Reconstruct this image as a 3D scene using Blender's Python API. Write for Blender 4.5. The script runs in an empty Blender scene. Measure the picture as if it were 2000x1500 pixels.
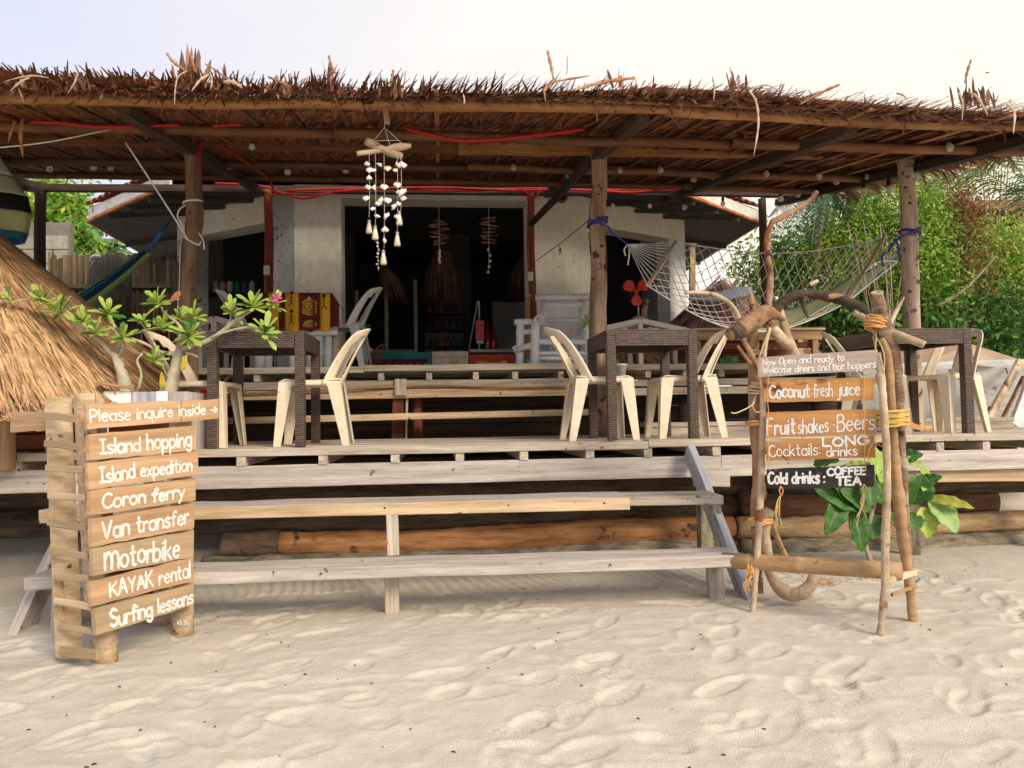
import bpy, math, random
import numpy as np
from mathutils import Vector, Matrix, noise as mnoise

random.seed(7); rng = np.random.default_rng(7)
SC = bpy.context.scene; COL = SC.collection

# ------------------------------------------------------------------ camera
F = 1450.0; H = 1.06
TH = math.radians(5.8); PT = math.atan(60/1450); RO = math.radians(0.9)
fwd = Vector((math.sin(TH)*math.cos(PT), math.cos(TH)*math.cos(PT), math.sin(PT)))
r0 = Vector((math.cos(TH), -math.sin(TH), 0)); u0 = r0.cross(fwd)
RV = math.cos(RO)*r0 - math.sin(RO)*u0; UV = math.sin(RO)*r0 + math.cos(RO)*u0
cam_d = bpy.data.cameras.new('camera'); cam = bpy.data.objects.new('camera', cam_d); COL.objects.link(cam)
cm = Matrix((RV, UV, -fwd)).transposed().to_4x4(); cm.translation = Vector((0, 0, H))
cam.matrix_world = cm; cam_d.sensor_width = 36; cam_d.lens = 36*F/2000; cam_d.clip_end = 2000; cam_d.clip_start = .05
SC.camera = cam

# ------------------------------------------------------------------ world, sun, exposure
SUN_EL = math.radians(32); SUN_AZ = math.radians(148)      # azimuth clockwise from +Y
wd = bpy.data.worlds.new('World'); SC.world = wd; wd.use_nodes = True
nt = wd.node_tree; nt.nodes.clear()
def wn(t, **k):
    n = nt.nodes.new(t)
    for a, b in k.items(): setattr(n, a, b)
    return n
sky = wn('ShaderNodeTexSky'); sky.sky_type = 'NISHITA'; sky.sun_disc = False
sky.sun_elevation = SUN_EL; sky.sun_rotation = SUN_AZ; sky.air_density = 1.2; sky.dust_density = 2.0
tc = wn('ShaderNodeTexCoord')
mp = wn('ShaderNodeMapping'); mp.inputs['Scale'].default_value = (1.2, 1.2, 4.5)
nz = wn('ShaderNodeTexNoise'); nz.inputs['Scale'].default_value = 1.7; nz.inputs['Detail'].default_value = 5; nz.inputs['Roughness'].default_value = .5
nt.links.new(tc.outputs['Generated'], mp.inputs['Vector']); nt.links.new(mp.outputs[0], nz.inputs['Vector'])
dot = wn('ShaderNodeVectorMath', operation='DOT_PRODUCT'); nt.links.new(tc.outputs['Generated'], dot.inputs[0])
wa = math.radians(62); dot.inputs[1].default_value = (math.sin(wa), math.cos(wa), 0.1)
mr = wn('ShaderNodeMapRange'); mr.inputs['From Min'].default_value = .05; mr.inputs['From Max'].default_value = .9
nt.links.new(dot.outputs['Value'], mr.inputs['Value'])
cw = wn('ShaderNodeMix', data_type='RGBA'); cw.clamp_result = False
nt.links.new(mr.outputs[0], cw.inputs['Factor'])
cw.inputs['A'].default_value = (3.85, 3.9, 4.6, 1); cw.inputs['B'].default_value = (5.9, 5.3, 4.3, 1)
cr_ = wn('ShaderNodeMapRange'); cr_.inputs['From Min'].default_value = .3; cr_.inputs['From Max'].default_value = .62
cr_.inputs['To Min'].default_value = .84; cr_.inputs['To Max'].default_value = 1.0
nt.links.new(nz.outputs['Fac'], cr_.inputs['Value'])
sm = wn('ShaderNodeMix', data_type='RGBA'); sm.clamp_result = False
nt.links.new(cr_.outputs[0], sm.inputs['Factor']); nt.links.new(sky.outputs[0], sm.inputs['A']); nt.links.new(cw.outputs['Result'], sm.inputs['B'])
bg = wn('ShaderNodeBackground'); bg.inputs['Strength'].default_value = .1; nt.links.new(sm.outputs['Result'], bg.inputs['Color'])
wo = wn('ShaderNodeOutputWorld'); nt.links.new(bg.outputs[0], wo.inputs['Surface'])
sd = bpy.data.lights.new('sun', 'SUN'); sd.energy = 1.6; sd.angle = math.radians(22); sd.color = (1, .88, .70)
so = bpy.data.objects.new('sun', sd); COL.objects.link(so)
sdir = Vector((math.sin(SUN_AZ)*math.cos(SUN_EL), math.cos(SUN_AZ)*math.cos(SUN_EL), math.sin(SUN_EL)))
so.rotation_euler = sdir.to_track_quat('Z', 'Y').to_euler(); so.location = sdir*30
SC.view_settings.view_transform = 'Standard'; SC.view_settings.look = 'None'
SC.view_settings.exposure = 1.10; SC.view_settings.gamma = 1
SC.cycles.max_bounces = 8; SC.cycles.transparent_max_bounces = 12

# ------------------------------------------------------------------ pixel <-> place
def ray(px, py): px, py = float(px), float(py); return fwd + (px-1000)/F*RV + (750-py)/F*UV
def W(px, py, Y):
    d = ray(px, py); return Vector((0, 0, H)) + d*(float(Y)/d.y)
def WZ(px, py, Z):
    d = ray(px, py); return Vector((0, 0, H)) + d*((Z-H)/d.z)
def mpp(p): return (Vector(p)-Vector((0, 0, H))).dot(fwd)/F     # metres per photo pixel at a point

# ------------------------------------------------------------------ materials
MATS = {}
def M(name, c1, c2=None, scale=4, stretch=(1, 1, 1), rough=.8, bump=.25, bdist=.01, rnd=.15, island=0., spec=.3,
      spots=None, spot_scale=30, spot_lo=.62, transl=0., c3=None, hue=0., metallic=0., trans=0., coord='Object', fine=1.):
    if name in MATS: return MATS[name]
    m = bpy.data.materials.new(name); m.use_nodes = True; t = m.node_tree; N = t.nodes; L = t.links
    b = N['Principled BSDF']; c2 = c2 or c1
    b.inputs['Roughness'].default_value = rough; b.inputs['Specular IOR Level'].default_value = spec; b.inputs['Metallic'].default_value = metallic
    if trans: b.inputs['Transmission Weight'].default_value = trans; b.inputs['IOR'].default_value = 1.3
    co = N.new('ShaderNodeTexCoord'); oi = N.new('ShaderNodeObjectInfo')
    ml = N.new('ShaderNodeMath'); ml.operation = 'MULTIPLY'; ml.inputs[1].default_value = 37.; L.new(oi.outputs['Random'], ml.inputs[0])
    va = N.new('ShaderNodeVectorMath'); va.operation = 'ADD'; L.new(co.outputs[coord], va.inputs[0]); L.new(ml.outputs[0], va.inputs[1])
    mpn = N.new('ShaderNodeMapping'); mpn.inputs['Scale'].default_value = stretch; L.new(va.outputs[0], mpn.inputs['Vector'])
    n1 = N.new('ShaderNodeTexNoise'); n1.inputs['Scale'].default_value = scale; n1.inputs['Detail'].default_value = 8; n1.inputs['Roughness'].default_value = .62
    L.new(mpn.outputs[0], n1.inputs['Vector'])
    rp = N.new('ShaderNodeValToRGB'); rp.color_ramp.elements[0].position = .32; rp.color_ramp.elements[1].position = .68
    rp.color_ramp.elements[0].color = (*c1, 1); rp.color_ramp.elements[1].color = (*c2, 1)
    if c3: e = rp.color_ramp.elements.new(.5); e.color = (*c3, 1)
    L.new(n1.outputs['Fac'], rp.inputs['Fac']); col = rp.outputs['Color']
    n2 = N.new('ShaderNodeTexNoise'); n2.inputs['Scale'].default_value = scale*7*fine; n2.inputs['Detail'].default_value = 4
    L.new(mpn.outputs[0], n2.inputs['Vector'])
    # fine value grain
    mr2 = N.new('ShaderNodeMapRange'); mr2.inputs['To Min'].default_value = .78; mr2.inputs['To Max'].default_value = 1.22
    L.new(n2.outputs['Fac'], mr2.inputs['Value'])
    hv = N.new('ShaderNodeHueSaturation'); L.new(col, hv.inputs['Color'])
    val = mr2.outputs[0]
    if rnd:
        r_ = N.new('ShaderNodeMapRange'); r_.inputs['To Min'].default_value = 1-rnd; r_.inputs['To Max'].default_value = 1+rnd
        L.new(oi.outputs['Random'], r_.inputs['Value']); x = N.new('ShaderNodeMath'); x.operation = 'MULTIPLY'
        L.new(val, x.inputs[0]); L.new(r_.outputs[0], x.inputs[1]); val = x.outputs[0]
    if island:
        g = N.new('ShaderNodeNewGeometry'); r_ = N.new('ShaderNodeMapRange'); r_.inputs['To Min'].default_value = 1-island; r_.inputs['To Max'].default_value = 1+island
        L.new(g.outputs['Random Per Island'], r_.inputs['Value']); x = N.new('ShaderNodeMath'); x.operation = 'MULTIPLY'
        L.new(val, x.inputs[0]); L.new(r_.outputs[0], x.inputs[1]); val = x.outputs[0]
        if hue:
            wn_ = N.new('ShaderNodeTexWhiteNoise'); wn_.noise_dimensions = '1D'; L.new(g.outputs['Random Per Island'], wn_.inputs['W'])
            h_ = N.new('ShaderNodeMapRange'); h_.inputs['To Min'].default_value = .5-hue; h_.inputs['To Max'].default_value = .5+hue
            L.new(wn_.outputs['Value'], h_.inputs['Value']); L.new(h_.outputs[0], hv.inputs['Hue'])
    L.new(val, hv.inputs['Value']); col = hv.outputs['Color']
    if spots:
        n3 = N.new('ShaderNodeTexNoise'); n3.inputs['Scale'].default_value = spot_scale; n3.inputs['Detail'].default_value = 3
        L.new(va.outputs[0], n3.inputs['Vector'])
        n4 = N.new('ShaderNodeTexNoise'); n4.inputs['Scale'].default_value = spot_scale*.12; L.new(va.outputs[0], n4.inputs['Vector'])
        ad = N.new('ShaderNodeMath'); ad.operation = 'MULTIPLY_ADD'; L.new(n4.outputs['Fac'], ad.inputs[0]); ad.inputs[1].default_value = .35; L.new(n3.outputs['Fac'], ad.inputs[2])
        sr = N.new('ShaderNodeMapRange'); sr.inputs['From Min'].default_value = spot_lo+.175; sr.inputs['From Max'].default_value = spot_lo+.235
        L.new(ad.outputs[0], sr.inputs['Value'])
        mx = N.new('ShaderNodeMix'); mx.data_type = 'RGBA'; L.new(sr.outputs[0], mx.inputs['Factor']); L.new(col, mx.inputs['A']); mx.inputs['B'].default_value = (*spots, 1)
        col = mx.outputs['Result']
    L.new(col, b.inputs['Base Color'])
    if bump:
        bp = N.new('ShaderNodeBump'); bp.inputs['Strength'].default_value = bump; bp.inputs['Distance'].default_value = bdist
        s = N.new('ShaderNodeMath'); s.operation = 'ADD'; L.new(n1.outputs['Fac'], s.inputs[0]); L.new(n2.outputs['Fac'], s.inputs[1])
        L.new(s.outputs[0], bp.inputs['Height']); L.new(bp.outputs[0], b.inputs['Normal'])
    if transl:
        tr = N.new('ShaderNodeBsdfTranslucent'); L.new(col, tr.inputs['Color']); ms = N.new('ShaderNodeMixShader'); ms.inputs[0].default_value = transl
        L.new(b.outputs[0], ms.inputs[1]); L.new(tr.outputs[0], ms.inputs[2]); L.new(ms.outputs[0], N['Material Output'].inputs['Surface'])
    MATS[name] = m; return m
G = (1.2, 22, 22)   # grain along a plank's own length
m_deck = M('weathered_plank', (.30, .24, .175), (.62, .54, .44), 1.6, G, .85, .5, .006, .16, spots=(.12, .09, .07), spot_scale=22, spot_lo=.66)
m_grey = M('grey_weathered_board', (.33, .28, .24), (.62, .56, .50), 1.5, G, .85, .5, .006, .12, spots=(.14, .11, .09), spot_scale=18, spot_lo=.68)
m_bluegrey = M('blue_grey_board', (.27, .27, .30), (.55, .55, .60), 1.6, G, .85, .4, .006, .1)
m_tan = M('tan_board', (.38, .26, .14), (.66, .50, .32), 1.6, G, .8, .4, .006, .14, spots=(.14, .08, .04), spot_scale=16, spot_lo=.68)
m_dark = M('dark_timber', (.030, .018, .012), (.085, .05, .033), 1.6, G, .85, .5, .01, .25)
m_redt = M('red_brown_timber', (.10, .03, .015), (.30, .10, .045), 1.6, G, .8, .4, .01, .2)
m_pine = M('fresh_pine_board', (.36, .215, .11), (.60, .395, .23), 1.2, (1.0, 22, 22), .75, .35, .003, .08)
m_pine2 = M('brown_sign_board', (.27, .19, .11), (.44, .32, .19), 1.2, (1.0, 16, 16), .75, .3, .003, .1)
m_menu = M('orange_menu_board', (.36, .16, .05), (.58, .30, .105), 1.2, (1.0, 14, 14), .65, .2, .003, .1, spots=(.16, .05, .015), spot_scale=9, spot_lo=.68)
m_menug = M('grey_menu_board', (.36, .27, .21), (.55, .44, .37), 1.4, (1.0, 16, 16), .75, .3, .003, .1)
m_black = M('black_menu_board', (.012, .012, .013), (.05, .045, .04), 3, (1, 2, 2), .6, .3, .003, .05, spots=(.14, .10, .05), spot_scale=14, spot_lo=.60)
m_bamboo = M('tan_bamboo', (.30, .17, .075), (.58, .37, .19), 2, (1.5, 8, 8), .55, .15, .004, .15, spots=(.14, .07, .03), spot_scale=12, spot_lo=.67)
m_bamb_or = M('amber_bamboo', (.24, .10, .035), (.50, .26, .10), 2, (1.2, 6, 6), .5, .12, .004, .2)
m_bark = M('weathered_post_bark', (.13, .08, .052), (.46, .37, .29), 2.2, (.8, 5, 5), .9, .7, .02, .12, spots=(.06, .035, .02), spot_scale=9, spot_lo=.62, c3=(.24, .155, .10))
m_barkv = M('brown_post_bark', (.15, .09, .055), (.46, .34, .24), 2.2, (6, 6, .8), .9, .6, .015, .05, spots=(.07, .04, .02), spot_scale=11, spot_lo=.60, c3=(.30, .19, .12))
m_barkd = M('dark_post_bark', (.09, .055, .035), (.30, .20, .12), 2.2, (6, 6, .8), .9, .6, .015, .05, c3=(.18, .11, .065))
m_barkp = M('pale_post_wood', (.26, .19, .14), (.58, .47, .37), 2.2, (6, 6, .7), .85, .5, .012, .05, spots=(.10, .06, .04), spot_scale=9, spot_lo=.62, c3=(.42, .32, .24))
m_drift = M('pale_driftwood', (.36, .24, .14), (.68, .54, .38), 7, (1, 1, 1), .85, .7, .008, .15, spots=(.22, .09, .04), spot_scale=9, spot_lo=.62)
m_driftr = M('reddish_driftwood', (.13, .055, .028), (.42, .27, .17), 7, (1, 1, 1), .85, .8, .010, .15, c3=(.34, .19, .11), spots=(.08, .035, .02), spot_scale=12, spot_lo=.60)
m_driftd = M('charred_driftwood', (.025, .018, .014), (.13, .09, .065), 9, (1, 1, 1), .85, .8, .012, .15)
m_log = M('bare_orange_log', (.16, .06, .022), (.52, .25, .10), 2.2, (1.2, 9, 9), .75, .5, .01, .08, spots=(.06, .03, .015), spot_scale=6, spot_lo=.63)
m_logd = M('dark_old_log', (.05, .032, .02), (.19, .125, .08), 3, (1.2, 7, 7), .9, .8, .02, .2)
m_logg = M('sandy_grey_log', (.10, .08, .055), (.38, .32, .22), 6, (1, 3, 3), .95, .9, .02, .2)
m_thatch = M('dry_nipa_thatch', (.075, .026, .012), (.33, .145, .07), 14, (1, 1, 1), .85, .2, .004, 0, .5, hue=.01)
m_thatchtop = M('thatch_fringe', (.16, .066, .042), (.46, .26, .18), 6, (1, 1, 1), .8, .2, .004, 0, .6, hue=.012, transl=.2)
m_straw = M('golden_straw_thatch', (.36, .195, .085), (.68, .44, .235), 6, (1, 1, 1), .75, .2, .003, 0, .5, hue=.012)
m_strawin = M('straw_under', (.20, .09, .03), (.34, .17, .07), 6, rough=.9)
m_rleaf = M('pale_dry_leaf', (.40, .27, .17), (.70, .55, .40), 8, (1, 1, 1), .7, .2, .003, .2, transl=.2)
m_brleaf = M('orange_dry_leaf', (.34, .15, .07), (.56, .30, .16), 8, (1, 1, 1), .7, .2, .003, .2, transl=.2)
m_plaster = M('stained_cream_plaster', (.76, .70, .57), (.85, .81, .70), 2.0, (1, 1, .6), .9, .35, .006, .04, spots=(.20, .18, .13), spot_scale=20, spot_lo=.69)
m_plasterg = M('shade_grey_speckled_plaster', (.36, .37, .35), (.52, .52, .49), 2.0, (1, 1, .6), .9, .35, .006, .04, spots=(.06, .06, .05), spot_scale=26, spot_lo=.62)  # shade of the left-turned walls put into the grey; speckles are stains
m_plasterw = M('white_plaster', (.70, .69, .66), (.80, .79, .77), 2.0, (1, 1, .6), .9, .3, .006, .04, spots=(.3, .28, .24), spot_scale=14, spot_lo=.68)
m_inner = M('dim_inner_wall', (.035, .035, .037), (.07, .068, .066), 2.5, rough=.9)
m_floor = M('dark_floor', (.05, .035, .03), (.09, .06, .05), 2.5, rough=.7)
m_fascia = M('faded_fascia_paint', (.52, .52, .45), (.72, .72, .66), 4, (1, 1, 1), .8, .3, .005, .08, spots=(.25, .18, .12), spot_scale=12, spot_lo=.64)
m_rust = M('rusty_trim', (.35, .09, .03), (.62, .25, .10), 9, (1, 1, 1), .85, .4, .005, .1)
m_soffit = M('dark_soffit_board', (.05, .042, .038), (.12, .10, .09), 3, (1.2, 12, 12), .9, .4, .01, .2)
m_tile = M('clay_roof_tile', (.20, .06, .04), (.42, .15, .09), 6, rough=.8, rnd=.3)
m_plastic = M('beige_chair_plastic', (.68, .57, .40), (.78, .68, .51), 5, rough=.45, spots=(.36, .27, .17), spot_scale=14, spot_lo=.72, bump=.03, rnd=.06, spec=.5, fine=.5)
m_plasticw = M('grey_white_plastic', (.62, .60, .56), (.72, .69, .65), 3, rough=.42, bump=.03, rnd=.06, spec=.5, fine=.5)
m_whitew = M('white_painted_bamboo', (.68, .68, .67), (.82, .82, .80), 3, (1.5, 6, 6), .6, .15, .004, .05, spots=(.4, .36, .3), spot_scale=10, spot_lo=.7)
m_greenw = M('pale_green_bamboo', (.42, .50, .42), (.74, .76, .70), 2, (1.2, 7, 7), .6, .15, .004, .12)
m_red = M('red_plastic', (.70, .02, .015), (.80, .035, .025), 3, rough=.35, bump=0, rnd=.05, spec=.5)
m_fan = M('red_fan_blade', (.82, .05, .035), (.86, .10, .06), 3, rough=.4, bump=0, rnd=.03, transl=.3)
m_cable = M('red_cable_sheath', (.34, .010, .014), (.44, .016, .02), 9, rough=.5, bump=0, rnd=.1)
m_orange = M('orange_plastic', (.72, .14, .03), (.80, .19, .05), 3, rough=.5, bump=0, rnd=.08)
m_rope = M('white_rope', (.72, .70, .62), (.84, .82, .76), 60, rough=.9, bump=.3, rnd=.05)
m_roper = M('orange_twine', (.60, .28, .08), (.78, .44, .17), 60, rough=.9, bump=.3, rnd=.1)
m_ropet = M('straw_twine', (.52, .40, .20), (.74, .60, .36), 60, rough=.9, bump=.3, rnd=.1)
m_ropeb = M('blue_rope', (.03, .03, .20), (.06, .05, .32), 60, rough=.8, bump=.3, rnd=.1)
m_wire = M('black_wire', (.012, .012, .014), rough=.6, bump=0)
m_glass = M('bulb_glass', (.75, .73, .66), rough=.12, bump=0, trans=.55, spec=.6)
m_paint = M('white_sign_paint', (.60, .56, .49), (.86, .85, .82), 55, rough=.6, bump=.15, bdist=.002, rnd=0)
m_shell = M('white_shell', (.68, .62, .53), (.82, .79, .74), 20, rough=.5, bump=.5, bdist=.004, rnd=.1)
m_bottle = M('sand_filled_bottle', (.55, .42, .28), (.72, .60, .44), 20, rough=.2, bump=0, rnd=.1, spec=.6)
m_metal = M('dull_metal', (.45, .45, .46), rough=.35, bump=0, metallic=.8)
m_teal = M('teal_paint', (.015, .12, .12), (.03, .19, .18), 12, rough=.7)
m_redp = M('faded_red_paint', (.36, .03, .02), (.58, .08, .05), 12, rough=.7)
m_creamp = M('cream_paint', (.50, .42, .30), (.64, .56, .42), 12, rough=.7)
m_yellowp = M('yellow_paint', (.62, .38, .04), (.72, .46, .08), 12, rough=.7, bump=.1)
m_maroon = M('maroon_batik_cloth', (.10, .014, .014), (.15, .022, .02), 60, rough=.9, bump=.2, bdist=.002)
m_yellowc = M('yellow_batik_cloth', (.70, .36, .02), (.80, .44, .04), 60, rough=.9, bump=.2, bdist=.002)
m_batikline = M('yellow_batik_print', (.72, .46, .06), rough=.9, bump=0)
m_blackp = M('black_print', (.02, .01, .008), rough=.9, bump=0)
m_leaf = M('bright_green_leaf', (.32, .50, .07), (.50, .66, .16), 12, rough=.5, bump=.1, rnd=0, island=.35, hue=.02, transl=.3, spec=.4)
m_leafd = M('dark_green_leaf', (.03, .12, .02), (.08, .20, .035), 12, rough=.45, bump=.1, rnd=.1, island=.4, hue=.02, transl=.25, spec=.4)
m_leafy = M('yellow_leaf', (.55, .40, .04), (.68, .50, .08), 12, rough=.5, bump=.1, transl=.25)
m_bigl = M('broad_green_leaf', (.045, .18, .025), (.11, .31, .05), 10, rough=.4, bump=.15, rnd=.35, transl=.3, spec=.4)
m_olive = M('olive_yellow_leaf', (.36, .40, .05), (.50, .50, .08), 10, rough=.45, bump=.1, transl=.3)
m_biglp = M('pale_broad_leaf', (.30, .48, .14), (.46, .60, .24), 10, rough=.5, bump=.15, rnd=.2, transl=.3)
m_f1 = M('feathery_green_foliage', (.15, .36, .03), (.36, .56, .09), 1.1, rough=.6, bump=0, rnd=0, island=.5, hue=.025, transl=.38)
m_f2 = M('yellow_green_foliage', (.30, .40, .05), (.58, .60, .15), 1.1, rough=.6, bump=0, rnd=0, island=.5, hue=.03, transl=.38)
m_f3 = M('deep_green_foliage', (.05, .13, .025), (.12, .26, .05), 1.1, rough=.6, bump=0, rnd=0, island=.5, hue=.02, transl=.25)
m_f4 = M('dead_brown_foliage', (.20, .08, .035), (.46, .24, .11), 1.5, rough=.8, bump=0, rnd=0, island=.6, hue=.02, transl=.2)
m_palm = M('palm_frond_green', (.07, .14, .03), (.20, .28, .09), 3, rough=.5, bump=0, rnd=.1, island=.4, hue=.02, transl=.3)
m_twig = M('grey_brown_branch', (.20, .15, .10), (.42, .34, .25), 6, rough=.9, bump=.4)
m_plum = M('frangipani_bark', (.34, .29, .19), (.58, .53, .38), 14, rough=.7, bump=.5, bdist=.005, spots=(.18, .13, .08), spot_scale=30, spot_lo=.66)
m_block = M('concrete_block', (.22, .20, .16), (.40, .37, .30), 4, rough=.95, bump=.5, rnd=.12)
m_fence = M('weathered_fence_bamboo', (.06, .042, .022), (.19, .135, .075), 2, (1, 6, 6), .85, .4, .006, .4)
m_hull = M('weathered_white_hull', (.46, .47, .47), (.68, .68, .66), 2.5, (1, 1, 2), .7, .4, .02, .05, spots=(.25, .23, .2), spot_scale=8, spot_lo=.66)
m_tarp = M('tan_tarp', (.46, .31, .20), (.58, .41, .28), 3, rough=.8, bump=.3, bdist=.02)
m_float = M('yellow_green_float', (.36, .42, .12), (.58, .60, .30), 3, rough=.5, bump=.15)
m_floatg = M('grey_green_float', (.42, .46, .30), (.56, .60, .42), 3, rough=.6, bump=.2)
m_blueg = M('blue_paint', (.02, .13, .26), (.04, .22, .36), 3, rough=.5, bump=.1)
m_hut = M('brown_hut_panel', (.16, .055, .02), (.36, .15, .06), 2, (1, 5, 5), .7, .3)
m_wick = M('dried_palm_shade', (.055, .024, .014), (.12, .055, .032), 8, rough=.9, bump=.2, rnd=0, island=.5)
m_hamA = M('teal_hammock_cloth', (.03, .20, .17), (.06, .30, .24), 40, rough=.9, bump=.3, bdist=.002)
m_hamB = M('navy_hammock_cloth', (.012, .04, .13), (.02, .07, .20), 40, rough=.9, bump=.3, bdist=.002)
m_hamC = M('lime_hammock_cloth', (.30, .44, .12), (.40, .54, .18), 40, rough=.9, bump=.3, bdist=.002)
m_pink = M('pink_petal', (.80, .06, .38), rough=.5, bump=0, transl=.3)
m_cloth = M('blue_white_sheet', (.50, .55, .66), (.68, .70, .76), 6, rough=.9, bump=.3)

# dark woven rattan, brick-pattern weave
def weave():
    m = bpy.data.materials.new('dark_brown_wicker'); m.use_nodes = True; t = m.node_tree; N = t.nodes; L = t.links; b = N['Principled BSDF']
    co = N.new('ShaderNodeTexCoord'); sp = N.new('ShaderNodeSeparateXYZ'); L.new(co.outputs['Object'], sp.inputs[0])
    ad = N.new('ShaderNodeMath'); L.new(sp.outputs[0], ad.inputs[0]); L.new(sp.outputs[1], ad.inputs[1])
    cb = N.new('ShaderNodeCombineXYZ'); L.new(ad.outputs[0], cb.inputs[0]); L.new(sp.outputs[2], cb.inputs[1])
    br = N.new('ShaderNodeTexBrick'); br.inputs['Scale'].default_value = 1.0; br.inputs['Brick Width'].default_value = .027; br.inputs['Row Height'].default_value = .0120
    br.inputs['Mortar Size'].default_value = .0026; br.inputs['Mortar Smooth'].default_value = .6; br.inputs['Color1'].default_value = (.19, .125, .095, 1); br.inputs['Color2'].default_value = (.11, .07, .052, 1)
    br.inputs['Mortar'].default_value = (.012, .008, .007, 1); L.new(cb.outputs[0], br.inputs['Vector'])
    L.new(br.outputs['Color'], b.inputs['Base Color']); b.inputs['Roughness'].default_value = .42
    iv = N.new('ShaderNodeMath'); iv.operation = 'SUBTRACT'; iv.inputs[0].default_value = 1; L.new(br.outputs['Fac'], iv.inputs[1])
    bp = N.new('ShaderNodeBump'); bp.inputs['Strength'].default_value = .9; bp.inputs['Distance'].default_value = .006; L.new(iv.outputs[0], bp.inputs['Height']); L.new(bp.outputs[0], b.inputs['Normal'])
    return m
m_weave = weave()

# ------------------------------------------------------------------ object helpers
WM = {}
def link(o, parent=None, mat4=None):
    COL.objects.link(o); mat4 = mat4 if mat4 is not None else Matrix.Identity(4)
    if parent is not None:
        o.parent = parent; o.matrix_parent_inverse = WM[parent.name].inverted()
    o.matrix_basis = mat4; WM[o.name] = mat4.copy(); return o
def tag(o, label=None, cat=None, group=None, kind=None):
    if label: o['label'] = label
    if cat: o['category'] = cat
    if group: o['group'] = group
    if kind: o['kind'] = kind
    return o
def thing(name, label, cat, loc, group=None, kind=None):
    o = bpy.data.objects.new(name, None); o.empty_display_size = .1
    link(o, None, Matrix.Translation(Vector(loc))); return tag(o, label, cat, group, kind)
def kids(o): return [c for c in bpy.data.objects if c.parent == o]
def copy_tree(root, mat4, label=None, group=None, n=0, par=None):
    c = root.copy(); COL.objects.link(c)
    if par is None:
        c.matrix_basis = mat4
        if label: c['label'] = label
        if group: c['group'] = group
    else: c.parent = par
    for k in root.children: copy_tree(k, None, n=n+1, par=c)
    return c

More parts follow.
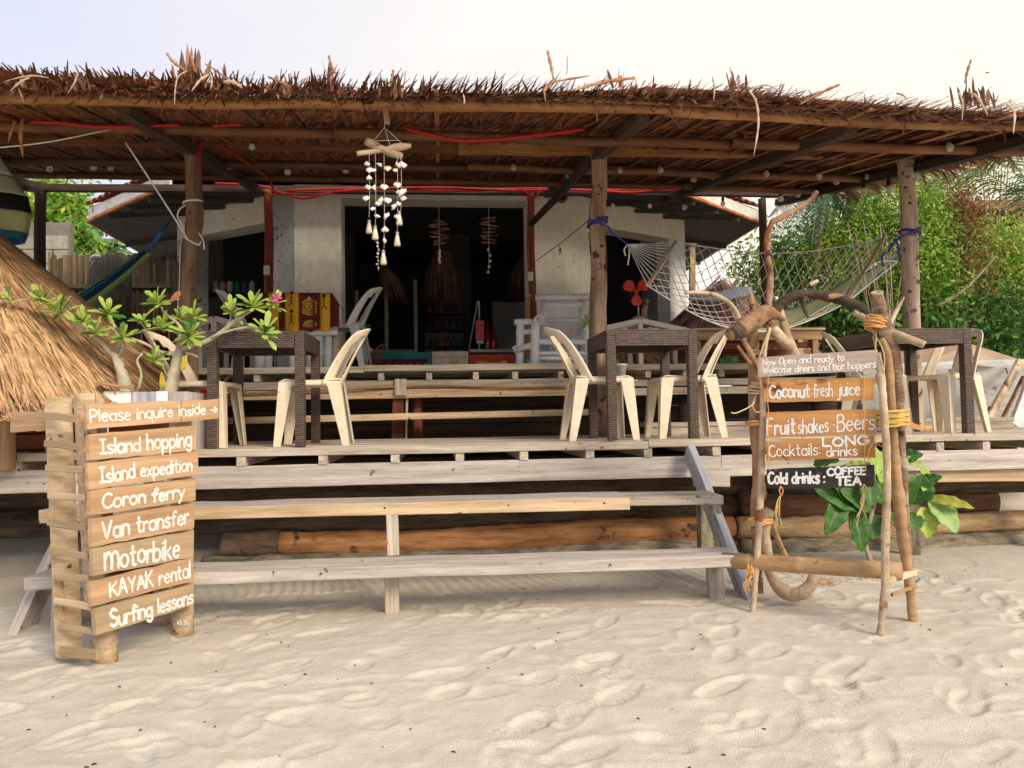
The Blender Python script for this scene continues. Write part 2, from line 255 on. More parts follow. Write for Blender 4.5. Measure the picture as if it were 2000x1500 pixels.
class MB:
    def __init__(s): s.v = []; s.f = []; s.mi = []; s.m = 0
    def add(s, vs, fs):
        k = len(s.v); s.v += [tuple(p) for p in vs]; s.f += [tuple(i+k for i in f) for f in fs]; s.mi += [s.m]*len(fs); return s
    def hexa(s, p):   # bottom 4 (ccw), top 4
        return s.add(p, [(3, 2, 1, 0), (4, 5, 6, 7), (0, 1, 5, 4), (1, 2, 6, 5), (2, 3, 7, 6), (3, 0, 4, 7)])
    def box(s, c, sz, rz=0):
        cx, cy, cz = c; a, b, d = sz[0]/2, sz[1]/2, sz[2]/2; ca, sa = math.cos(rz), math.sin(rz)
        P = [(x, y, z) for z in (-d, d) for x, y in ((-a, -b), (a, -b), (a, b), (-a, b))]
        return s.hexa([(cx+x*ca-y*sa, cy+x*sa+y*ca, cz+z) for x, y, z in P])
    def tube(s, pts, r, n=8, cap=True, jit=0.):
        pts = [Vector(p) for p in pts]; r = r if isinstance(r, (list, tuple)) else [r]*len(pts)
        rings = []; t = (pts[1]-pts[0]).normalized(); a = t.orthogonal().normalized()
        for i, p in enumerate(pts):
            t = (pts[min(i+1, len(pts)-1)]-pts[max(i-1, 0)]).normalized()
            a = (a - t*a.dot(t)).normalized(); b = t.cross(a)
            rings.append([p + (a*math.cos(2*math.pi*k/n)+b*math.sin(2*math.pi*k/n))*r[i]*(1+random.uniform(-jit, jit)) for k in range(n)])
        k0 = len(s.v); vs = [q for R_ in rings for q in R_]; fs = []
        for i in range(len(pts)-1):
            for k in range(n):
                k2 = (k+1) % n; fs.append((i*n+k, i*n+k2, (i+1)*n+k2, (i+1)*n+k))
        if cap: fs.append(tuple(range(n-1, -1, -1))); fs.append(tuple((len(pts)-1)*n+k for k in range(n)))
        return s.add(vs, fs)
    def lathe(s, base, prof, n=12, axis=Vector((0, 0, 1))):
        pts = [Vector(base)+axis*z for r, z in prof]; axis = axis.normalized(); a = axis.orthogonal().normalized(); b = axis.cross(a)
        vs = [p+(a*math.cos(2*math.pi*k/n)+b*math.sin(2*math.pi*k/n))*max(prof[i][0], .0005) for i, p in enumerate(pts) for k in range(n)]
        fs = [(i*n+k, i*n+(k+1) % n, (i+1)*n+(k+1) % n, (i+1)*n+k) for i in range(len(pts)-1) for k in range(n)]
        fs += [tuple(range(n-1, -1, -1)), tuple((len(pts)-1)*n+k for k in range(n))]
        return s.add(vs, fs)
    def shell(s, P, nu, nv, mask=None, th=.004):
        P3 = [[Vector(P(i/nu, j/nv)) for j in range(nv+1)] for i in range(nu+1)]
        def nrm(i, j):
            du = P3[min(i+1, nu)][j]-P3[max(i-1, 0)][j]; dv = P3[i][min(j+1, nv)]-P3[i][max(j-1, 0)]
            n = du.cross(dv); return n.normalized() if n.length > 1e-12 else Vector((0, 0, 1))
        vs = []; 
        for sg in (.5, -.5):
            for i in range(nu+1):
                for j in range(nv+1): vs.append(P3[i][j]+nrm(i, j)*th*sg)
        o = (nu+1)*(nv+1); idx = lambda i, j: i*(nv+1)+j
        on = lambda i, j: 0 <= i < nu and 0 <= j < nv and (mask is None or mask((i+.5)/nu, (j+.5)/nv))
        fs = []
        for i in range(nu):
            for j in range(nv):
                if not on(i, j): continue
                a, b, c, d = idx(i, j), idx(i+1, j), idx(i+1, j+1), idx(i, j+1)
                fs += [(a, b, c, d), (d+o, c+o, b+o, a+o)]
                for (di, dj), (p, q) in (((-1, 0), (d, a)), ((1, 0), (b, c)), ((0, -1), (a, b)), ((0, 1), (c, d))):
                    if not on(i+di, j+dj): fs.append((q, p, p+o, q+o))
        used = sorted({x for f in fs for x in f}); mp_ = {x: k for k, x in enumerate(used)}
        return s.add([vs[x] for x in used], [tuple(mp_[x] for x in f) for f in fs])
    def build(s, name, mat, parent=None, smooth=False, org=None, label=None):
        v = np.array(s.v, dtype=float)
        o0 = Vector(org) if org is not None else Vector(((v.min(0)+v.max(0))/2).tolist())
        me = bpy.data.meshes.new(name); me.from_pydata([tuple(Vector(p)-o0) for p in s.v], [], s.f)
        for m in (mat if isinstance(mat, (list, tuple)) else [mat]): me.materials.append(m)
        if isinstance(mat, (list, tuple)): me.polygons.foreach_set('material_index', s.mi)
        if smooth: me.polygons.foreach_set('use_smooth', [True]*len(s.f))
        ob = bpy.data.objects.new(name, me); link(ob, parent, Matrix.Translation(o0))
        if label: ob['label'] = label
        return ob
def frame(a, b, up=(0, 0, 1)):
    a, b = Vector(a), Vector(b); x = (b-a).normalized(); u = Vector(up)
    if abs(x.dot(u.normalized())) > .98: u = Vector((0, 1, 0))
    y = u.cross(x).normalized(); z = x.cross(y)
    m = Matrix((x, y, z)).transposed().to_4x4(); m.translation = a; return m, (b-a).length
def beam(name, a, b, w, h, mat, parent=None, up=(0, 0, 1), c=.004, jit=.003, n=None, label=None):
    """a plank or timber from a to b: w across, h along 'up'; its own X axis runs along the grain"""
    m, L = frame(a, b, up); n = n or max(2, min(14, int(L/.35)+1)); vs = []; fs = []
    y, z = w/2, h/2; c = min(c, w/4, h/4)
    prof = [(-y+c, -z), (y-c, -z), (y, -z+c), (y, z-c), (y-c, z), (-y+c, z), (-y, z-c), (-y, -z+c)]
    for i in range(n+1):
        dy, dz = random.gauss(0, jit), random.gauss(0, jit*.7); ex = random.uniform(-.004, .004) if i in (0, n) else 0
        for (py_, pz_) in prof: vs.append((L*i/n+ex, py_+dy*.5+random.gauss(0, jit*.15), pz_+dz*.5+random.gauss(0, jit*.15)))
    for i in range(n):
        for k in range(8): k2 = (k+1) % 8; fs.append((i*8+k, i*8+k2, (i+1)*8+k2, (i+1)*8+k))
    fs += [tuple(range(7, -1, -1)), tuple(n*8+k for k in range(8))]
    me = bpy.data.meshes.new(name); me.from_pydata(vs, [], fs); me.materials.append(mat)
    ob = link(bpy.data.objects.new(name, me), parent, m)
    if label: ob['label'] = label
    return ob
def pole(name, a, b, ra, rb, mat, parent=None, nodes=0., wob=0., n=10, hollow=False, bend=0., jit=0., label=None):
    """round pole / bamboo culm from a to b, own X axis along it"""
    m, L = frame(a, b); ns = max(2, int(L/.12)) if wob or bend else 2
    xs = [i/ns for i in range(ns+1)]; vs = []; fs = []
    if nodes:
        k = nodes*.5; 
        while k < L: xs += [max(0, (k-.012)/L), k/L, min(1, (k+.012)/L)]; k += nodes*random.uniform(.85, 1.15)
        xs = sorted(set(xs))
    ph = random.uniform(0, 50); ndx = []
    if nodes: ndx = [x for x in xs]
    for i, x in enumerate(xs):
        r = ra+(rb-ra)*x
        if nodes:
            # swell at the middle of each triple
            if 0 < i < len(xs)-1 and xs[i+1]-xs[i] < .02/L*1.01 and xs[i]-xs[i-1] < .02/L*1.01: r *= 1.10
        oy = wob*mnoise.noise(Vector((x*L*1.3+ph, 0, 0)))+bend*math.sin(math.pi*x); oz = wob*mnoise.noise(Vector((0, x*L*1.3+ph, 3)))
        for k in range(n):
            a_ = 2*math.pi*k/n; rr = r*(1+jit*mnoise.noise(Vector((math.cos(a_)*1.5, math.sin(a_)*1.5, x*L*4+ph))))
            vs.append((x*L, oy+rr*math.cos(a_), oz+rr*math.sin(a_)))
    N_ = len(xs)
    for i in range(N_-1):
        for k in range(n): k2 = (k+1) % n; fs.append((i*n+k, i*n+k2, (i+1)*n+k2, (i+1)*n+k))
    if hollow:
        for e, X in ((0, .06), (N_-1, -.06)):
            c0 = len(vs); base = vs[e*n:(e+1)*n]; cy = sum(p[1] for p in base)/n; cz = sum(p[2] for p in base)/n
            for p in base: vs.append((p[0], cy+(p[1]-cy)*.7, cz+(p[2]-cz)*.7))
            for p in base: vs.append((p[0]+X, cy+(p[1]-cy)*.7, cz+(p[2]-cz)*.7))
            for k in range(n):
                k2 = (k+1) % n; q1 = (e*n+k, c0+k, c0+k2, e*n+k2); q2 = (c0+k, c0+n+k, c0+n+k2, c0+k2)
                fs += [q1, q2] if e == 0 else [q1[::-1], q2[::-1]]
            fs.append(tuple(c0+n+k for k in range(n)))
    else: fs += [tuple(range(n-1, -1, -1)), tuple((N_-1)*n+k for k in range(n))]
    me = bpy.data.meshes.new(name); me.from_pydata(vs, [], fs); me.materials.append(mat)
    me.polygons.foreach_set('use_smooth', [len(f) == 4 for f in fs])
    ob = link(bpy.data.objects.new(name, me), parent, m)
    if label: ob['label'] = label
    return ob
def spline(pts, k=6):
    """Catmull-Rom through tuples of any length"""
    P = [np.array(p, float) for p in pts]; P = [2*P[0]-P[1]]+P+[2*P[-1]-P[-2]]; out = []
    for i in range(1, len(P)-2):
        for j in range(k):
            t = j/k; out.append(.5*((2*P[i])+(-P[i-1]+P[i+1])*t+(2*P[i-1]-5*P[i]+4*P[i+1]-P[i+2])*t*t+(-P[i-1]+3*P[i]-3*P[i+1]+P[i+2])*t**3))
    out.append(P[-2]); return out
def limb(pts, k=5):
    """[(px,py,Y,r_px)...] -> smooth world path with radii"""
    q = spline(pts, k); P = [W(a[0], a[1], a[2]) for a in q]; return P, [max(.0012, a[3]*mpp(p)) for a, p in zip(q, P)]
def branch(name, pts, mat, parent=None, n=8, jit=.05, k=5, label=None):
    P, R_ = limb(pts, k); mb = MB(); ph = random.uniform(0, 99); R_ = [r*(1+.20*mnoise.noise(p*14+Vector((ph, 0, 0)))+.10*mnoise.noise(p*45)) for p, r in zip(P, R_)]
    mb.tube(P, R_, n, True, jit); return mb.build(name, mat, parent, True, label=label)
def cable(name, pts, r, mat, parent=None, k=6, n=6):
    q = spline(pts, k); mb = MB(); mb.tube([Vector(a) for a in q], r, n); return mb.build(name, mat, parent, True)
def strips(name, P, mat, parent=None, smooth=False):
    """P: (N,k,2,3) ribbons, one mesh"""
    P = np.asarray(P, float); N_, k = P.shape[:2]; org = P.reshape(-1, 3).mean(0)
    v = (P-org).reshape(-1, 3); base = (np.arange(N_)*2*k)[:, None, None]; seg = (np.arange(k-1)*2)[None, :, None]
    q = base+seg+np.array([0, 1, 3, 2])[None, None, :]; q = q.reshape(-1, 4)
    me = bpy.data.meshes.new(name); me.vertices.add(len(v)); me.vertices.foreach_set('co', v.ravel())
    me.loops.add(q.size); me.loops.foreach_set('vertex_index', q.ravel().astype(np.int32))
    me.polygons.add(len(q)); me.polygons.foreach_set('loop_start', (np.arange(len(q))*4).astype(np.int32))
    me.update(calc_edges=True); me.materials.append(mat)
    if smooth: me.polygons.foreach_set('use_smooth', [True]*len(q))
    return link(bpy.data.objects.new(name, me), parent, Matrix.Translation(Vector(org.tolist())))
def leaves(name, C, size, mat, parent=None, ratio=.45, droop=.0):
    """diamond leaf faces at centres C"""
    N_ = len(C); d = rng.normal(size=(N_, 3)); d[:, 2] -= droop; d /= np.linalg.norm(d, axis=1)[:, None]
    e = np.cross(d, rng.normal(size=(N_, 3))); e /= np.linalg.norm(e, axis=1)[:, None]
    s = size*rng.uniform(.5, 1.3, N_)[:, None]; n = np.cross(d, e)*.15*s
    P = np.stack([np.stack([C-d*s*.5, C-d*s*.5+1e-4], 1), np.stack([C-e*s*ratio*.5+n, C+e*s*ratio*.5+n], 1), np.stack([C+d*s*.5, C+d*s*.5+1e-4], 1)], 1)
    return strips(name, P, mat, parent)
# ================================================================== GROUND
def sstep(a, b, x): t = np.clip((x-a)/(b-a), 0, 1); return t*t*(3-2*t)
def noise_grid(X, Y, s, seed, octs=3):
    """value noise, vectorised"""
    r = np.random.default_rng(seed); T = r.random((64, 64)); out = 0; amp = 1; tot = 0
    for o in range(octs):
        x, y = X/s*(2**o), Y/s*(2**o); xi, yi = np.floor(x).astype(int), np.floor(y).astype(int); fx, fy = x-xi, y-yi
        fx, fy = fx*fx*(3-2*fx), fy*fy*(3-2*fy); g = lambda a, b: T[a % 64, b % 64]
        out = out+amp*((g(xi, yi)*(1-fx)+g(xi+1, yi)*fx)*(1-fy)+(g(xi, yi+1)*(1-fx)+g(xi+1, yi+1)*fx)*fy); tot += amp; amp *= .5
    return out/tot-.5
def base_h(X, Y):
    bank = sstep(5.6, 7.2, Y)*.72+sstep(7.2, 12, Y)*.5
    side = sstep(4.2, 5.4, X)*sstep(5.2, 6.4, Y)*.12
    return bank+side
def grow(a, b, d0, d1, f=1.25):
    out = [a]; 
    while out[-1] > -500 and len(out) < 60: d0 *= f; out.append(out[-1]-d0)
    return out[::-1][:-1]
xs = np.arange(-2.7, 4.5, .0122); ys = np.arange(1.75, 5.72, .0115)
lx = []; d = .03; x = xs[0]
while x > -400: x -= d; d *= 1.22; lx.append(x)
rx = []; d = .03; x = xs[-1]
while x < 400: x += d; d *= 1.22; rx.append(x)
ly = []; d = .03; y = ys[0]
while y > -300: y -= d; d *= 1.22; ly.append(y)
ry = []; d = .05; y = ys[-1]
while y < 600: y += d; d = min(d*1.12, 60); ry.append(y)
XS = np.concatenate([lx[::-1], xs, rx]); YS = np.concatenate([ly[::-1], ys, ry])
GX, GY = np.meshgrid(XS, YS, indexing='ij'); GZ = base_h(GX, GY)
GZ += noise_grid(GX, GY, 1.1, 1, 2)*.05*sstep(-2, 2, GY+4)
near = sstep(-3.6, -2.4, GX)*(1-sstep(4.4, 5.4, GX))*(1-sstep(5.4, 5.7, GY))*sstep(.8, 1.9, GY)
rel = noise_grid(GX, GY, .45, 2, 2)*.016-np.abs(noise_grid(GX, GY*1.1, .23, 3, 2))*.030-np.abs(noise_grid(GX*.8+GY*.6, GY-GX*.4, .10, 4, 2))*.012+noise_grid(GX, GY, .035, 5, 2)*.004+.012
calm = sstep(3.95, 4.4, GY-0*GX)                              # raked band under the stairs
rel = rel*(1-.72*calm)
fr = np.random.default_rng(11)
for i in range(400):                                            # footprints: pressed ovals with a soft pushed-up rim
    fx_, fy_ = fr.uniform(-2.7, 4.4), fr.uniform(1.75, 4.5) if i % 5 else fr.uniform(1.8, 3.2); an = fr.normal(.5, .8); L_, w_ = fr.uniform(.07, .15), fr.uniform(.035, .06)
    sx = (np.abs(XS-fx_) < .4).nonzero()[0]; sy = (np.abs(YS-fy_) < .4).nonzero()[0]
    if len(sx) < 2 or len(sy) < 2: continue
    a, b, c, e = sx[0], sx[-1]+1, sy[0], sy[-1]+1
    dx, dy = GX[a:b, c:e]-fx_, GY[a:b, c:e]-fy_; u = (dx*math.cos(an)+dy*math.sin(an))/L_; v = (-dx*math.sin(an)+dy*math.cos(an))/w_
    q = np.sqrt(u*u+v*v); dep = fr.uniform(.004, .015)
    rel[a:b, c:e] += -dep*np.exp(-q**9*.8)+dep*.40*np.exp(-((q-1.25)/.22)**2)*(np.sin(np.arctan2(v, u)+i) > -.3)
def wear(cx, cy, rxx, ryy): return np.exp(-(((GX-cx)/rxx)**2+((GY-cy)/ryy)**2)**2)
rk = GX*math.cos(.25)+GY*math.sin(.25)+noise_grid(GX, GY, .5, 8, 1)*.12
msk = np.clip(wear(-.6, 4.75, 1.3, .55)+wear(1.1, 4.7, 1.0, .5)+wear(2.6, 4.75, 1.1, .6), 0, 1)*(noise_grid(GX, GY, .5, 9, 1) > -.28)
rel += msk*.016*np.abs(np.sin(rk*math.pi/.070))**.8
for (cx, cy, an, ll, ww) in ((.15, 4.08, .05, .7, .05), (.95, 3.95, -.1, .4, .05), (.55, 2.72, .55, .5, .07), (1.5, 2.62, .5, .3, .06), (.65, 3.0, .5, .35, .06), (2.75, 2.5, .2, .4, .06), (2.9, 4.4, .1, .8, .07), (3.0, 4.75, .35, .9, .06)):   # sole and tyre treads
    u = (GX-cx)*math.cos(an)+(GY-cy)*math.sin(an); v = -(GX-cx)*math.sin(an)+(GY-cy)*math.cos(an)
    mk = np.exp(-(u/ll)**6-(v/ww)**6); rel += mk*(.011*np.abs(np.sin((u+np.abs(v)*.7)*math.pi/.036))-.006)
GZ = GZ+rel*near*.78
GZF = GZ
def gz(x, y):
    i = min(max(int(np.searchsorted(XS, x)), 0), len(XS)-1); j = min(max(int(np.searchsorted(YS, y)), 0), len(YS)-1); return float(GZ[i, j])
nx, ny = len(XS), len(YS); v = np.stack([GX, GY, GZ], -1).reshape(-1, 3)
I = np.arange((nx-1)*(ny-1)); i_, j_ = I//(ny-1), I % (ny-1); a = i_*ny+j_; q = np.stack([a, a+ny, a+ny+1, a+1], 1)
me = bpy.data.meshes.new('sand_ground'); me.vertices.add(len(v)); me.vertices.foreach_set('co', v.ravel()); me.loops.add(q.size)
me.loops.foreach_set('vertex_index', q.ravel().astype(np.int32)); me.polygons.add(len(q)); me.polygons.foreach_set('loop_start', (np.arange(len(q))*4).astype(np.int32))
me.update(calc_edges=True); me.polygons.foreach_set('use_smooth', [True]*len(q))
m_sand = M('pale_beach_sand', (.56, .50, .41), (.64, .585, .49), 7, rough=.95, bump=.55, bdist=.010, rnd=0, spec=.15, spots=(.24, .17, .11), spot_scale=110, spot_lo=.74, fine=3.2)
me.materials.append(m_sand)
tag(link(bpy.data.objects.new('ground', me)), 'pale trampled beach sand with footprints and raked ripples', kind='structure')

# small litter on the sand
db = MB()
for i in range(90):
    x, y = random.uniform(-2, 3.6), random.uniform(2.1, 4.6); z = gz(x, y)+.002; a_ = random.uniform(0, 3.14); l = random.uniform(.003, .008); w = l*random.uniform(.2, .7)
    c, s = math.cos(a_), math.sin(a_)
    db.hexa([(x-c*l-s*w*.3, y-s*l+c*w*.3, z-.001), (x+c*l-s*w*.3, y+s*l+c*w*.3, z), (x+c*l+s*w, y+s*l-c*w, z), (x-c*l+s*w, y-s*l-c*w, z-.001), (x-c*l*.7, y-s*l*.7, z+.004), (x+c*l*.8, y+s*l*.8, z+.003), (x+c*l*.6+s*w*.8, y+s*l*.6-c*w*.8, z+.004), (x-c*l*.6+s*w*.7, y-s*l*.6-c*w*.7, z+.003)])
tag(db.build('beach_debris', m_driftd), 'scattered dark leaf and bark bits on the sand', kind='stuff')

# ================================================================== DECKS
ZL, ZU = .87, 1.50
ld = thing('lower_deck', 'weathered low timber terrace carrying the three wicker tables', 'deck', (0, 4.9, .0))
y = 4.90; row = 0
while y < 6.45:
    wd_ = .155 if row else .16; x = -5.8; cuts = [-5.8, -2.6+row*.21 % 1.1, 1.42 if row == 0 else .2+(row*.83) % 2.4, 5.3]
    for k in range(3):
        dz = random.uniform(-.003, .003)
        beam('deck_plank', (cuts[k]+.003, y+wd_/2, ZL-.025+dz+(.007 if k == 2 and row == 0 else 0)), (cuts[k+1]-.003, y+wd_/2, ZL-.025+dz+random.uniform(-.003, .003)), wd_-.008, .05, m_deck, ld, jit=.004)
    y += wd_; row += 1
for px in (-60, 30, 130, 250, 470, 630, 771, 898, 1023, 1153, 1268, 1402, 1560, 1700, 1840, 1930, 2040):
    p = W(px, 890, 4.9); beam('joist', (p.x, 4.915, ZL-.082), (p.x, 6.4, ZL-.082), .056, .06, m_deck, ld)
for a_, b_ in ((-5.8, -1.9), (-1.895, 1.93), (1.935, 5.3)): beam('fascia_board', (a_, 4.945, .688), (b_, 4.945, .688), .05, .142, m_grey, ld, jit=.005)
beam('lower_beam', (3.28, 4.99, .575), (5.3, 4.99, .56), .05, .085, m_tan, ld, jit=.006)
for x in (-4.6, -3.2, 1.86, 3.4, 4.5): beam('deck_post', (x, 5.10, -.1), (x+.01, 5.10, .615), .09, .09, m_logg if x > 1.5 else m_dark, ld, up=(0, 1, 0))
for x in (-4.0, -1.2, 1.4, 3.9): beam('deck_post', (x, 6.3, .2), (x, 6.3, .755), .09, .09, m_dark, ld, up=(0, 1, 0))
beam('rear_beam', (-5.8, 6.25, .71), (5.2, 6.25, .71), .06, .09, m_dark, ld)
# low step on the right half of the lower deck, in front of the upper one
st = thing('deck_step', 'low wide plank step on the terrace in front of the right upper deck', 'step', (2.6, 6.2, ZL))
for k in range(2): beam('step_plank', (1.75, 6.07+k*.152, ZL+.085), (5.0, 6.07+k*.152, ZL+.085), .146, .035, m_deck, st)
beam('riser_board', (1.75, 6.02, ZL+.033), (5.0, 6.02, ZL+.033), .03, .064, m_deck, st)
beam('step_block', (1.9, 6.09, ZL+.033), (1.9, 6.22, ZL+.033), .06, .062, m_dark, st); beam('step_block', (4.6, 6.09, ZL+.033), (4.6, 6.22, ZL+.033), .06, .062, m_dark, st)

ud = thing('upper_deck', 'raised weathered plank deck in front of the dark doorway', 'deck', (0, 6.55, ZL))
y = 6.5; row = 0
while y < 8.9:
    cuts = [-4.6, -.62+row*.3 % 1.0, 1.35 if row == 0 else 1.2+(row*.37) % 1.2, 4.3]
    for k in range(3): beam('deck_plank', (cuts[k]+.003, y+.085, ZU-.03+(.012 if k == 1 and row == 0 else 0)), (cuts[k+1]-.003, y+.085, ZU-.03+(.012 if k == 1 and row == 0 else 0)), .16, .055, m_deck, ud, jit=.005)
    y += .172; row += 1
for px in (500, 665, 743, 838, 930, 1007, 1097, 1268, 1342, 1412, 1530, 1640): p = W(px, 735, 6.5); beam('joist', (p.x, 6.53, ZU-.092), (p.x, 8.7, ZU-.092), .05, .065, m_deck, ud)
beam('fascia_board', (-4.6, 6.56, 1.335), (1.34, 6.56, 1.342), .045, .072, m_deck, ud, jit=.006); beam('fascia_board', (1.345, 6.56, 1.325), (4.3, 6.56, 1.335), .045, .062, m_deck, ud, jit=.006)
beam('fascia_board', (-4.6, 6.565, 1.252), (1.34, 6.565, 1.262), .045, .076, m_tan, ud, jit=.006); beam('fascia_board', (1.345, 6.565, 1.252), (4.3, 6.565, 1.252), .045, .066, m_deck, ud, jit=.006)
cable('bamboo_strip', [(-2.0, 6.51, 1.27), (-.8, 6.50, 1.30), (-.1, 6.52, 1.325), (.5, 6.51, 1.305), (1.2, 6.52, 1.295)], .009, m_bamb_or, ud)
beam('cleat', W(783, 740, 6.52), W(783, 773, 6.52), .10, .03, m_deck, ud, up=(0, 1, 0))
p = W(780, 815, 6.45); beam('middle_rail', (-4.3, 6.42, p.z-.03), (1.4, 6.42, p.z+.02), .16, .055, m_tan, ud)
beam('support_post', W(778, 772, 6.62)+Vector((0, 0, 0)), W(776, 868, 6.62), .10, .05, m_redt, ud, up=(0, 1, 0)); beam('support_post', W(795, 772, 6.60), W(793, 862, 6.60), .02, .02, m_tan, ud, up=(0, 1, 0))
pole('support_post', (W(815, 772, 6.75)), (W(815, 868, 6.75)), .048, .05, m_redt, ud)
for x in (-3.6, -2.4, 2.3, 3.6): pole('support_post', (x, 6.75, 1.22), (x, 6.75, .65), .05, .05, m_dark, ud)
for x in (-3.8, -1.2, 1.2, 3.6): beam('cross_beam', (x, 6.62, 1.36), (x, 8.7, 1.36), .07, .06, m_dark, ud)
# dark earth bank with old boards closing the space below the upper deck
bk = thing('board_skirt', 'dark boards and sacking closing the gap under the upper deck', 'skirting', (0, 7.3, .7))
for k in range(5): beam('skirt_board', (-5.0, 7.3+.01*k, .62+.15*k), (4.4, 7.3+.01*k, .60+.15*k), .03, .145, m_dark, bk, jit=.01)

# ================================================================== STAIRS
sr = thing('wooden_stairs', 'wide grey plank stairs with two long treads rising from the sand', 'stairs', (-.3, 4.4, 0))
beam('tread', (-2.20, 4.53, .545), (1.10, 4.37, .548), .30, .055, m_grey, sr, jit=.008); beam('tread', (1.105, 4.37, .546), (1.655, 4.33, .548), .29, .05, m_deck, sr, jit=.006)
beam('tread', (-2.06, 4.10, .255), (1.62, 3.99, .258), .26, .062, m_grey, sr, jit=.009)
beam('tread_face', (-2.19, 4.375, .536), (1.10, 4.215, .538), .022, .068, m_tan, sr)
for a_, b_ in ((( -2.12, 4.93, .83), (-2.12, 3.93, -.14)), ((1.69, 4.875, .795), (1.735, 3.98, -.10))):
    beam('stringer', a_, b_, .05, .135, m_bluegrey if a_[0] > 0 else m_grey, sr, up=(0, 1, 1), jit=.005)
beam('cleat', (1.63, 4.25, .49), (1.72, 4.62, .49), .05, .06, m_deck, sr); beam('cleat', (1.74, 4.94, .62), (1.98, 4.92, .61), .04, .13, m_grey, sr)
p = W(766, 1190, 4.12); beam('tread_post', (p.x, 4.12, -.15), (p.x, 4.12, .226), .075, .06, m_deck, sr, up=(0, 1, 0))
p = W(768, 1100, 4.22); beam('tread_post', (p.x, 4.23, .285), (p.x-.01, 4.30, .516), .066, .05, m_deck, sr, up=(0, 1, 0))
beam('tread_post', (-1.92, 4.06, -.1), (-1.92, 4.06, .222), .085, .06, m_grey, sr, up=(0, 1, 0)); beam('tread_post', (1.55, 4.1, -.1), (1.55, 4.1, .222), .085, .06, m_grey, sr, up=(0, 1, 0))
nl = MB()
for x, y_, z in [(x_, 4.375-.0485*(x_+2.19)-.0125, .545) for x_ in (-1.4, -.3, .4, .95)]+[(x_, 3.968-.030*(x_+2.06)-.0035, .262) for x_ in (-1.3, -.6, .9)]: nl.box((x, y_, z), (.009, .006, .009))
nl.build('nail_head', m_driftd, sr)['kind'] = 'stuff'

# ================================================================== RETAINING LOGS
def logt(label, pts, mat):
    P, R_ = limb(pts, 12); mb = MB(); mb.tube(P, [r*(1+.14*mnoise.noise(p*1.7)+.10*mnoise.noise(p*7)) for p, r in zip(P, R_)], 16, True, .07)
    return tag(mb.build('retaining_log', mat, None, True), label, 'log', 'retaining logs stacked below the deck')
logt('sandy grey weathered log lowest under the stairs', [(395, 1108, 5.36, 20), (700, 1100, 5.4, 21), (1000, 1088, 5.44, 20), (1250, 1070, 5.48, 22), (1450, 1068, 5.5, 20)], m_logg)
logt('bare orange-brown log lying on the grey one behind the stairs', [(548, 1065, 5.5, 27), (800, 1062, 5.5, 27), (1100, 1045, 5.5, 27), (1430, 1030, 5.5, 24)], m_log)
logt('short dark log stub left of the orange-brown log', [(438, 1068, 5.5, 27), (480, 1066, 5.5, 29), (546, 1064, 5.52, 29)], m_logd)
logt('long dark log above the orange-brown one', [(-200, 1028, 5.62, 26), (300, 1018, 5.62, 27), (800, 1012, 5.62, 25), (1440, 990, 5.62, 24)], m_logd)
logt('dark upper log just below the deck beam on the left', [(-300, 975, 5.7, 28), (500, 968, 5.7, 27), (1000, 958, 5.7, 26), (1500, 945, 5.7, 25)], m_logd)
logt('topmost dark log in the shade under the deck', [(-300, 925, 5.8, 25), (600, 920, 5.8, 25), (1500, 905, 5.8, 22), (2100, 895, 5.8, 20)], m_logd)
logt('dark brown log ending in a cut face right of the leafy plant', [(1445, 985, 5.55, 30), (1700, 985, 5.55, 28), (1938, 978, 5.55, 22)], M('brown_log', (.09, .045, .025), (.22, .12, .07), 2.5, (1.2, 7, 7), .85, .6, .015))
logt('tan sandy log behind the broad-leaved plant', [(1440, 1030, 5.45, 22), (1700, 1030, 5.45, 22), (1900, 1020, 5.45, 20), (2120, 1012, 5.45, 17)], M('tan_sandy_log', (.26, .15, .07), (.54, .38, .22), 3, (1.2, 5, 5), .9, .6, .015))
logt('grey-brown log half buried in the sand on the far right', [(1450, 1078, 5.40, 26), (1750, 1070, 5.4, 24), (2100, 1052, 5.4, 20)], m_logg)
logt('dark log under the deck beam at the right edge', [(1500, 940, 5.5, 22), (1800, 945, 5.5, 20), (2150, 943, 5.5, 14)], m_logd)

# ================================================================== BEACH HOUSE
hs = thing('beach_house', 'cream plastered beach house with dark open doorway and angled wings', 'building', (0, 9, ZU))
FL, FR = (-1.67, 9.0), (1.59, 9.0); SLc, SRc = (-3.42, 10.2), (3.5, 10.05)
TOP = 3.86
def wallq(name, a, b, z0, z1, th, mat, parent=hs, inward=None):
    """upright slab from a to b (outer face), thickness th behind it"""
    d = Vector((b[0]-a[0], b[1]-a[1], 0)).normalized(); n = Vector((-d.y, d.x, 0))*th; A, B = Vector((*a, 0)), Vector((*b, 0)); mb = MB()
    mb.hexa([A+Vector((0, 0, z0)), B+Vector((0, 0, z0)), B+n+Vector((0, 0, z0)), A+n+Vector((0, 0, z0)), A+Vector((0, 0, z1)), B+Vector((0, 0, z1)), B+n+Vector((0, 0, z1)), A+n+Vector((0, 0, z1))])
    return mb.build(name, mat, parent)
lerp = lambda a, b, t: (a[0]+(b[0]-a[0])*t, a[1]+(b[1]-a[1])*t)
wallq('pillar', FL, (-1.12, 9), ZU, TOP, .35, m_plaster); wallq('pillar', (1.13, 9), FR, ZU, TOP, .35, m_plaster)
wallq('lintel', (-1.119, 9.012), (1.129, 9.012), 3.70, TOP, .33, m_plaster)
wallq('pillar', lerp(SLc, FL, .83), lerp(SLc, FL, .998), ZU, TOP-.01, .33, m_plasterg); wallq('pillar', lerp(FR, SRc, .002), lerp(FR, SRc, .31), ZU, TOP-.01, .33, m_plaster)
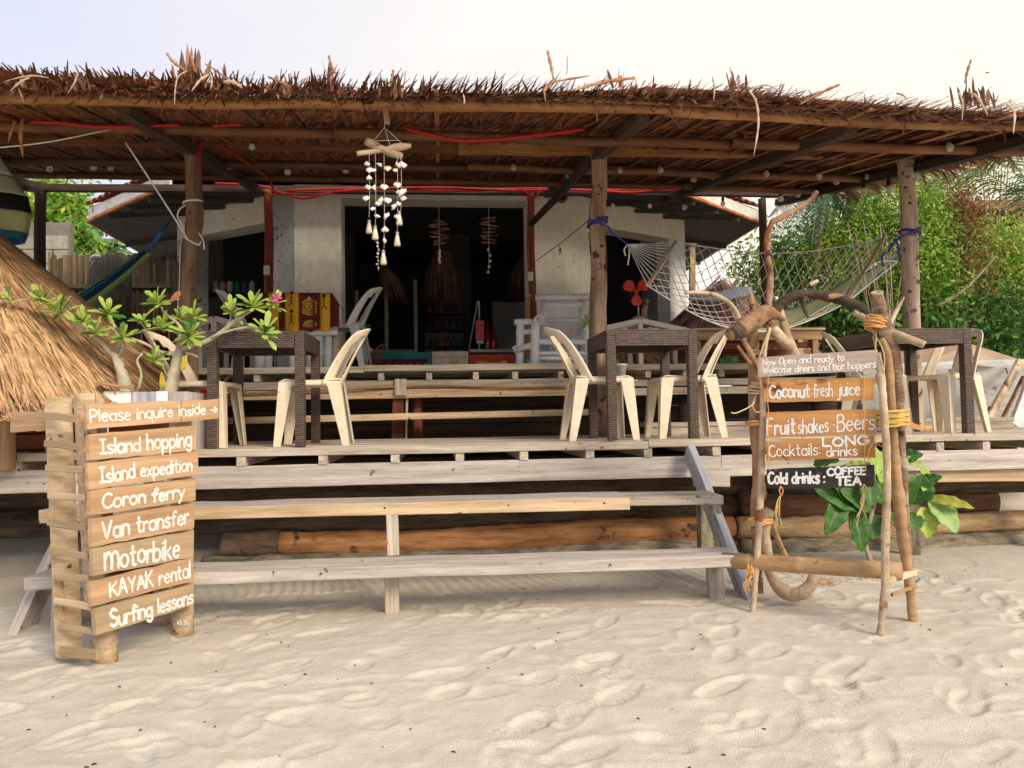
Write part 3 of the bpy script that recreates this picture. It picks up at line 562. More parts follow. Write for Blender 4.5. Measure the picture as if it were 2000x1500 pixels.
wallq('lintel', lerp(SLc, FL, .002), lerp(SLc, FL, .828), 3.46, 3.82, .30, m_plaster); wallq('lintel', lerp(FR, SRc, .312), lerp(FR, SRc, .998), 3.46, 3.82, .30, m_plaster)
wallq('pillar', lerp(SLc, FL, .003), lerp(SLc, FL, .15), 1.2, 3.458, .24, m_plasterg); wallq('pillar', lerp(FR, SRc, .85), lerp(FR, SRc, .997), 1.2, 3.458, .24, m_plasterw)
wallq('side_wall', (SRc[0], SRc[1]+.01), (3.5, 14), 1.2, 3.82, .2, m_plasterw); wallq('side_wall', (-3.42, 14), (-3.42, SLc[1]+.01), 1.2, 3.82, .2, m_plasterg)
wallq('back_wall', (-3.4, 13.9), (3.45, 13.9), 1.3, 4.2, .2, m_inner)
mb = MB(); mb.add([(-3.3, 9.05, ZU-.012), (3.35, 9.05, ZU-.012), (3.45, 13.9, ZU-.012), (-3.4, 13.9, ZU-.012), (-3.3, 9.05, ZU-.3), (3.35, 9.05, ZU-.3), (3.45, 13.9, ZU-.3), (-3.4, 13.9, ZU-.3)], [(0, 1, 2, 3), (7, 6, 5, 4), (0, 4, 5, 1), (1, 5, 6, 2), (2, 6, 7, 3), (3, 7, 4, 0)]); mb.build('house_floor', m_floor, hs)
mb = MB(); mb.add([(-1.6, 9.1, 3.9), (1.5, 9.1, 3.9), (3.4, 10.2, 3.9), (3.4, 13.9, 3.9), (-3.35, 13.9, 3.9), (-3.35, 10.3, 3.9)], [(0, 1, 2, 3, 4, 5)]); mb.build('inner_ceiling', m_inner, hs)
# partition with glazed doors inside
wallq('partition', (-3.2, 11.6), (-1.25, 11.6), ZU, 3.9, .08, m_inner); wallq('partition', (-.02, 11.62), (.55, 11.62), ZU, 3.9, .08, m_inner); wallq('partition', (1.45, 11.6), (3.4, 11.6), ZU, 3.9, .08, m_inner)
m_ldoor = M('cream_door_frame', (.30, .30, .22), (.40, .40, .30), 6, rough=.6, bump=.1)
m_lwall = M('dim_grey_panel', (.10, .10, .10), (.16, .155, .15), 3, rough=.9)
gd = []
for px in (697, 755, 812):
    p = W(px, 640, 11.4); q0 = W(px, 578 if px > 700 else 600, 11.4); q1 = W(px, 688, 11.4); beam('door_frame', (p.x, 11.4, q1.z), (p.x, 11.4, q0.z+.25), .055, .04, m_ldoor, hs, up=(0, 1, 0))
a_, b_ = W(697, 686, 11.4), W(812, 686, 11.4); beam('door_frame', (a_.x+.03, 11.4, a_.z), (b_.x-.03, 11.4, b_.z), .04, .05, m_ldoor, hs)
a_ = W(697, 600, 11.4); wallq('partition', (W(830, 600, 11.58).x, 11.58), (W(905, 600, 11.58).x, 11.58), ZU, 2.35, .02, m_lwall); wallq('partition', (W(962, 600, 11.0).x, 11.0), (W(1034, 600, 11.0).x, 11.0), ZU, 2.75, .03, m_lwall)
# roof: octagonal hip with faded fascia, rusty trim and clay tiles
zc = 3.60
ER = W(1483, 436, 9.65); EL = W(176, 432, 9.9); ER.z = EL.z = zc
E0 = Vector((2.72, 8.32, zc+.03)); E1 = Vector((-2.9, 8.45, zc+.03))
EB = Vector((4.5, 14.5, zc)); EC = Vector((-4.5, 14.5, zc)); AP = Vector((0, 11.8, 5.0))
rf = MB()
ring = [E1, E0, ER, EB, EC, EL]; up = Vector((0, 0, .20))
rf.add([p+up for p in ring]+[AP], [(0, 1, 6), (1, 2, 6), (2, 3, 6), (3, 4, 6), (4, 5, 6), (5, 0, 6)]); rf.build('roof', m_tile, hs)
cen = Vector((0, 11.6, 0))
so_ = MB(); inner = [Vector((-1.7, 9.2, 3.83)), Vector((1.6, 9.2, 3.83)), Vector((3.45, 10.2, 3.81)), Vector((3.45, 13.9, 3.81)), Vector((-3.4, 13.9, 3.81)), Vector((-3.4, 10.3, 3.81))]
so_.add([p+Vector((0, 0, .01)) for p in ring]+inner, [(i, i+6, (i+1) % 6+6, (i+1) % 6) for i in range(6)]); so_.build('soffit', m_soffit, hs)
for i in range(6):
    a_, b_ = ring[i], ring[(i+1) % 6]
    if i in (0, 3): continue
    beam('fascia', a_+Vector((0, 0, .10)), b_+Vector((0, 0, .10)), .03, .17, m_fascia, hs, jit=.004); o_ = (a_+b_)/2-cen; o_.z = 0; o_.normalize()
    beam('trim', a_+o_*.03+Vector((0, 0, .022)), b_+o_*.03+Vector((0, 0, .022)), .035, .035, m_rust, hs, jit=.008)
    d = (b_-a_).normalized(); L_ = (b_-a_).length; n_ = int(L_/.17) if i in (1, 5) else 8
    tm = MB(); tm.tube([(0, 0, 0), (0, 0, .001)], .001, 3)
    for k in range(n_):
        c0 = a_+d*(k+.5)*(L_/n_)+Vector((0, 0, .215)); inn = -o_+Vector((0, 0, .42)); t_ = MB()
        P = lambda u, v, c0=c0, inn=inn, d=d: c0+o_*.06+inn.normalized()*(.34*v)+d*(.075*math.cos(math.pi*u))+Vector((0, 0, .035*math.sin(math.pi*u)+random.uniform(-.002, .002)))
        t_.shell(P, 5, 2, th=.012); t_.build('roof_tile', m_tile, hs)
for t in (.25, .5, .75):                                           # rafters under the eaves
    for A0, B0, A1, B1 in ((E0, ER, inner[1], inner[2]), (EL, E1, inner[5], inner[0]), (ER, EB, inner[2], inner[3]), (EC, EL, inner[4], inner[5])):
        beam('eave_rafter', A0.lerp(B0, t)+Vector((0, 0, -.03)), A1.lerp(B1, t)+Vector((0, 0, -.035)), .05, .05, m_soffit, hs)
pp = W(1097, 387, 8.99); mb = MB(); mb.lathe((pp.x, 9.02, pp.z), [(.06, 0), (.065, .10), (.045, .10), (.04, .02)], 14, Vector((0, -1, 0))); mb.build('clay_pipe', m_redt, hs)

# ================================================================== PERGOLA
pg = thing('thatched_pergola', 'low palm-thatched shelter on bark-covered posts over the terrace', 'pergola', (0, 6, ZL))
def rz(Y, X=0): return 3.01+.17*(Y-4.6)+.018*math.sin(X*1.3+.6)+(-.012*max(0, X-1.5)**1.3)
for (px, w, Y, zt, mt, b0) in ((378, 17, 6, 3.27, m_barkd, 0), (1168, 16.5, 6, 3.27, m_barkv, 0), (1769, 16, 6, 3.27, m_barkp, 0)):
    x0 = W(px, 400, Y).x; nm = {378: -4, 1168: -2, 1769: 12}[px]
    pts = [(px+dx, yy, Y, w*s) for dx, yy, s in (((-8, 862, 1.15), (-10, 720, 1.05), (-12, 620, 1.0), (-8, 500, .96), (2, 430, .95), (0, 350, .9), (-2, 262, .9)) if px == 378 else (((8, 862, 1.05), (0, 700, 1.0), (-1, 620, 1.05), (2, 520, .98), (-3, 440, 1.0), (3, 360, .92), (0, 268, .95)) if px == 1168 else ((20, 856, 1.0), (14, 700, 1.0), (11, 600, .98), (8, 500, 1.0), (6, 400, .96), (-2, 300, .93), (-2, 285, .93))))]
    P, R_ = limb(pts, 7); mb = MB(); mb.tube(P, [r*(1+.06*mnoise.noise(p*3)) for p, r in zip(P, R_)], 16, True, .03); ob = mb.build('post', mt, pg, True)
    kn = MB()
    for k in range(5):
        i = random.randrange(6, len(P)-6); a_ = random.uniform(3.6, 5.8); kn.lathe(P[i]+Vector((math.cos(a_), math.sin(a_), 0))*R_[i]*.8, [(.018, 0), (.014, .012), (.004, .016)], 8, Vector((math.cos(a_), math.sin(a_), 0)))
    kn.build('knot', m_driftd, ob, True)
x_ = W(-140, 400, 6).x; pole('post', (x_, 6, .85), (x_, 6, 3.27), .07, .07, m_bark, pg, wob=.02, n=12)
for px, Y, mt, r in ((78, 8.3, m_dark, .058), (524, 8.3, m_redt, .05), (1037, 8.3, m_redt, .045), (1490, 8.3, m_dark, .048)):
    x_ = W(px, 460, Y).x; pole('post', (x_+.01, Y, ZU-.3 if px in (524, 1037) else 1.0), (x_, Y, rz(Y, x_)-.04), r*1.05, r*.95, mt, pg, wob=.012, n=10)
m_bamb_dk = M('dark_brown_bamboo', (.09, .036, .016), (.22, .10, .045), 2, (1.2, 6, 6), .6, .15, .004, .3)  # browner, darker bamboo for the inner beams and most battens
# bamboo and timber beams, front to back
def bm(y, r, mat, xa=-6.2, xb=4.9, dz=0., cuts=(), nodes=.55):
    xs_ = [xa, *cuts, xb]
    for a_, b_ in zip(xs_, xs_[1:]): pole('beam', (a_, y, rz(y, a_)+dz-r), (b_, y+random.uniform(-.03, .03), rz(y, b_)+dz-r), r, r*.92, mat, pg, nodes=nodes, wob=.012, n=10, hollow=True)
bm(4.62, .045, m_bamb_or, cuts=(-1.55, 1.5, 2.75), xb=4.7, dz=.050)
bm(4.50, .012, m_bamboo, cuts=(.6,), xb=4.8, dz=.030, nodes=0)
bm(5.25, .038, m_bamb_dk, cuts=(-.7, 2.2), xb=4.6, dz=-.015)
beam('beam', (-5.5, 6.0, 3.245), (.2, 6.0, 3.25), .08, .09, m_bamb_dk, pg, jit=.012); beam('beam', (.2, 5.96, 3.235), (4.32, 5.96, 3.265), .08, .095, m_bamb_or, pg, jit=.008)
bm(6.75, .035, m_bamb_dk, cuts=(.3,), xb=4.4, dz=-.01); bm(7.5, .035, m_bamb_dk, cuts=(-1.0, 2.6), xb=4.3, dz=-.01)
beam('beam', (-4.4, 8.3, 3.56), (4.25, 8.3, 3.62), .07, .075, m_dark, pg, jit=.006); beam('beam', (3.85, 8.36, 3.62), (4.3, 8.36, 3.63), .03, .08, m_tan, pg)
for x, mt in ((-4.3, m_dark), (-1.9, m_dark), (1.34, m_dark), (2.75, m_dark), (4.15, m_dark)):     # heavy rafters over the posts
    beam('rafter', (x+.02, 4.64, rz(4.64, x)-.055), (x-.02, 8.5, rz(8.5, x)-.055), .085, .075, mt, pg, jit=.01)
pole('brace', (1.30, 6.02, 3.16), (1.08, 8.2, 3.20), .04, .035, m_dark, pg)
x = -6.1
while x < 4.75:                                                     # split-bamboo battens, one by one
    a_ = random.uniform(-.03, .03); beam('batten', (x, 4.32, rz(4.32, x)+.004), (x+a_, 8.0, rz(8.0, x)+.004), .032, .012, m_bamb_dk if random.random() < .8 else m_bamb_or, pg, jit=.004, n=6); x += random.uniform(.26, .36)
# nipa shingles
P = []
def fth(x): return float(np.interp(x, (-6, -2.8, -1.7, -.6, .4, .9, 1.5, 2.4, 3.2, 4.8), (.09, .085, .070, .020, .010, .045, .085, .075, .05, .06)))
def edge_y(x): return 4.41+.03*math.sin(x*2.1)+.02*math.sin(x*5.3+1)
xr = lambda Y: 4.85-.09*(Y-4.2)
rows = np.arange(4.50, 8.05, .11)
for Yr in rows:
    n_ = int((xr(Yr)+6.6)/.0165)
    X = rng.uniform(-6.6, xr(Yr), n_); zz = np.array([rz(Yr, a) for a in X])+.020+rng.normal(0, .009, n_)
    L_ = rng.uniform(.28, .44, n_); sk = rng.normal(.10, .07, n_); w = rng.uniform(.008, .017, n_)*(.6 if Yr < 4.8 else 1)
    y0 = Yr+.10; y1 = Yr-L_*.5; y2 = Yr-L_
    for i in range(n_):
        x = X[i]; z = zz[i]; dd = .185
        P.append([[(x-w[i]*.5, y0, z+.02), (x+w[i]*.5, y0, z+.024)], [(x-w[i]+sk[i]*.5, y1[i], z-dd*.5*L_[i]+.006), (x+w[i]+sk[i]*.5, y1[i], z-dd*.5*L_[i]+.014)], [(x-w[i]*.15+sk[i], y2[i], z-dd*L_[i]+.030), (x+w[i]*.15+sk[i], y2[i]+.01, z-dd*L_[i]+.034)]])
strips('thatch', P, m_thatch, pg)['kind'] = 'stuff'
# solid mat of older leaves above, so that no light leaks
mb = MB(); nxg = 60
for (z0, z1) in ((.050, .12),):
    vs = []; 
    for i in range(nxg+1):
        x = -6.6+(4.85+6.6)*i/nxg
        for Y in (4.44, 6.2, 7.97): xx = min(x, xr(Y)); vs += [(xx, Y, rz(Y, xx)+z0-.03), (xx, Y, rz(Y, xx)+fth(xx)+.012+.01*mnoise.noise(Vector((x*3, Y, 0))))]
    fs = []
    for i in range(nxg):
        a_ = i*6; b_ = a_+6
        for k in (0, 2): fs += [(a_+k, b_+k, b_+k+2, a_+k+2)[::-1], (a_+k+1, b_+k+1, b_+k+3, a_+k+3)]
        fs += [(a_, b_, b_+1, a_+1), (a_+4, a_+5, b_+5, b_+4)]
    fs += [(0, 2, 3, 1), (2, 4, 5, 3), (nxg*6, nxg*6+1, nxg*6+3, nxg*6+2), (nxg*6+2, nxg*6+3, nxg*6+5, nxg*6+4)]
    mb.add(vs, fs)
mb.build('thatch_mat', m_thatch, pg)
# ragged front fringe
P = []
def blade(p, d, L_, w, curl, side=None):
    p = np.array(p); d = np.array(d)/np.linalg.norm(d); s = np.cross(d, (0, 0, 1.)) if side is None else np.array(side); s = s/(np.linalg.norm(s)+1e-9)
    q = [p+d*L_*t+np.array((0, 0, -curl*L_*t*t)) for t in (0, .45, .8, 1)]
    return [[a-s*w*k, a+s*w*k] for a, k in zip(q, (.6, 1, .7, .05))]
for i in range(9500):
    x = random.uniform(-6.6, 4.75); ey = edge_y(x); y_ = ey+random.uniform(-.02, .30); lay = random.random()
    right = min(1, max(0, (x+1.0)/2.5)); amp = 1+.5*mnoise.noise(Vector((x*1.7, 0, 0)))+.4*mnoise.noise(Vector((x*5, 0, 7)))
    z = rz(y_, x)-.005+lay*fth(x)*amp
    d = (random.gauss(.55*right, .38), random.gauss(-.85, .30), random.gauss(-.18+.16*lay, .14))
    P.append(blade((x, y_, z), d, random.uniform(.07, .17)*(.45+6.5*fth(x)), random.uniform(.004, .010), random.uniform(-.15, .5)))
for i in range(2600):                                               # short tufts that break the skyline
    x = random.uniform(-6.6, 4.75); y_ = edge_y(x)+random.uniform(.0, .35); amp = 1+.5*mnoise.noise(Vector((x*1.7, 0, 0)))+.4*mnoise.noise(Vector((x*5, 0, 7)))
    P.append(blade((x, y_, rz(y_, x)+fth(x)*amp), (random.gauss(.1+.5*min(1, max(0, x)), .5), random.gauss(-.4, .4), random.uniform(.1, .8)), random.uniform(.035, .085), random.uniform(.003, .008), random.uniform(-.3, .5)))
for px, py, n_, h_ in ((350, 150, 12, .22), (385, 140, 26, .20), (425, 150, 14, .14), (645, 160, 16, .22), (665, 165, 10, .12), (765, 165, 14, .16), (1195, 150, 8, .14), (1435, 152, 10, .14), (1890, 185, 14, .2), (1930, 185, 10, .16), (60, 150, 10, .12), (150, 150, 8, .1), (560, 165, 8, .16)):
    p = W(px, py+22, 4.32)
    for k in range(n_): P.append(blade(p+Vector((random.gauss(0, .035), random.uniform(-.03, .05), 0)), (random.gauss(0, .28), random.gauss(-.1, .2), 1), random.uniform(.45, 1)*h_, random.uniform(.007, .014), random.uniform(-.1, .2)))
for i in range(1600):                                               # right-hand verge
    y_ = random.uniform(4.4, 8.0); x = xr(y_)-random.uniform(0, .12); P.append(blade((x, y_, rz(y_, x)+random.uniform(.0, .12)), (random.uniform(.4, 1), random.gauss(-.4, .4), random.gauss(-.05, .25)), random.uniform(.08, .24), random.uniform(.006, .014), random.uniform(0, .5)))
strips('thatch_fringe', P, m_thatchtop, pg)['kind'] = 'stuff'
# single large leaves sticking out of the eave
def bigleaf(pts, w, mat, name='dried_leaf'):
    q = spline(pts, 5); C = [W(a[0], a[1], a[2]) for a in q]; n_ = len(C)-1; mb = MB()
    T = [(C[min(i+1, n_)]-C[max(i-1, 0)]).normalized() for i in range(n_+1)]
    view = Vector((0, 1, .3))
    S = [t.cross(view).normalized() for t in T]
    def P_(u, v):
        i = int(round(v*n_)); k = w*.48*(1+.35*math.sin(i*2.3+w))*mpp(C[i])*(math.sin(math.pi*min(1, .12+v*.88))**.6); return C[i]+S[i]*k*(u-.5)*2+Vector((0, -.35*k*(1-(2*u-1)**2), 0))
    mb.shell(P_, 2, n_, th=.002); return mb.build(name, mat, pg, True)
for pts, w, mt in (([(58, 151, 4.1), (40, 160, 4.08), (20, 178, 4.08)], 5, m_rleaf), ([(152, 140, 4.12), (146, 160, 4.08), (132, 183, 4.08)], 4, m_rleaf), ([(95, 152, 4.2), (60, 148, 4.15), (14, 157, 4.1)], 3, m_rleaf),
        ([(36, 172, 4.1), (42, 188, 4.1), (46, 202, 4.12)], 3, m_rleaf), ([(366, 138, 4.15), (348, 150, 4.1), (342, 178, 4.08), (341, 206, 4.08)], 3, m_rleaf), ([(408, 146, 4.15), (392, 155, 4.1), (374, 178, 4.08)], 5, m_rleaf),
        ([(412, 144, 4.15), (414, 160, 4.1), (411, 177, 4.1)], 3, m_rleaf), ([(437, 160, 4.1), (455, 160, 4.08), (474, 172, 4.08)], 8, m_rleaf), ([(400, 124, 4.15), (425, 140, 4.15), (448, 158, 4.1)], 4, m_brleaf),
        ([(325, 103, 4.2), (340, 122, 4.2), (362, 138, 4.2)], 6, m_brleaf), ([(372, 103, 4.2), (376, 122, 4.2), (382, 142, 4.2)], 6, m_brleaf), ([(642, 108, 4.2), (648, 130, 4.2), (660, 150, 4.2)], 6, m_brleaf), ([(768, 136, 4.2), (766, 152, 4.2), (762, 170, 4.2)], 6, m_brleaf),
        ([(1069, 98, 4.25), (1076, 128, 4.25), (1082, 160, 4.2)], 6, m_brleaf), ([(1108, 108, 4.3), (1108, 130, 4.3), (1106, 152, 4.3)], 2, m_rleaf), ([(1391, 150, 4.1), (1395, 170, 4.08), (1394, 197, 4.08)], 4, m_rleaf),
        ([(1464, 178, 4.1), (1477, 200, 4.08), (1481, 245, 4.08), (1472, 306, 4.08)], 5, m_rleaf), ([(1462, 176, 4.1), (1495, 166, 4.08), (1526, 178, 4.08)], 4, m_rleaf), ([(1498, 172, 4.1), (1494, 180, 4.08), (1487, 187, 4.08)], 3, m_rleaf),
        ([(1750, 182, 4.1), (1764, 186, 4.08), (1774, 198, 4.08)], 4, m_rleaf), ([(1872, 180, 4.1), (1880, 200, 4.08), (1879, 236, 4.08)], 5, m_rleaf), ([(1893, 180, 4.1), (1910, 192, 4.08), (1930, 226, 4.08)], 7, m_rleaf),
        ([(1897, 116, 4.2), (1889, 140, 4.2), (1884, 165, 4.2)], 6, m_brleaf), ([(1965, 202, 4.1), (1981, 220, 4.1), (1979, 262, 4.1)], 6, m_rleaf), ([(1240, 152, 4.2), (1180, 160, 4.15), (1120, 176, 4.1)], 8, m_brleaf), ([(1150, 148, 4.2), (1070, 165, 4.15), (1065, 200, 4.1)], 4, m_brleaf), ([(905, 184, 4.1), (907, 196, 4.1), (906, 204, 4.1)], 3, m_rleaf), ([(523, 150, 4.2), (548, 160, 4.15), (570, 172, 4.1)], 5, m_brleaf), ([(1640, 165, 4.2), (1610, 178, 4.1), (1560, 205, 4.1)], 6, m_brleaf)):
    bigleaf(pts, w, mt)
# dead frond stubs hanging at the left, spare stick and blocks
for pts, w in (([(44, 232, 4.9), (40, 262, 4.9), (45, 310, 4.9)], 8), ([(30, 235, 4.9), (22, 255, 4.9), (16, 278, 4.9)], 6)): bigleaf(pts, w, m_bamb_or, 'hanging_frond_stub')
# thin wire / sticks at the left
cable('white_wire', [W(-40, 292, 5.0), W(90, 278, 5.0), W(215, 253, 5.2)], .004, m_rope, pg)
# ================================================================== RIGHT: TREES, PALMS, FAR HOUSE
def bush(name, label, cat, px, py, Y, rpx, rpz, n, size, mats, zbase=.9, trunk=True, stems=5, clump=.18, nclump=60, group='trees and bushes beside the house', ratio=.4, dr=.3):
    c = W(px, py, Y); s = mpp(c); rx_, rz_ = rpx*s, rpz*s; ry_ = min(rx_, 1.4); base = Vector((c.x, Y, zbase))
    t = thing(name, label, cat, base, group); cl = []
    for k in range(nclump):
        while True:
            q = rng.uniform(-1, 1, 3)
            if np.linalg.norm(q) < 1: break
        q = q*(.55+.45*np.linalg.norm(q)**.3)
        cl.append((c.x+q[0]*rx_, Y+q[1]*ry_, c.z+q[2]*rz_))
    cl = np.array(cl)
    for m_, fr_ in mats:
        k = int(n*fr_); sel = rng.integers(0, nclump, k) if len(mats) == 1 else rng.choice(np.arange(nclump)[rng.random(nclump) < .75], k)
        C = cl[sel]+rng.normal(size=(k, 3))*np.array([clump, clump, clump*1.15])*(.5+rng.random((k, 1)))
        leaves('crown', C, size, m_, t, ratio, dr)
    if trunk:
        for k in range(stems):
            e = cl[rng.integers(nclump)]; b0 = base+Vector((random.uniform(-.35, .35)*rx_, random.uniform(-.2, .2), -.1)); mid = b0.lerp(Vector(e), .5)+Vector((random.uniform(-.15, .15), random.uniform(-.1, .1), .1))
            q = spline([tuple(b0)+(.030,), tuple(mid)+(.02,), tuple(e)+(.008,)], 5); mb = MB(); mb.tube([Vector(a[:3]) for a in q], [float(a[3]) for a in q], 6); mb.build('stem' if stems > 1 else 'trunk', m_twig, t, True)
    return t
def frond(base, tip, sag, nl, ll, mat, parent, name='frond', w=.02):
    base, tip = Vector(base), Vector(tip); mid = base.lerp(tip, .5)+Vector((0, 0, sag)); q = [Vector(a) for a in spline([tuple(base), tuple(mid), tuple(tip)], 8)]
    P = []; n_ = len(q)-1
    for i in range(nl):
        t = .12+.86*i/nl; k = min(n_-1, int(t*n_)); p = q[k].lerp(q[k+1], t*n_-k); d = (q[k+1]-q[k]).normalized(); s0 = d.cross(Vector((0, 0, 1))).normalized()
        for sg in (-1, 1):
            L_ = ll*(math.sin(math.pi*min(1, .15+t*.85))**.7)*random.uniform(.8, 1.1); o = (s0*sg*.8+d*.55+Vector((0, 0, random.uniform(-.25, .05)))).normalized(); wv = d*w*.5
            e = p+o*L_+Vector((0, 0, -.35*L_)); m_ = p+o*L_*.55+Vector((0, 0, -.05*L_)); P.append([[p-wv*.6, p+wv*.6], [m_-wv, m_+wv], [e-wv*.1, e+wv*.1]])
    fo = strips(name, [[[tuple(a) for a in r] for r in b] for b in P], mat, parent)
    mb = MB(); mb.tube(q, [max(.003, .014*(1-i/(n_+1))) for i in range(n_+1)], 5); mb.build('frond_rib', m_twig, fo, True); return fo
BG = 'trees and bushes beside the house'
bush('leafy_shrub', 'tall bright green feathery shrub behind the netted hammock', 'shrub', 1700, 490, 9.5, 50, 165, 13000, .07, [(m_f1, .65), (m_f2, .35)], nclump=80, stems=7, clump=.12)
bush('leafy_shrub', 'mid-height bright green shrub just right of the tall driftwood branch', 'shrub', 1620, 510, 9.7, 48, 130, 10000, .07, [(m_f1, .8), (m_f2, .2)], nclump=65, stems=6, clump=.12)
bush('leafy_shrub', 'darker shrub with pale gaps behind the rear dark post', 'shrub', 1550, 550, 9.9, 36, 85, 3000, .08, [(m_f3, .6), (m_f1, .4)], nclump=40, stems=5, clump=.12)
bush('leafy_shrub', 'drooping bright green foliage just right of the right front post', 'shrub', 1800, 510, 9.2, 34, 175, 12000, .07, [(m_f1, .75), (m_f2, .25)], nclump=50, stems=3)
bush('leafy_shrub', 'yellow-green bush below the red-roofed far house', 'shrub', 1960, 530, 10.2, 75, 90, 14000, .08, [(m_f2, .6), (m_f1, .4)], nclump=60, stems=5)
bush('dead_bush', 'dry brown dead bush between two green ones', 'bush', 1862, 470, 9.3, 40, 120, 9000, .075, [(m_f4, .9), (m_f2, .1)], nclump=55, stems=12, ratio=.25)
bush('leafy_shrub', 'deep green shaded bush low behind the right table', 'shrub', 1800, 655, 9.8, 240, 75, 14000, .11, [(m_f3, 1.)], nclump=70, stems=4)
bush('leafy_shrub', 'green bush with sunny gaps right of the house eave', 'shrub', 1500, 550, 11.0, 55, 85, 2200, .11, [(m_f1, .4), (m_f3, .25), (m_f2, .35)], nclump=45, stems=4)
bush('leafy_shrub', 'dark green mass of leaves at the far right edge', 'shrub', 2060, 600, 10.6, 110, 150, 7000, .13, [(m_f3, .7), (m_f1, .3)], nclump=50, stems=5)
bush('leafy_shrub', 'yellow-green wispy treetop under the right thatch corner', 'shrub', 1825, 350, 10.8, 75, 50, 1500, .07, [(m_f2, .8), (m_f1, .2)], nclump=45, stems=4, clump=.2)
bush('leafy_tree', 'thin tree with bare curved twigs against the bright sky', 'tree', 1920, 330, 12, 75, 45, 900, .08, [(m_f2, 1.)], nclump=40, stems=9, zbase=1.2, clump=.3)
bush('leafy_tree', 'dense dark tree far behind the shrubs on the right', 'tree', 1800, 640, 14, 300, 70, 8000, .15, [(m_f3, .8), (m_f1, .2)], nclump=110, stems=3, clump=.35)
# thin bamboo stems by the post
bs = thing('bamboo_clump', 'clump of thin bare stems rising behind the right post', 'shrub', W(1735, 690, 8.9), BG)
for k in range(11):
    a_ = W(1738+random.uniform(-18, 18), 720, 8.9+random.uniform(-.15, .15)); b_ = W(1725+random.uniform(-75, 60), 470+random.uniform(-40, 40), 9.0+random.uniform(-.3, .3)); a_.z = .9
    q = spline([tuple(a_), tuple(a_.lerp(b_, .5)+Vector((random.uniform(-.05, .05), 0, 0))), tuple(b_)], 4); mb = MB(); mb.tube([Vector(x) for x in q], [.014, .013, .012, .011, .010, .009, .008, .007, .006][:len(q)], 5); mb.build('stem', m_twig, bs, True)
tr = thing('slender_tree', 'slim pale-trunked tree standing behind the covered boat', 'tree', (W(1975, 690, 10).x, 10, .9), BG)
for pts in ([(1978, 720, 10, 8), (1972, 640, 10, 7), (1976, 560, 10, 5), (1960, 470, 10, 3)], [(1974, 625, 10, 3), (1950, 540, 10, 2.5), (1935, 480, 10, 2)], [(1976, 640, 10, 3), (1990, 560, 10, 2.5), (2000, 470, 10, 2)]): branch('trunk', pts, m_twig, tr)
branch('leaning_branch', [(1828, 598, 8.8, 4), (1870, 575, 8.8, 4), (1905, 545, 8.8, 3), (1945, 500, 8.8, 2)], m_twig, None); tag(bpy.data.objects['leaning_branch'], 'pale green-grey branch arching in front of the dark bushes', 'branch')
# palms
pt = thing('palm_tree', 'coconut palm arching over the right end of the thatch', 'palm tree', (5.9, 8.4, 1.0), 'palm trees')
pole('trunk', (7.9, 8.2, .9), (7.6, 8.4, 3.35), .13, .09, m_twig, pt, wob=.03, bend=.1)
for tip, sg in ((W(1800, 352, 8.6), .35), (W(1900, 330, 8.9), .45), (W(2120, 330, 8.4), .3), (W(1990, 400, 8.1), .35), (W(2080, 240, 8.6), .4), (W(1980, 290, 9.4), .35)): frond((7.6, 8.4, 3.35), tip, sg, 44, .42, m_palm, pt)
p2 = thing('palm_tree', 'dark blue-green palm whose fronds hang left of the tall shrub', 'palm tree', (W(1610, 700, 9.6).x, 9.6, 1.0), 'palm trees')
c0 = W(1610, 372, 9.2); pole('trunk', (c0.x+.25, 10.6, .9), c0, .05, .04, m_twig, p2, wob=.03)
for tx, ty in ((1505, 470), (1500, 425), (1535, 490), (1585, 480), (1660, 430), (1540, 385), (1680, 390), (1515, 395)): frond(c0, W(tx, ty, 9.1+random.uniform(-.5, .4)), .22, 44, .30, M('dark_palm_frond', (.03, .09, .05), (.09, .17, .10), 3, rough=.5, bump=0, island=.4, transl=.2), p2)
# far red-roofed hut
fh = thing('far_house', 'small dark house with red sheet roof at the right edge', 'house', (12.9, 15.5, 1.2))
a_, b_ = W(1935, 352, 15), W(2150, 352, 15); z0 = a_.z; mb = MB(); x0, x1 = a_.x+.05, b_.x
mb.hexa([(x0+.35, 15.2, 1.2), (x1, 15.2, 1.2), (x1, 18, 1.2), (x0+.35, 18, 1.2), (x0+.35, 15.2, z0-.6), (x1, 15.2, z0-.6), (x1, 18, z0-.6), (x0+.35, 18, z0-.6)]); mb.build('wall', m_dark, fh)
mb = MB()
for (p0, p1, p2_, p3) in (((x0+.15, 16.6, z0), (x1, 16.6, z0+.1), (x1+.2, 14.6, z0-1.0), (x0-.05+.6, 14.6, z0-.85)), ((x1, 16.6, z0+.1), (x0+.15, 16.6, z0), (x0, 18.4, z0-.7), (x1, 18.4, z0-.7))): mb.add([p0, p1, p2_, p3]+[(q[0], q[1], q[2]-.06) for q in (p0, p1, p2_, p3)], [(0, 1, 2, 3), (7, 6, 5, 4), (0, 4, 5, 1), (1, 5, 6, 2), (2, 6, 7, 3), (3, 7, 4, 0)])
mb.build('roof', m_tile, fh)
mb = MB(); mb.add([(x0+.1, 16.6, z0-.06), (x0+.5, 14.65, z0-.92), (x0, 18.3, z0-.75), (x0+.2, 16.6, z0-.07), (x0+.6, 14.65, z0-.93), (x0+.1, 18.3, z0-.76)], [(0, 1, 2), (5, 4, 3), (0, 3, 4, 1), (1, 4, 5, 2), (2, 5, 3, 0)]); mb.build('gable', m_dark, fh)

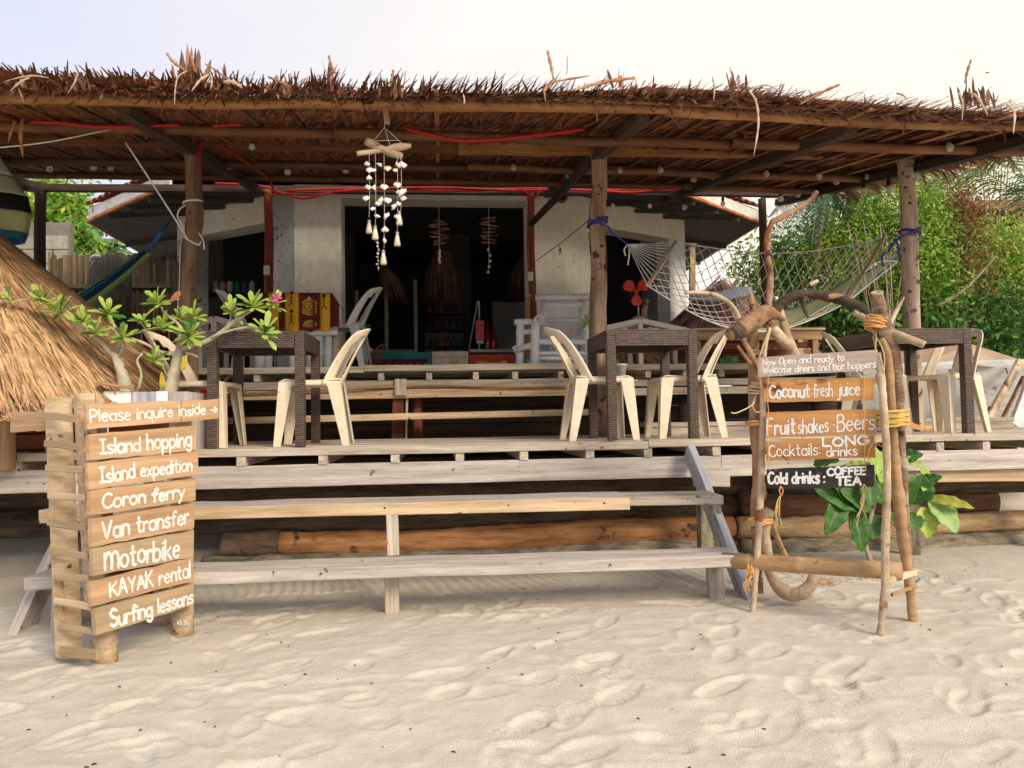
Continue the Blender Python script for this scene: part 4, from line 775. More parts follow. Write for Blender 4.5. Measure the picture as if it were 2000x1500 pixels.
# ---- beached boat under a tarp
bt = thing('covered_boat', 'white beached boat under a tan tarp beside the terrace', 'boat', (5.4, 8.0, .9))
pL, pR = W(1790, 712, 7.6), W(2120, 705, 7.2)
mb = MB(); yb = 7.7
def hull(u, v):
    x = 4.15+(8.4-4.15)*u; bulge = math.sin(math.pi*min(1, .08+u*.9))**.45; top = 1.50+.07*math.sin(math.pi*u); z = .72+(top-.72)*v
    y = yb+.95-(.95*bulge)*(v**.45)*1.0+.06*math.sin(x*7)*(1-v)*.3; return (x, y-.25, z)
mb.shell(hull, 30, 10, th=.04); mb.build('hull', m_hull, bt, True)
mb = MB(); mb.shell(lambda u, v: (4.2+4.15*u, yb+.65+1.3*v, 1.48+.07*math.sin(math.pi*u)-.9*v*v), 20, 6, th=.04); mb.build('hull', m_hull, bt, True)
ap = W(1897, 672, 8.1); l_ = W(1796, 712, 7.75); r_ = W(1992, 702, 7.6); rb = Vector((6.8, 9.4, 1.75)); lb = Vector((4.5, 9.4, 1.7))
tb = MB()
def sagq(A, B, C, n_=8):
    vs = []; idx = {}; fs = []
    for i in range(n_+1):
        for j in range(n_+1-i):
            k = n_-i-j; p = (A*i+B*j+C*k)/n_; s = 27*i*j*k/n_**3; idx[(i, j)] = len(vs); vs.append(p+Vector((0, 0, -.035*s))+Vector((0, 0, -.05*(i == 0)*math.sin(math.pi*j/n_))))
    for i in range(n_):
        for j in range(n_-i):
            fs.append((idx[(i, j)], idx[(i+1, j)], idx[(i, j+1)]))
            if i+j < n_-1: fs.append((idx[(i+1, j)], idx[(i+1, j+1)], idx[(i, j+1)]))
    tb.add(vs, fs)
mid = W(1905, 712, 7.35)
for A, B in ((l_, mid), (mid, r_), (r_, rb), (rb, lb), (lb, l_)): sagq(ap, A, B)
tb.build('tarp', m_tarp, bt, True)
for (a0, a1, w, mt) in ((W(1992, 706, 7.35), W(1925, 830, 7.0), .07, m_drift), (W(2035, 700, 7.1), W(1985, 835, 6.9), .16, m_hull), (W(2000, 735, 7.0), W(1950, 832, 6.95), .02, m_driftr)): beam('outrigger_bar', a0, a1, w, .05, mt, bt, up=(0, 1, 0))
for px, py in ((1815, 728), (1853, 727), (1866, 724), (1905, 728), (1964, 724)): a_ = W(px, py-6, 7.36); beam('tarp_peg', a_, W(px+4, py+6, 7.35), .012, .012, m_driftd, bt)
branch('bow_stick', [(1934, 795, 6.9, 3), (1922, 812, 6.9, 2), (1915, 832, 6.9, 1.2)], m_driftd, bt)

# ---- low thatch huts seen behind the terrace, right of centre
def cone_hut(name, label, apex, R_, h, n, mat, under, ang=(0, 6.283), L_=.5, w=.006, legs=True, zleg=0.9, post_mat=None, cat='hut'):
    ap = Vector(apex); t = thing(name, label, cat, (ap.x, ap.y, zleg)); P = []
    for i in range(n):
        a_ = random.uniform(*ang); s = random.uniform(0, 1)**.6; sl = math.hypot(R_, h); l = L_*random.uniform(.6, 1.2)
        da = random.gauss(0, .10); seg = []
        for q, wk in ((0, 1), (.35, 1), (.7, .9), (1, .1)):
            d = min(s*sl*.97+l*q, sl*1.10); rr = R_*d/sl; aa = a_+da*q*l/max(rr, .15)*1.2; off = .025+.030*math.sin(i*12.9)+.03*q*random.random()*(1-s*.3)
            p = Vector((ap.x+rr*math.cos(aa), ap.y+rr*math.sin(aa), ap.z-h*d/sl+off)); sd = Vector((-math.sin(aa), math.cos(aa), 0))*w*wk*random.uniform(.8, 1.3); seg.append([tuple(p-sd), tuple(p+sd)])
        P.append(seg)
    strips('thatch', P, mat, t)['kind'] = 'stuff'
    mb = MB(); mb.lathe((ap.x, ap.y, ap.z-h-.02), [(R_*.995, 0), (R_*.5, h*.5), (.01, h)], 32); mb.build('thatch_core', under, t, True)
    if legs:
        for k in range(4):
            a_ = math.pi/4+k*math.pi/2; pole('post', (ap.x+R_*.75*math.cos(a_), ap.y+R_*.75*math.sin(a_), zleg-.1), (ap.x+R_*.75*math.cos(a_), ap.y+R_*.75*math.sin(a_), ap.z-h*.72), .05, .05, post_mat or m_tan, t)
    return t
m_rthatch = M('reddish_thatch', (.22, .10, .065), (.48, .28, .20), 6, rough=.85, bump=.2, rnd=0, island=.5, hue=.01)
c_ = W(1400, 548, 9.2); cone_hut('thatched_hut', 'low reddish thatched hut right of the house with a blue sheet on top', (c_.x+.1, 9.3, c_.z+.05), 1.25, 1.15, 3600, m_rthatch, m_strawin, L_=.5, w=.008, legs=False, zleg=1.0)
mb = MB(); mb.shell(lambda u, v: tuple(W(1350+118*u, 566+18*v+5*math.sin(u*5), 8.5+.02*v-.20*math.sin(u*3)+.1*(1-v))), 12, 4, th=.02); tag(mb.build('folded_sheet', m_cloth, None, True), 'pale blue and white sheet folded over the reddish thatch', 'sheet')
c_ = W(1225, 660, 8.0); cone_hut('straw_screen', 'short golden straw screen below the little white gable', (c_.x+.15, 8.6, 1.92), .75, .45, 900, m_straw, m_strawin, L_=.4, w=.006, legs=False, zleg=1.5)

# ---- left: straw hut, fence, blocks, tree
hut_ap = W(-75, 405, 5.9)
cone_hut('straw_hut', 'golden straw conical hut roof leaning in at the left edge', (hut_ap.x, 5.75, hut_ap.z), 1.72, 1.47, 15000, m_straw, m_strawin, ang=(-2.9, 1.2), L_=.62, w=.0062, zleg=ZL, post_mat=m_pine, cat='hut')
ht = bpy.data.objects['straw_hut']
P = []
for i in range(700):
    a_ = random.uniform(-2.8, .3); p = Vector((hut_ap.x+1.68*math.cos(a_), 5.75+1.68*math.sin(a_), hut_ap.z-1.44+random.uniform(0, .05))); o = Vector((math.cos(a_)*random.uniform(0, .5)+random.gauss(0, .2), math.sin(a_)*random.uniform(0, .5), -1)); s = Vector((-math.sin(a_), math.cos(a_), 0))*random.uniform(.004, .008); l = random.uniform(.05, .22)
    P.append([[tuple(p-s), tuple(p+s)], [tuple(p+o*l*.6-s), tuple(p+o*l*.6+s)], [tuple(p+o*l), tuple(p+o*l+s*.1)]])
strips('thatch_ends', P, m_straw, ht)['kind'] = 'stuff'
for k in range(4): beam('side_panel', (-5.4, 5.15+.02*k, .93+.11*k), (-2.35, 5.15+.02*k, .93+.11*k), .03, .10, m_hut, ht)
pole('post', (-2.42, 4.98, .87), (-2.42, 5.02, 1.35), .045, .045, m_pine, ht)
fx = thing('bamboo_fence', 'weathered bamboo pole fence left behind the dark hammock post', 'fence', (W(220, 620, 9.6).x, 9.6, 1.0))
px = 96
fm = {}
while px < 350:
    pt_ = W(px, 497+random.uniform(-5, 9)+(8 if px > 290 else 0), 9.6+random.uniform(-.03, .03)); r = random.uniform(.016, .026); pole('bamboo_culm', (pt_.x, pt_.y, .9), pt_, r, r*.9, m_fence, fx, nodes=0, n=6, jit=0); px += r*1.25/mpp(pt_)
beam('fence_rail', W(90, 560, 9.54), W(335, 558, 9.54), .03, .05, m_fence, fx)
cb = thing('block_wall', 'rough grey concrete block wall above the fence', 'wall', (W(110, 500, 11).x, 11, 1.2))
for r_i in range(7):
    for k in range(5):
        p = W(134, 459, 11); x1 = p.x-.02-k*.41+(.2 if r_i % 2 else 0); x0_ = x1-.40; x1 = min(x1, p.x-.02)
        if x1-x0_ < .05: continue
        z1 = p.z-r_i*.205; mb = MB(); mb.box(((x0_+x1)/2, 11.1, z1-.1), (x1-x0_-.012, .15, .193)); mb.build('block', m_block, cb)
mb = MB(); mb.box((p.x-1.0, 11.12, (p.z-.6)), (2.0, .10, 1.6)); mb.build('mortar_core', M('mortar', (.14, .13, .10), (.2, .18, .15), 8, rough=.95), cb)
bush('leafy_tree', 'round green leafy tree above the concrete blocks', 'tree', 95, 425, 13, 62, 58, 5200, .14, [(m_f1, .65), (m_f2, .35)], nclump=45, stems=4, zbase=1.2, clump=.2)
bush('leafy_tree', 'loose leafy branch hanging beside the round tree', 'tree', 150, 470, 12.5, 24, 26, 350, .15, [(m_f1, .6), (m_f3, .4)], nclump=14, stems=3, zbase=1.2, clump=.12)
p3 = thing('palm_tree', 'small light green palm peeping above the bamboo fence', 'palm tree', (W(210, 520, 15).x, 15, 1.2), 'palm trees'); c0 = W(205, 505, 15)
for tx, ty in ((170, 470), (190, 462), (215, 465), (240, 478), (255, 492), (160, 495), (150, 510), (265, 510), (205, 480)): frond(c0, W(tx, ty, 15+random.uniform(-.4, .4)), .12, 26, .3, m_palm, p3, w=.03)
pole('trunk', (c0.x, 15, 1.0), c0, .1, .08, m_twig, p3)
# dark upright boat bow behind the fence line
mb = MB(); mb.shell(lambda u, v: tuple(W(178+78*u, 640-(143-28*abs(2*u-1)**3)*v, 9.3-.12*math.sin(math.pi*u))), 14, 10, th=.03); tag(mb.build('rolled_mat', M('dark_woven_mat', (.035, .03, .024), (.10, .09, .07), 9, (6, 6, 1), rough=.9), None, True), 'dark weathered woven mat standing against the bamboo fence', 'mat')
mb = MB(); mb.shell(lambda u, v: tuple(W(176+22*u, 502+9*v-5*math.sin(u*3), 9.2+.06*v)), 6, 3, th=.02); tag(mb.build('rag', m_cloth, None, True), 'crumpled pale rag on top of the dark mat', 'rag')
# painted float / canoe end hanging at the left
fl = thing('painted_buoy', 'green and yellow painted kayak tip hanging by the left edge', 'kayak', W(-20, 390, 6.6))
def fl_sec(py0, py1, xa, xb, mat, nm):
    mb = MB(); Y0 = 6.6
    def P_(u, v):
        py = py0+(py1-py0)*v; half = (xa+(xb-xa)*v); a_ = math.pi*2*u; c = W(-45, py, Y0); s = mpp(c)*half; return (c.x+s*math.cos(a_), c.y+s*.45*math.sin(a_), c.z)
    mb.shell(P_, 22, 5, th=.01); mb.build(nm, mat, fl, True)
fl_sec(300, 345, 38, 68, m_floatg, 'hull'); fl_sec(345, 384, 68, 92, m_floatg, 'hull'); fl_sec(384, 416, 92, 98, m_wire, 'dark_band'); fl_sec(416, 455, 98, 92, m_float, 'yellow_band'); fl_sec(455, 472, 92, 85, m_blueg, 'blue_tip')

cable('hanging_cord', [W(-45, 300, 6.6), W(-45, 262, 6.6)], .006, m_rope, fl)
# ================================================================== FURNITURE
def make_table(x0, x1, y0, y1, label):
    t = thing('wicker_table', label, 'table', ((x0+x1)/2, (y0+y1)/2, ZL), 'square wicker tables on the lower deck'); zt = 1.635; lw = .062
    bx = lambda nm, c, s: MB().box(c, s).build(nm, m_weave, t)
    bx('tabletop', ((x0+x1)/2, (y0+y1)/2, zt-.008), (x1-x0, y1-y0, .016))
    for y in (y0+.016, y1-.016): bx('apron', ((x0+x1)/2, y, zt-.016-.047), (x1-x0-.006-2*lw, .028, .09))
    for x in (x0+.016, x1-.016): bx('apron', (x, (y0+y1)/2, zt-.016-.047), (.028, y1-y0-.006-2*lw, .09))
    for x in (x0+lw/2, x1-lw/2):
        for y in (y0+lw/2, y1-lw/2): bx('leg', (x, y, (zt-.018+ZL+.003)/2), (lw-.002, lw-.002, zt-.021-ZL))
    return t
xa, xb = W(1185, 645, 5).x, W(1361, 645, 5).x; make_table(xa, xb, 5.0, 5.68, 'dark wicker table between the two facing chairs in the middle')
xa, xb = W(404, 645, 5).x, W(594, 645, 5).x; make_table(xa, xb, 5.0, 5.68, 'dark wicker table on the left beneath the frangipani branches')
xb = W(1897, 640, 5).x; make_table(xb-.66, xb, 5.0, 5.68, 'dark wicker table on the right behind the driftwood stand')

def make_chair(mat, name='plastic_chair'):
    """armless garden chair facing -Y, origin on the floor"""
    t = thing(name, 'x', 'chair', (0, 0, 0)); H0 = .435
    seat = MB(); seat.shell(lambda u, v: ((u-.5)*(.40-.03*v), -.20+.40*v, H0+.010*math.sin(math.pi*v)*-1+.018*(abs(2*u-1)**3)-.02*(v < .06)), 12, 12, th=.008); seat.build('seat', mat, t, True)
    sk = MB()
    for (a, b) in (((-.20, -.20), (.20, -.20)), ((.20, -.20), (.185, .20)), ((.185, .20), (-.185, .20)), ((-.185, .20), (-.20, -.20))):
        a_, b_ = Vector((*a, 0)), Vector((*b, 0)); sk.shell(lambda u, v, a_=a_, b_=b_: tuple(a_.lerp(b_, u)+Vector((0, 0, H0+.004-.045*v*(1-.35*math.sin(math.pi*u))))), 8, 2, th=.006)
    sk.build('seat_rim', mat, t, True)
    def bp(u, v):
        w = .215-.035*v-.07*max(0, v-.72)**1.0-.9*max(0, v-.86)**2; a_ = (u-.5)*2; z = H0-.02+(.40*v+.0*a_); y = .195+.15*v+.05*v*v-.115*a_*a_*(1-.25*v)
        return (a_*w, y, z-.035*a_*a_*(v**3))
    def msk(u, v):
        if v > .84 or v < .10: return True
        a_ = abs(u-.5)*2; k = .20+.04*v
        if a_ > .66: return True
        if a_ < .14+.16*(1-v): return True
        return (v > .74 and a_ > .55)
    bk_ = MB(); bk_.shell(bp, 26, 26, msk, th=.009); bk_.build('backrest', mat, t, True)
    def leg(x, y, dx, dy):
        mb = MB(); n_ = 5; vs = []; sx = 1 if x > 0 else -1; sy = 1 if y > 0 else -1
        for i in range(n_+1):
            f = i/n_; w = .092-.045*f; th = .007; cx, cy = x+dx*f, y+dy*f; z = (H0-.005)*(1-f)+.001*f
            for (ox, oy) in ((0, 0), (-w, 0), (-w, -th), (-th, -th), (-th, -w), (0, -w)): vs.append((cx+sx*ox, cy+sy*oy, z))
        fs = [(i*6+k, i*6+(k+1) % 6, (i+1)*6+(k+1) % 6, (i+1)*6+k) for i in range(n_) for k in range(6)]+[(0, 1, 2, 3), (0, 3, 4, 5), (n_*6+3, n_*6+2, n_*6+1, n_*6), (n_*6+5, n_*6+4, n_*6+3, n_*6)]
        mb.add(vs, fs); mb.build('leg', mat, t)
    for x in (-.205, .205): leg(x, -.203, math.copysign(.025, x), -.03); leg(x*.93, .203, math.copysign(.025, x), .06)
    return t
proto = {}
def chair(x, y, z, rot, label, mat=None, group='beige plastic chairs on the lower deck', s=1.0):
    mat = mat or m_plastic; m4 = Matrix.Translation((x, y, z))@Matrix.Rotation(rot, 4, 'Z')@Matrix.Scale(s, 4)
    if mat.name not in proto:
        proto[mat.name] = c = make_chair(mat); c.matrix_basis = m4; c['label'] = label; c['group'] = group; return c
    return copy_tree(proto[mat.name], m4, label, group)
RT = math.pi/2
px2x = lambda px, Y: W(px, 860, Y).x
chair(px2x(612, 5.30), 5.32, ZL, -RT+.03, 'beige plastic chair on the right side of the left table'); bpy.context.view_layer.update()
chair(px2x(395, 5.30), 5.30, ZL, RT-.05, 'beige plastic chair half hidden by the frangipani left of its table')
chair(px2x(1172, 5.30), 5.30, ZL, RT, 'beige plastic chair on the left side of the middle table')
chair(px2x(1334, 5.30), 5.30, ZL, -RT-.04, 'beige plastic chair on the right side of the middle table')
chair(px2x(1712, 5.45), 5.42, ZL, RT-.62, 'beige plastic chair showing its slotted back behind the menu boards')
chair(px2x(1842, 5.35), 5.36, ZL, -RT+.35, 'beige plastic chair at the right end of the terrace')
chair(W(668, 720, 7.3).x, 7.3, ZU, -RT-.10, 'grey-white plastic chair beside the batik cloth on the upper deck', m_plasticw, 'grey-white plastic chairs on the upper deck'); bpy.context.view_layer.update()
chair(W(505, 720, 7.5).x, 7.5, ZU, RT+.25, 'grey-white plastic chair left of the batik cloth', m_plasticw, 'grey-white plastic chairs on the upper deck')

# ---- batik cloth over a pale bamboo bench
bb = thing('bamboo_bench', 'pale green and white bamboo bench under the batik cloth', 'bench', (W(590, 720, 7.0).x, 7.0, ZU))
for px, mt, r in ((507, m_whitew, 11), (523, m_whitew, 9), (607, m_greenw, 9), (622, m_greenw, 10), (640, m_greenw, 8), (655, m_drift, 7), (572, m_whitew, 8), (588, m_greenw, 9)):
    p = W(px, 722, 6.95); pole('leg', (p.x, 6.95, ZU), (p.x+.01, 6.95, W(px, 650 if px != 636 else 640, 6.95).z), r*mpp(p), r*mpp(p), mt, bb, nodes=.3)
for yy in (6.9, 7.3): a_, b_ = W(500, 650, yy), W(660, 650, yy); pole('rail', (a_.x, yy, a_.z), (b_.x, yy, a_.z), .03, .03, m_whitew, bb)
for k in range(5): a_, b_ = W(500, 647, 6.9+.1*k), W(660, 647, 6.9+.1*k); beam('bench_slat', (a_.x, 6.92+.09*k, a_.z+.03), (b_.x, 6.92+.09*k, a_.z+.03), .07, .02, m_greenw, bb)
a_, b_ = W(500, 575, 7.35), W(655, 575, 7.35); pole('backrest', (a_.x, 7.35, a_.z-.01), (b_.x, 7.35, a_.z-.01), .025, .025, m_whitew, bb)
bc = thing('batik_cloth', 'maroon and yellow batik cloth with turtle rounds draped over the bench', 'cloth', W(585, 610, 6.95))
YB = 6.93
def clothP(px, py): return W(px, py, YB-.03*math.sin(px*.09)-.02*math.sin(px*.23+1)+(-.0015*(py-570)))
cols = [(505, 524, m_maroon), (524, 545, m_yellowc), (545, 557, m_maroon), (557, 584, m_yellowc), (584, 625, m_maroon), (625, 645, m_yellowc), (645, 662, m_maroon)]
def ybot(px): return 592+3*math.sin(px*.21)+max(0, min(1, (px-500)/45))*54-max(0, (px-630))*.28
def ytop(px): return 572+max(0, (px-648))*1.6+max(0, 512-px)*.8
for x0, x1, mt in cols:
    mb = MB(); mb.shell(lambda u, v, x0=x0, x1=x1: tuple(clothP(x0+(x1-x0)*u, ytop(x0+(x1-x0)*u)+(ybot(x0+(x1-x0)*u)-ytop(x0+(x1-x0)*u))*v)), 5, 10, th=.004); mb.build('cloth_panel', mt, bc, True)
mb = MB(); mb.shell(lambda u, v: tuple(Vector(clothP(505+155*u, ytop(505+155*u)))+Vector((0, .42*v, -.02*v))), 16, 4, th=.004); mb.build('cloth_top', m_maroon, bc, True)
# ================================================================== STROKE LETTERING
def arc(cx, cy, rx, ry, a0, a1, n=10): return [(cx+rx*math.cos(math.radians(a0+(a1-a0)*i/n)), cy+ry*math.sin(math.radians(a0+(a1-a0)*i/n))) for i in range(n+1)]
def SP(*p): return [tuple(a) for a in spline(p, 5)]
O_ = lambda: arc(.23, .3, .23, .3, 80, 440, 16)
GL = {
 'a': (.46, [O_(), [(.46, .6), (.46, .0)]]), 'b': (.46, [[(0, 1), (0, 0)], O_()]), 'c': (.42, [arc(.24, .3, .24, .3, 40, 320)]), 'd': (.46, [O_(), [(.46, 1), (.46, 0)]]),
 'e': (.44, [[(.02, .32), (.44, .36)]+arc(.23, .3, .22, .3, 12, 315)]), 'f': (.34, [SP((.38, .86), (.28, .98), (.16, .86), (.14, .5), (.14, -.02)), [(0, .56), (.34, .6)]]),
 'g': (.46, [O_(), SP((.46, .6), (.46, .1), (.44, -.22), (.26, -.36), (.04, -.24))]), 'h': (.44, [[(0, 1), (0, 0)], SP((.01, .35), (.12, .56), (.3, .58), (.42, .42), (.43, 0))]),
 'i': (.06, [[(.03, .6), (.03, 0)], [(.03, .84), (.04, .88)]]), 'j': (.2, [SP((.2, .6), (.2, .1), (.16, -.22), (-.06, -.3)), [(.2, .84), (.21, .88)]]), 'k': (.42, [[(0, 1), (0, 0)], [(.38, .6), (.02, .26)], [(.12, .34), (.42, 0)]]),
 'l': (.05, [[(.02, 1), (.02, 0)]]), 'm': (.68, [[(0, .6), (0, 0)], SP((0, .35), (.1, .57), (.24, .57), (.33, .4), (.34, 0)), SP((.34, .35), (.44, .57), (.58, .57), (.67, .4), (.68, 0))]),
 'n': (.42, [[(0, .6), (0, 0)], SP((0, .35), (.12, .57), (.3, .57), (.41, .4), (.42, 0))]), 'o': (.46, [O_()]), 'p': (.46, [[(0, .6), (0, -.38)], O_()]), 'q': (.46, [O_(), [(.46, .6), (.46, -.4)]]),
 'r': (.30, [[(0, .6), (0, 0)], SP((0, .34), (.1, .54), (.22, .6), (.32, .52))]), 's': (.36, [SP((.36, .52), (.2, .61), (.04, .5), (.12, .34), (.3, .26), (.36, .11), (.2, 0), (0, .07))]),
 't': (.34, [SP((.15, .92), (.15, .3), (.18, .06), (.34, .04)), [(0, .6), (.34, .62)]]), 'u': (.42, [SP((0, .6), (0, .2), (.12, .01), (.3, .03), (.42, .22)), [(.42, .6), (.42, 0)]]), 'v': (.4, [[(0, .6), (.2, 0), (.4, .6)]]),
 'w': (.6, [[(0, .6), (.14, 0), (.3, .5), (.46, 0), (.6, .6)]]), 'x': (.4, [[(0, .6), (.4, 0)], [(.4, .6), (0, 0)]]), 'y': (.42, [[(0, .6), (.22, .06)], [(.44, .6), (.2, -.02), (.04, -.36)]]),
 'P': (.48, [[(0, 1), (0, 0)], SP((0, .98), (.3, 1.0), (.48, .76), (.32, .5), (0, .46))]), 'I': (.34, [[(.17, 1), (.17, 0)], [(0, 1), (.34, 1)], [(0, 0), (.34, 0)]]), 'C': (.56, [arc(.34, .5, .34, .5, 50, 318, 14)]),
 'V': (.56, [[(0, 1), (.26, 0), (.56, 1.02)]]), 'M': (.80, [[(0, .8), (0, 0)], SP((0, .5), (.14, .78), (.3, .76), (.4, .5), (.4, 0)), SP((.4, .5), (.52, .78), (.7, .76), (.79, .5), (.8, 0))]),
 'K': (.5, [[(0, 1), (0, 0)], [(.48, 1), (.02, .46)], [(.14, .56), (.52, 0)]]), 'A': (.58, [[(0, 0), (.28, 1), (.58, 0)], [(.1, .36), (.48, .36)]]), 'Y': (.52, [[(0, 1), (.26, .5)], [(.52, 1), (.26, .5), (.26, 0)]]),
 'S': (.5, [SP((.5, .86), (.28, 1.0), (.04, .82), (.14, .56), (.4, .44), (.5, .2), (.26, 0), (0, .12))]), 'N': (.54, [[(0, 0), (0, 1), (.54, 0), (.54, 1)]]), 'W': (.78, [[(0, 1), (.2, 0), (.4, .8), (.58, 0), (.78, 1)]]),
 'O': (.62, [arc(.31, .5, .31, .5, 85, 445, 20)]), 'F': (.44, [[(0, 1), (0, 0)], [(0, 1), (.44, 1)], [(0, .54), (.34, .54)]]), 'B': (.5, [[(0, 1), (0, 0)], SP((0, 1), (.32, 1.0), (.42, .76), (.28, .56), (.02, .54)), SP((.02, .54), (.36, .56), (.5, .28), (.34, .02), (0, 0))]),
 'L': (.44, [[(0, 1), (0, 0), (.44, 0)]]), 'G': (.6, [arc(.34, .5, .33, .5, 45, 360, 14)+[(.4, .44)]]), 'T': (.56, [[(.28, 1), (.28, 0)], [(0, 1), (.56, 1)]]), 'E': (.42, [[(0, 1), (0, 0)], [(0, 1), (.42, 1)], [(0, .52), (.34, .52)], [(0, 0), (.42, 0)]]),
 ':': (.06, [[(.03, .55), (.04, .58)], [(.03, .1), (.04, .13)]]), '>': (.7, [[(0, .4), (.62, .4)], [(.36, .66), (.64, .4), (.36, .14)]]), ' ': (.26, []), ',': (.05, [[(.03, .08), (0, -.12)]]), '.': (.05, [[(.02, .04), (.03, .06)]])}
SWK = 1.32
def lettering(text, B, parent, u0, u1, v0, cap, sw, slant=0., v1=None, gap=.16, jit=.02):
    """paint `text` on a board; B(u,v,off) maps board fractions to the place. cap = capital height as a fraction of board height, sw = brush width (m)"""
    adv = 0; lay = []; wi = 0
    for ch in text: w, st = GL[ch]; wi += ch == ' '; lay.append((wi, adv, st)); adv += w+gap
    adv -= gap; v1 = v0 if v1 is None else v1; vs = []; fs = []; k = 0
    Lu = (Vector(B(1, .5, 0))-Vector(B(0, .5, 0))).length; Lv = (Vector(B(.5, 1, 0))-Vector(B(.5, 0, 0))).length
    last = 0; sw = sw*SWK
    for wi, x0, st in lay:
        if wi != last and vs: mb = MB(); mb.add(vs, fs); mb.build('lettering', m_paint, parent); vs = []; fs = []
        last = wi
        jy = random.gauss(0, jit*1.4); js = 1+random.gauss(0, jit*2.2)
        for s in st:
            pts = [(((x0+p[0]+slant*p[1])/adv)*(u1-u0)+u0, p[1]*js+jy) for p in s]
            Q = [Vector((u*Lu, (v0+(v1-v0)*(u-u0)/(u1-u0)+y*cap)*Lv, 0)) for u, y in pts]
            if (Q[-1]-Q[0]).length < .004 and len(Q) == 2: Q[-1] = Q[0]+Vector((.001, .001, 0))
            R_ = []; 
            for a, b in zip(Q, Q[1:]):     # resample
                n_ = max(1, int((b-a).length/.006)); R_ += [a.lerp(b, i/n_) for i in range(n_)]
            R_.append(Q[-1]); n_ = len(R_)-1; k += 1; ws = sw*random.uniform(.85, 1.12); L_, Rr = [], []
            T = [(R_[min(i+1, n_)]-R_[max(i-1, 0)]).normalized() for i in range(n_+1)]
            cap0 = [R_[0]-T[0]*ws*.42]; cap1 = [R_[-1]+T[-1]*ws*.42]
            C = cap0+R_+cap1; TT = [T[0]]+T+[T[-1]]; b0 = len(vs)
            for i, (c, t) in enumerate(zip(C, TT)):
                h = ws*.5*(1+.14*math.sin(i*1.7+k*2.1)); h *= (.45 if i in (0, len(C)-1) else 1); nn = Vector((-t.y, t.x, 0)); z = .0012+.00018*(k % 9)+.0004*i/len(C)
                for sg in (-1, 1): q = c+nn*h*sg; vs.append(B(q.x/Lu, q.y/Lv, z))
            for i in range(len(C)-1): fs.append((b0+2*i, b0+2*i+2, b0+2*i+3, b0+2*i+1))
    mb = MB(); mb.add(vs, fs); o = mb.build('lettering', m_paint, parent); return o
def board(name, TL, TR, BR, BL, Yl, Yr, mat, parent, th=.018, label=None, warp=.002):
    """plank from its four photo corners at two distances, real thickness behind; returns (object, mapping)"""
    tl, tr, br, bl = W(*TL, Yl), W(*TR, Yr), W(*BR, Yr), W(*BL, Yl); n = (tr-tl).cross(bl-tl).normalized(); n = -n if n.dot(Vector((0, -1, 0))) < 0 else n
    def B(u, v, off=0): return (bl.lerp(br, u)).lerp(tl.lerp(tr, u), v)+n*off
    nx_ = 10; m, L_ = frame(bl, br, up=(tl-bl)); inv = m.inverted(); vs = []; fs = []
    for i in range(nx_+1):
        e1, e2 = random.gauss(0, .0015), random.gauss(0, .0015)
        for v, off in ((0, 0), (1, 0), (1, -th), (0, -th)): q = B(i/nx_, v, off)+(tl-bl).normalized()*(e1 if v == 0 else e2); vs.append(tuple(inv@q))
    for i in range(nx_):
        for k in range(4): k2 = (k+1) % 4; fs.append((i*4+k, (i+1)*4+k, (i+1)*4+k2, i*4+k2))
    fs += [(0, 1, 2, 3), tuple(nx_*4+k for k in (3, 2, 1, 0))]
    me = bpy.data.meshes.new(name); me.from_pydata(vs, [], fs); me.materials.append(mat)
    import bmesh as _b; bm_ = _b.new(); bm_.from_mesh(me); _b.ops.recalc_face_normals(bm_, faces=bm_.faces); bm_.to_mesh(me); bm_.free()
    ob = link(bpy.data.objects.new(name, me), parent, m)
    if label: ob['label'] = label
    return ob, B

# ================================================================== LEFT SIGN: activity boards on a pallet frame
YA, YBk = 3.30, 3.82
g0 = W(205, 1292, YA+.2)
sg = thing('activity_sign', 'upright wooden sign of stacked boards listing island trips, Van transfer and Surfing lessons', 'sign', (g0.x, YA+.1, gz(g0.x, YA+.1)))
def spost(pts, mat=m_tan): P, R_ = limb(pts, 5); mb = MB(); mb.tube(P, R_, 12, True, .02); return mb.build('post', mat, sg, True)
spost([(180, 772, YA+.215, 21), (196, 1000, YA+.215, 22), (206, 1300, YA+.215, 23)]); spost([(352, 795, YBk+.09, 20), (355, 1000, YBk+.09, 20), (358, 1256, YBk+.09, 20)])
spost([(290, 800, YBk+.26, 18), (303, 1000, YBk+.26, 18), (315, 1240, YBk+.26, 18)])
# left flank: two upright half-round boards with thin rungs
def upright(pxa, pxb, ya, yb, Y, dpx, mat):
    tl, tr, bl, br = W(pxa, ya, Y), W(pxb, ya, Y+dpx), W(pxa+22, yb, Y), W(pxb+22, yb, Y+dpx); n = (tr-tl).cross(bl-tl).normalized(); n = -n if n.y > 0 else n
    mb = MB(); mb.shell(lambda u, v: tuple((tl.lerp(tr, u)).lerp(bl.lerp(br, u), v)+n*.018*math.sin(math.pi*u)), 6, 8, th=.018); return mb.build('upright_board', mat, sg)
upright(90, 140, 775, 1283, 3.52, 0.0, m_tan); upright(147, 186, 768, 1180, 3.46, -.03, m_tan)
for y_, xa_, xb_ in ((812, 88, 152), (866, 90, 158), (914, 90, 164), (969, 94, 166), (1020, 96, 168), (1076, 100, 172), (1126, 106, 176), (1173, 110, 180), (1222, 116, 184), (1272, 120, 190)):
    beam('rung', W(xa_, y_, 3.47), W(xb_, y_+random.uniform(4, 12), 3.34), .014, .030 if y_ < 1270 else .045, m_tan if y_ % 2 else m_pine2, sg, jit=.003)
board('side_board', (106, 1130), (118, 1133), (124, 1215), (112, 1205), 3.50, 3.48, m_pine, sg)
ARW, _ = board('arrow_board', (20, 805), (88, 803), (88, 841), (20, 844), 3.75, 3.60, m_pine, sg)
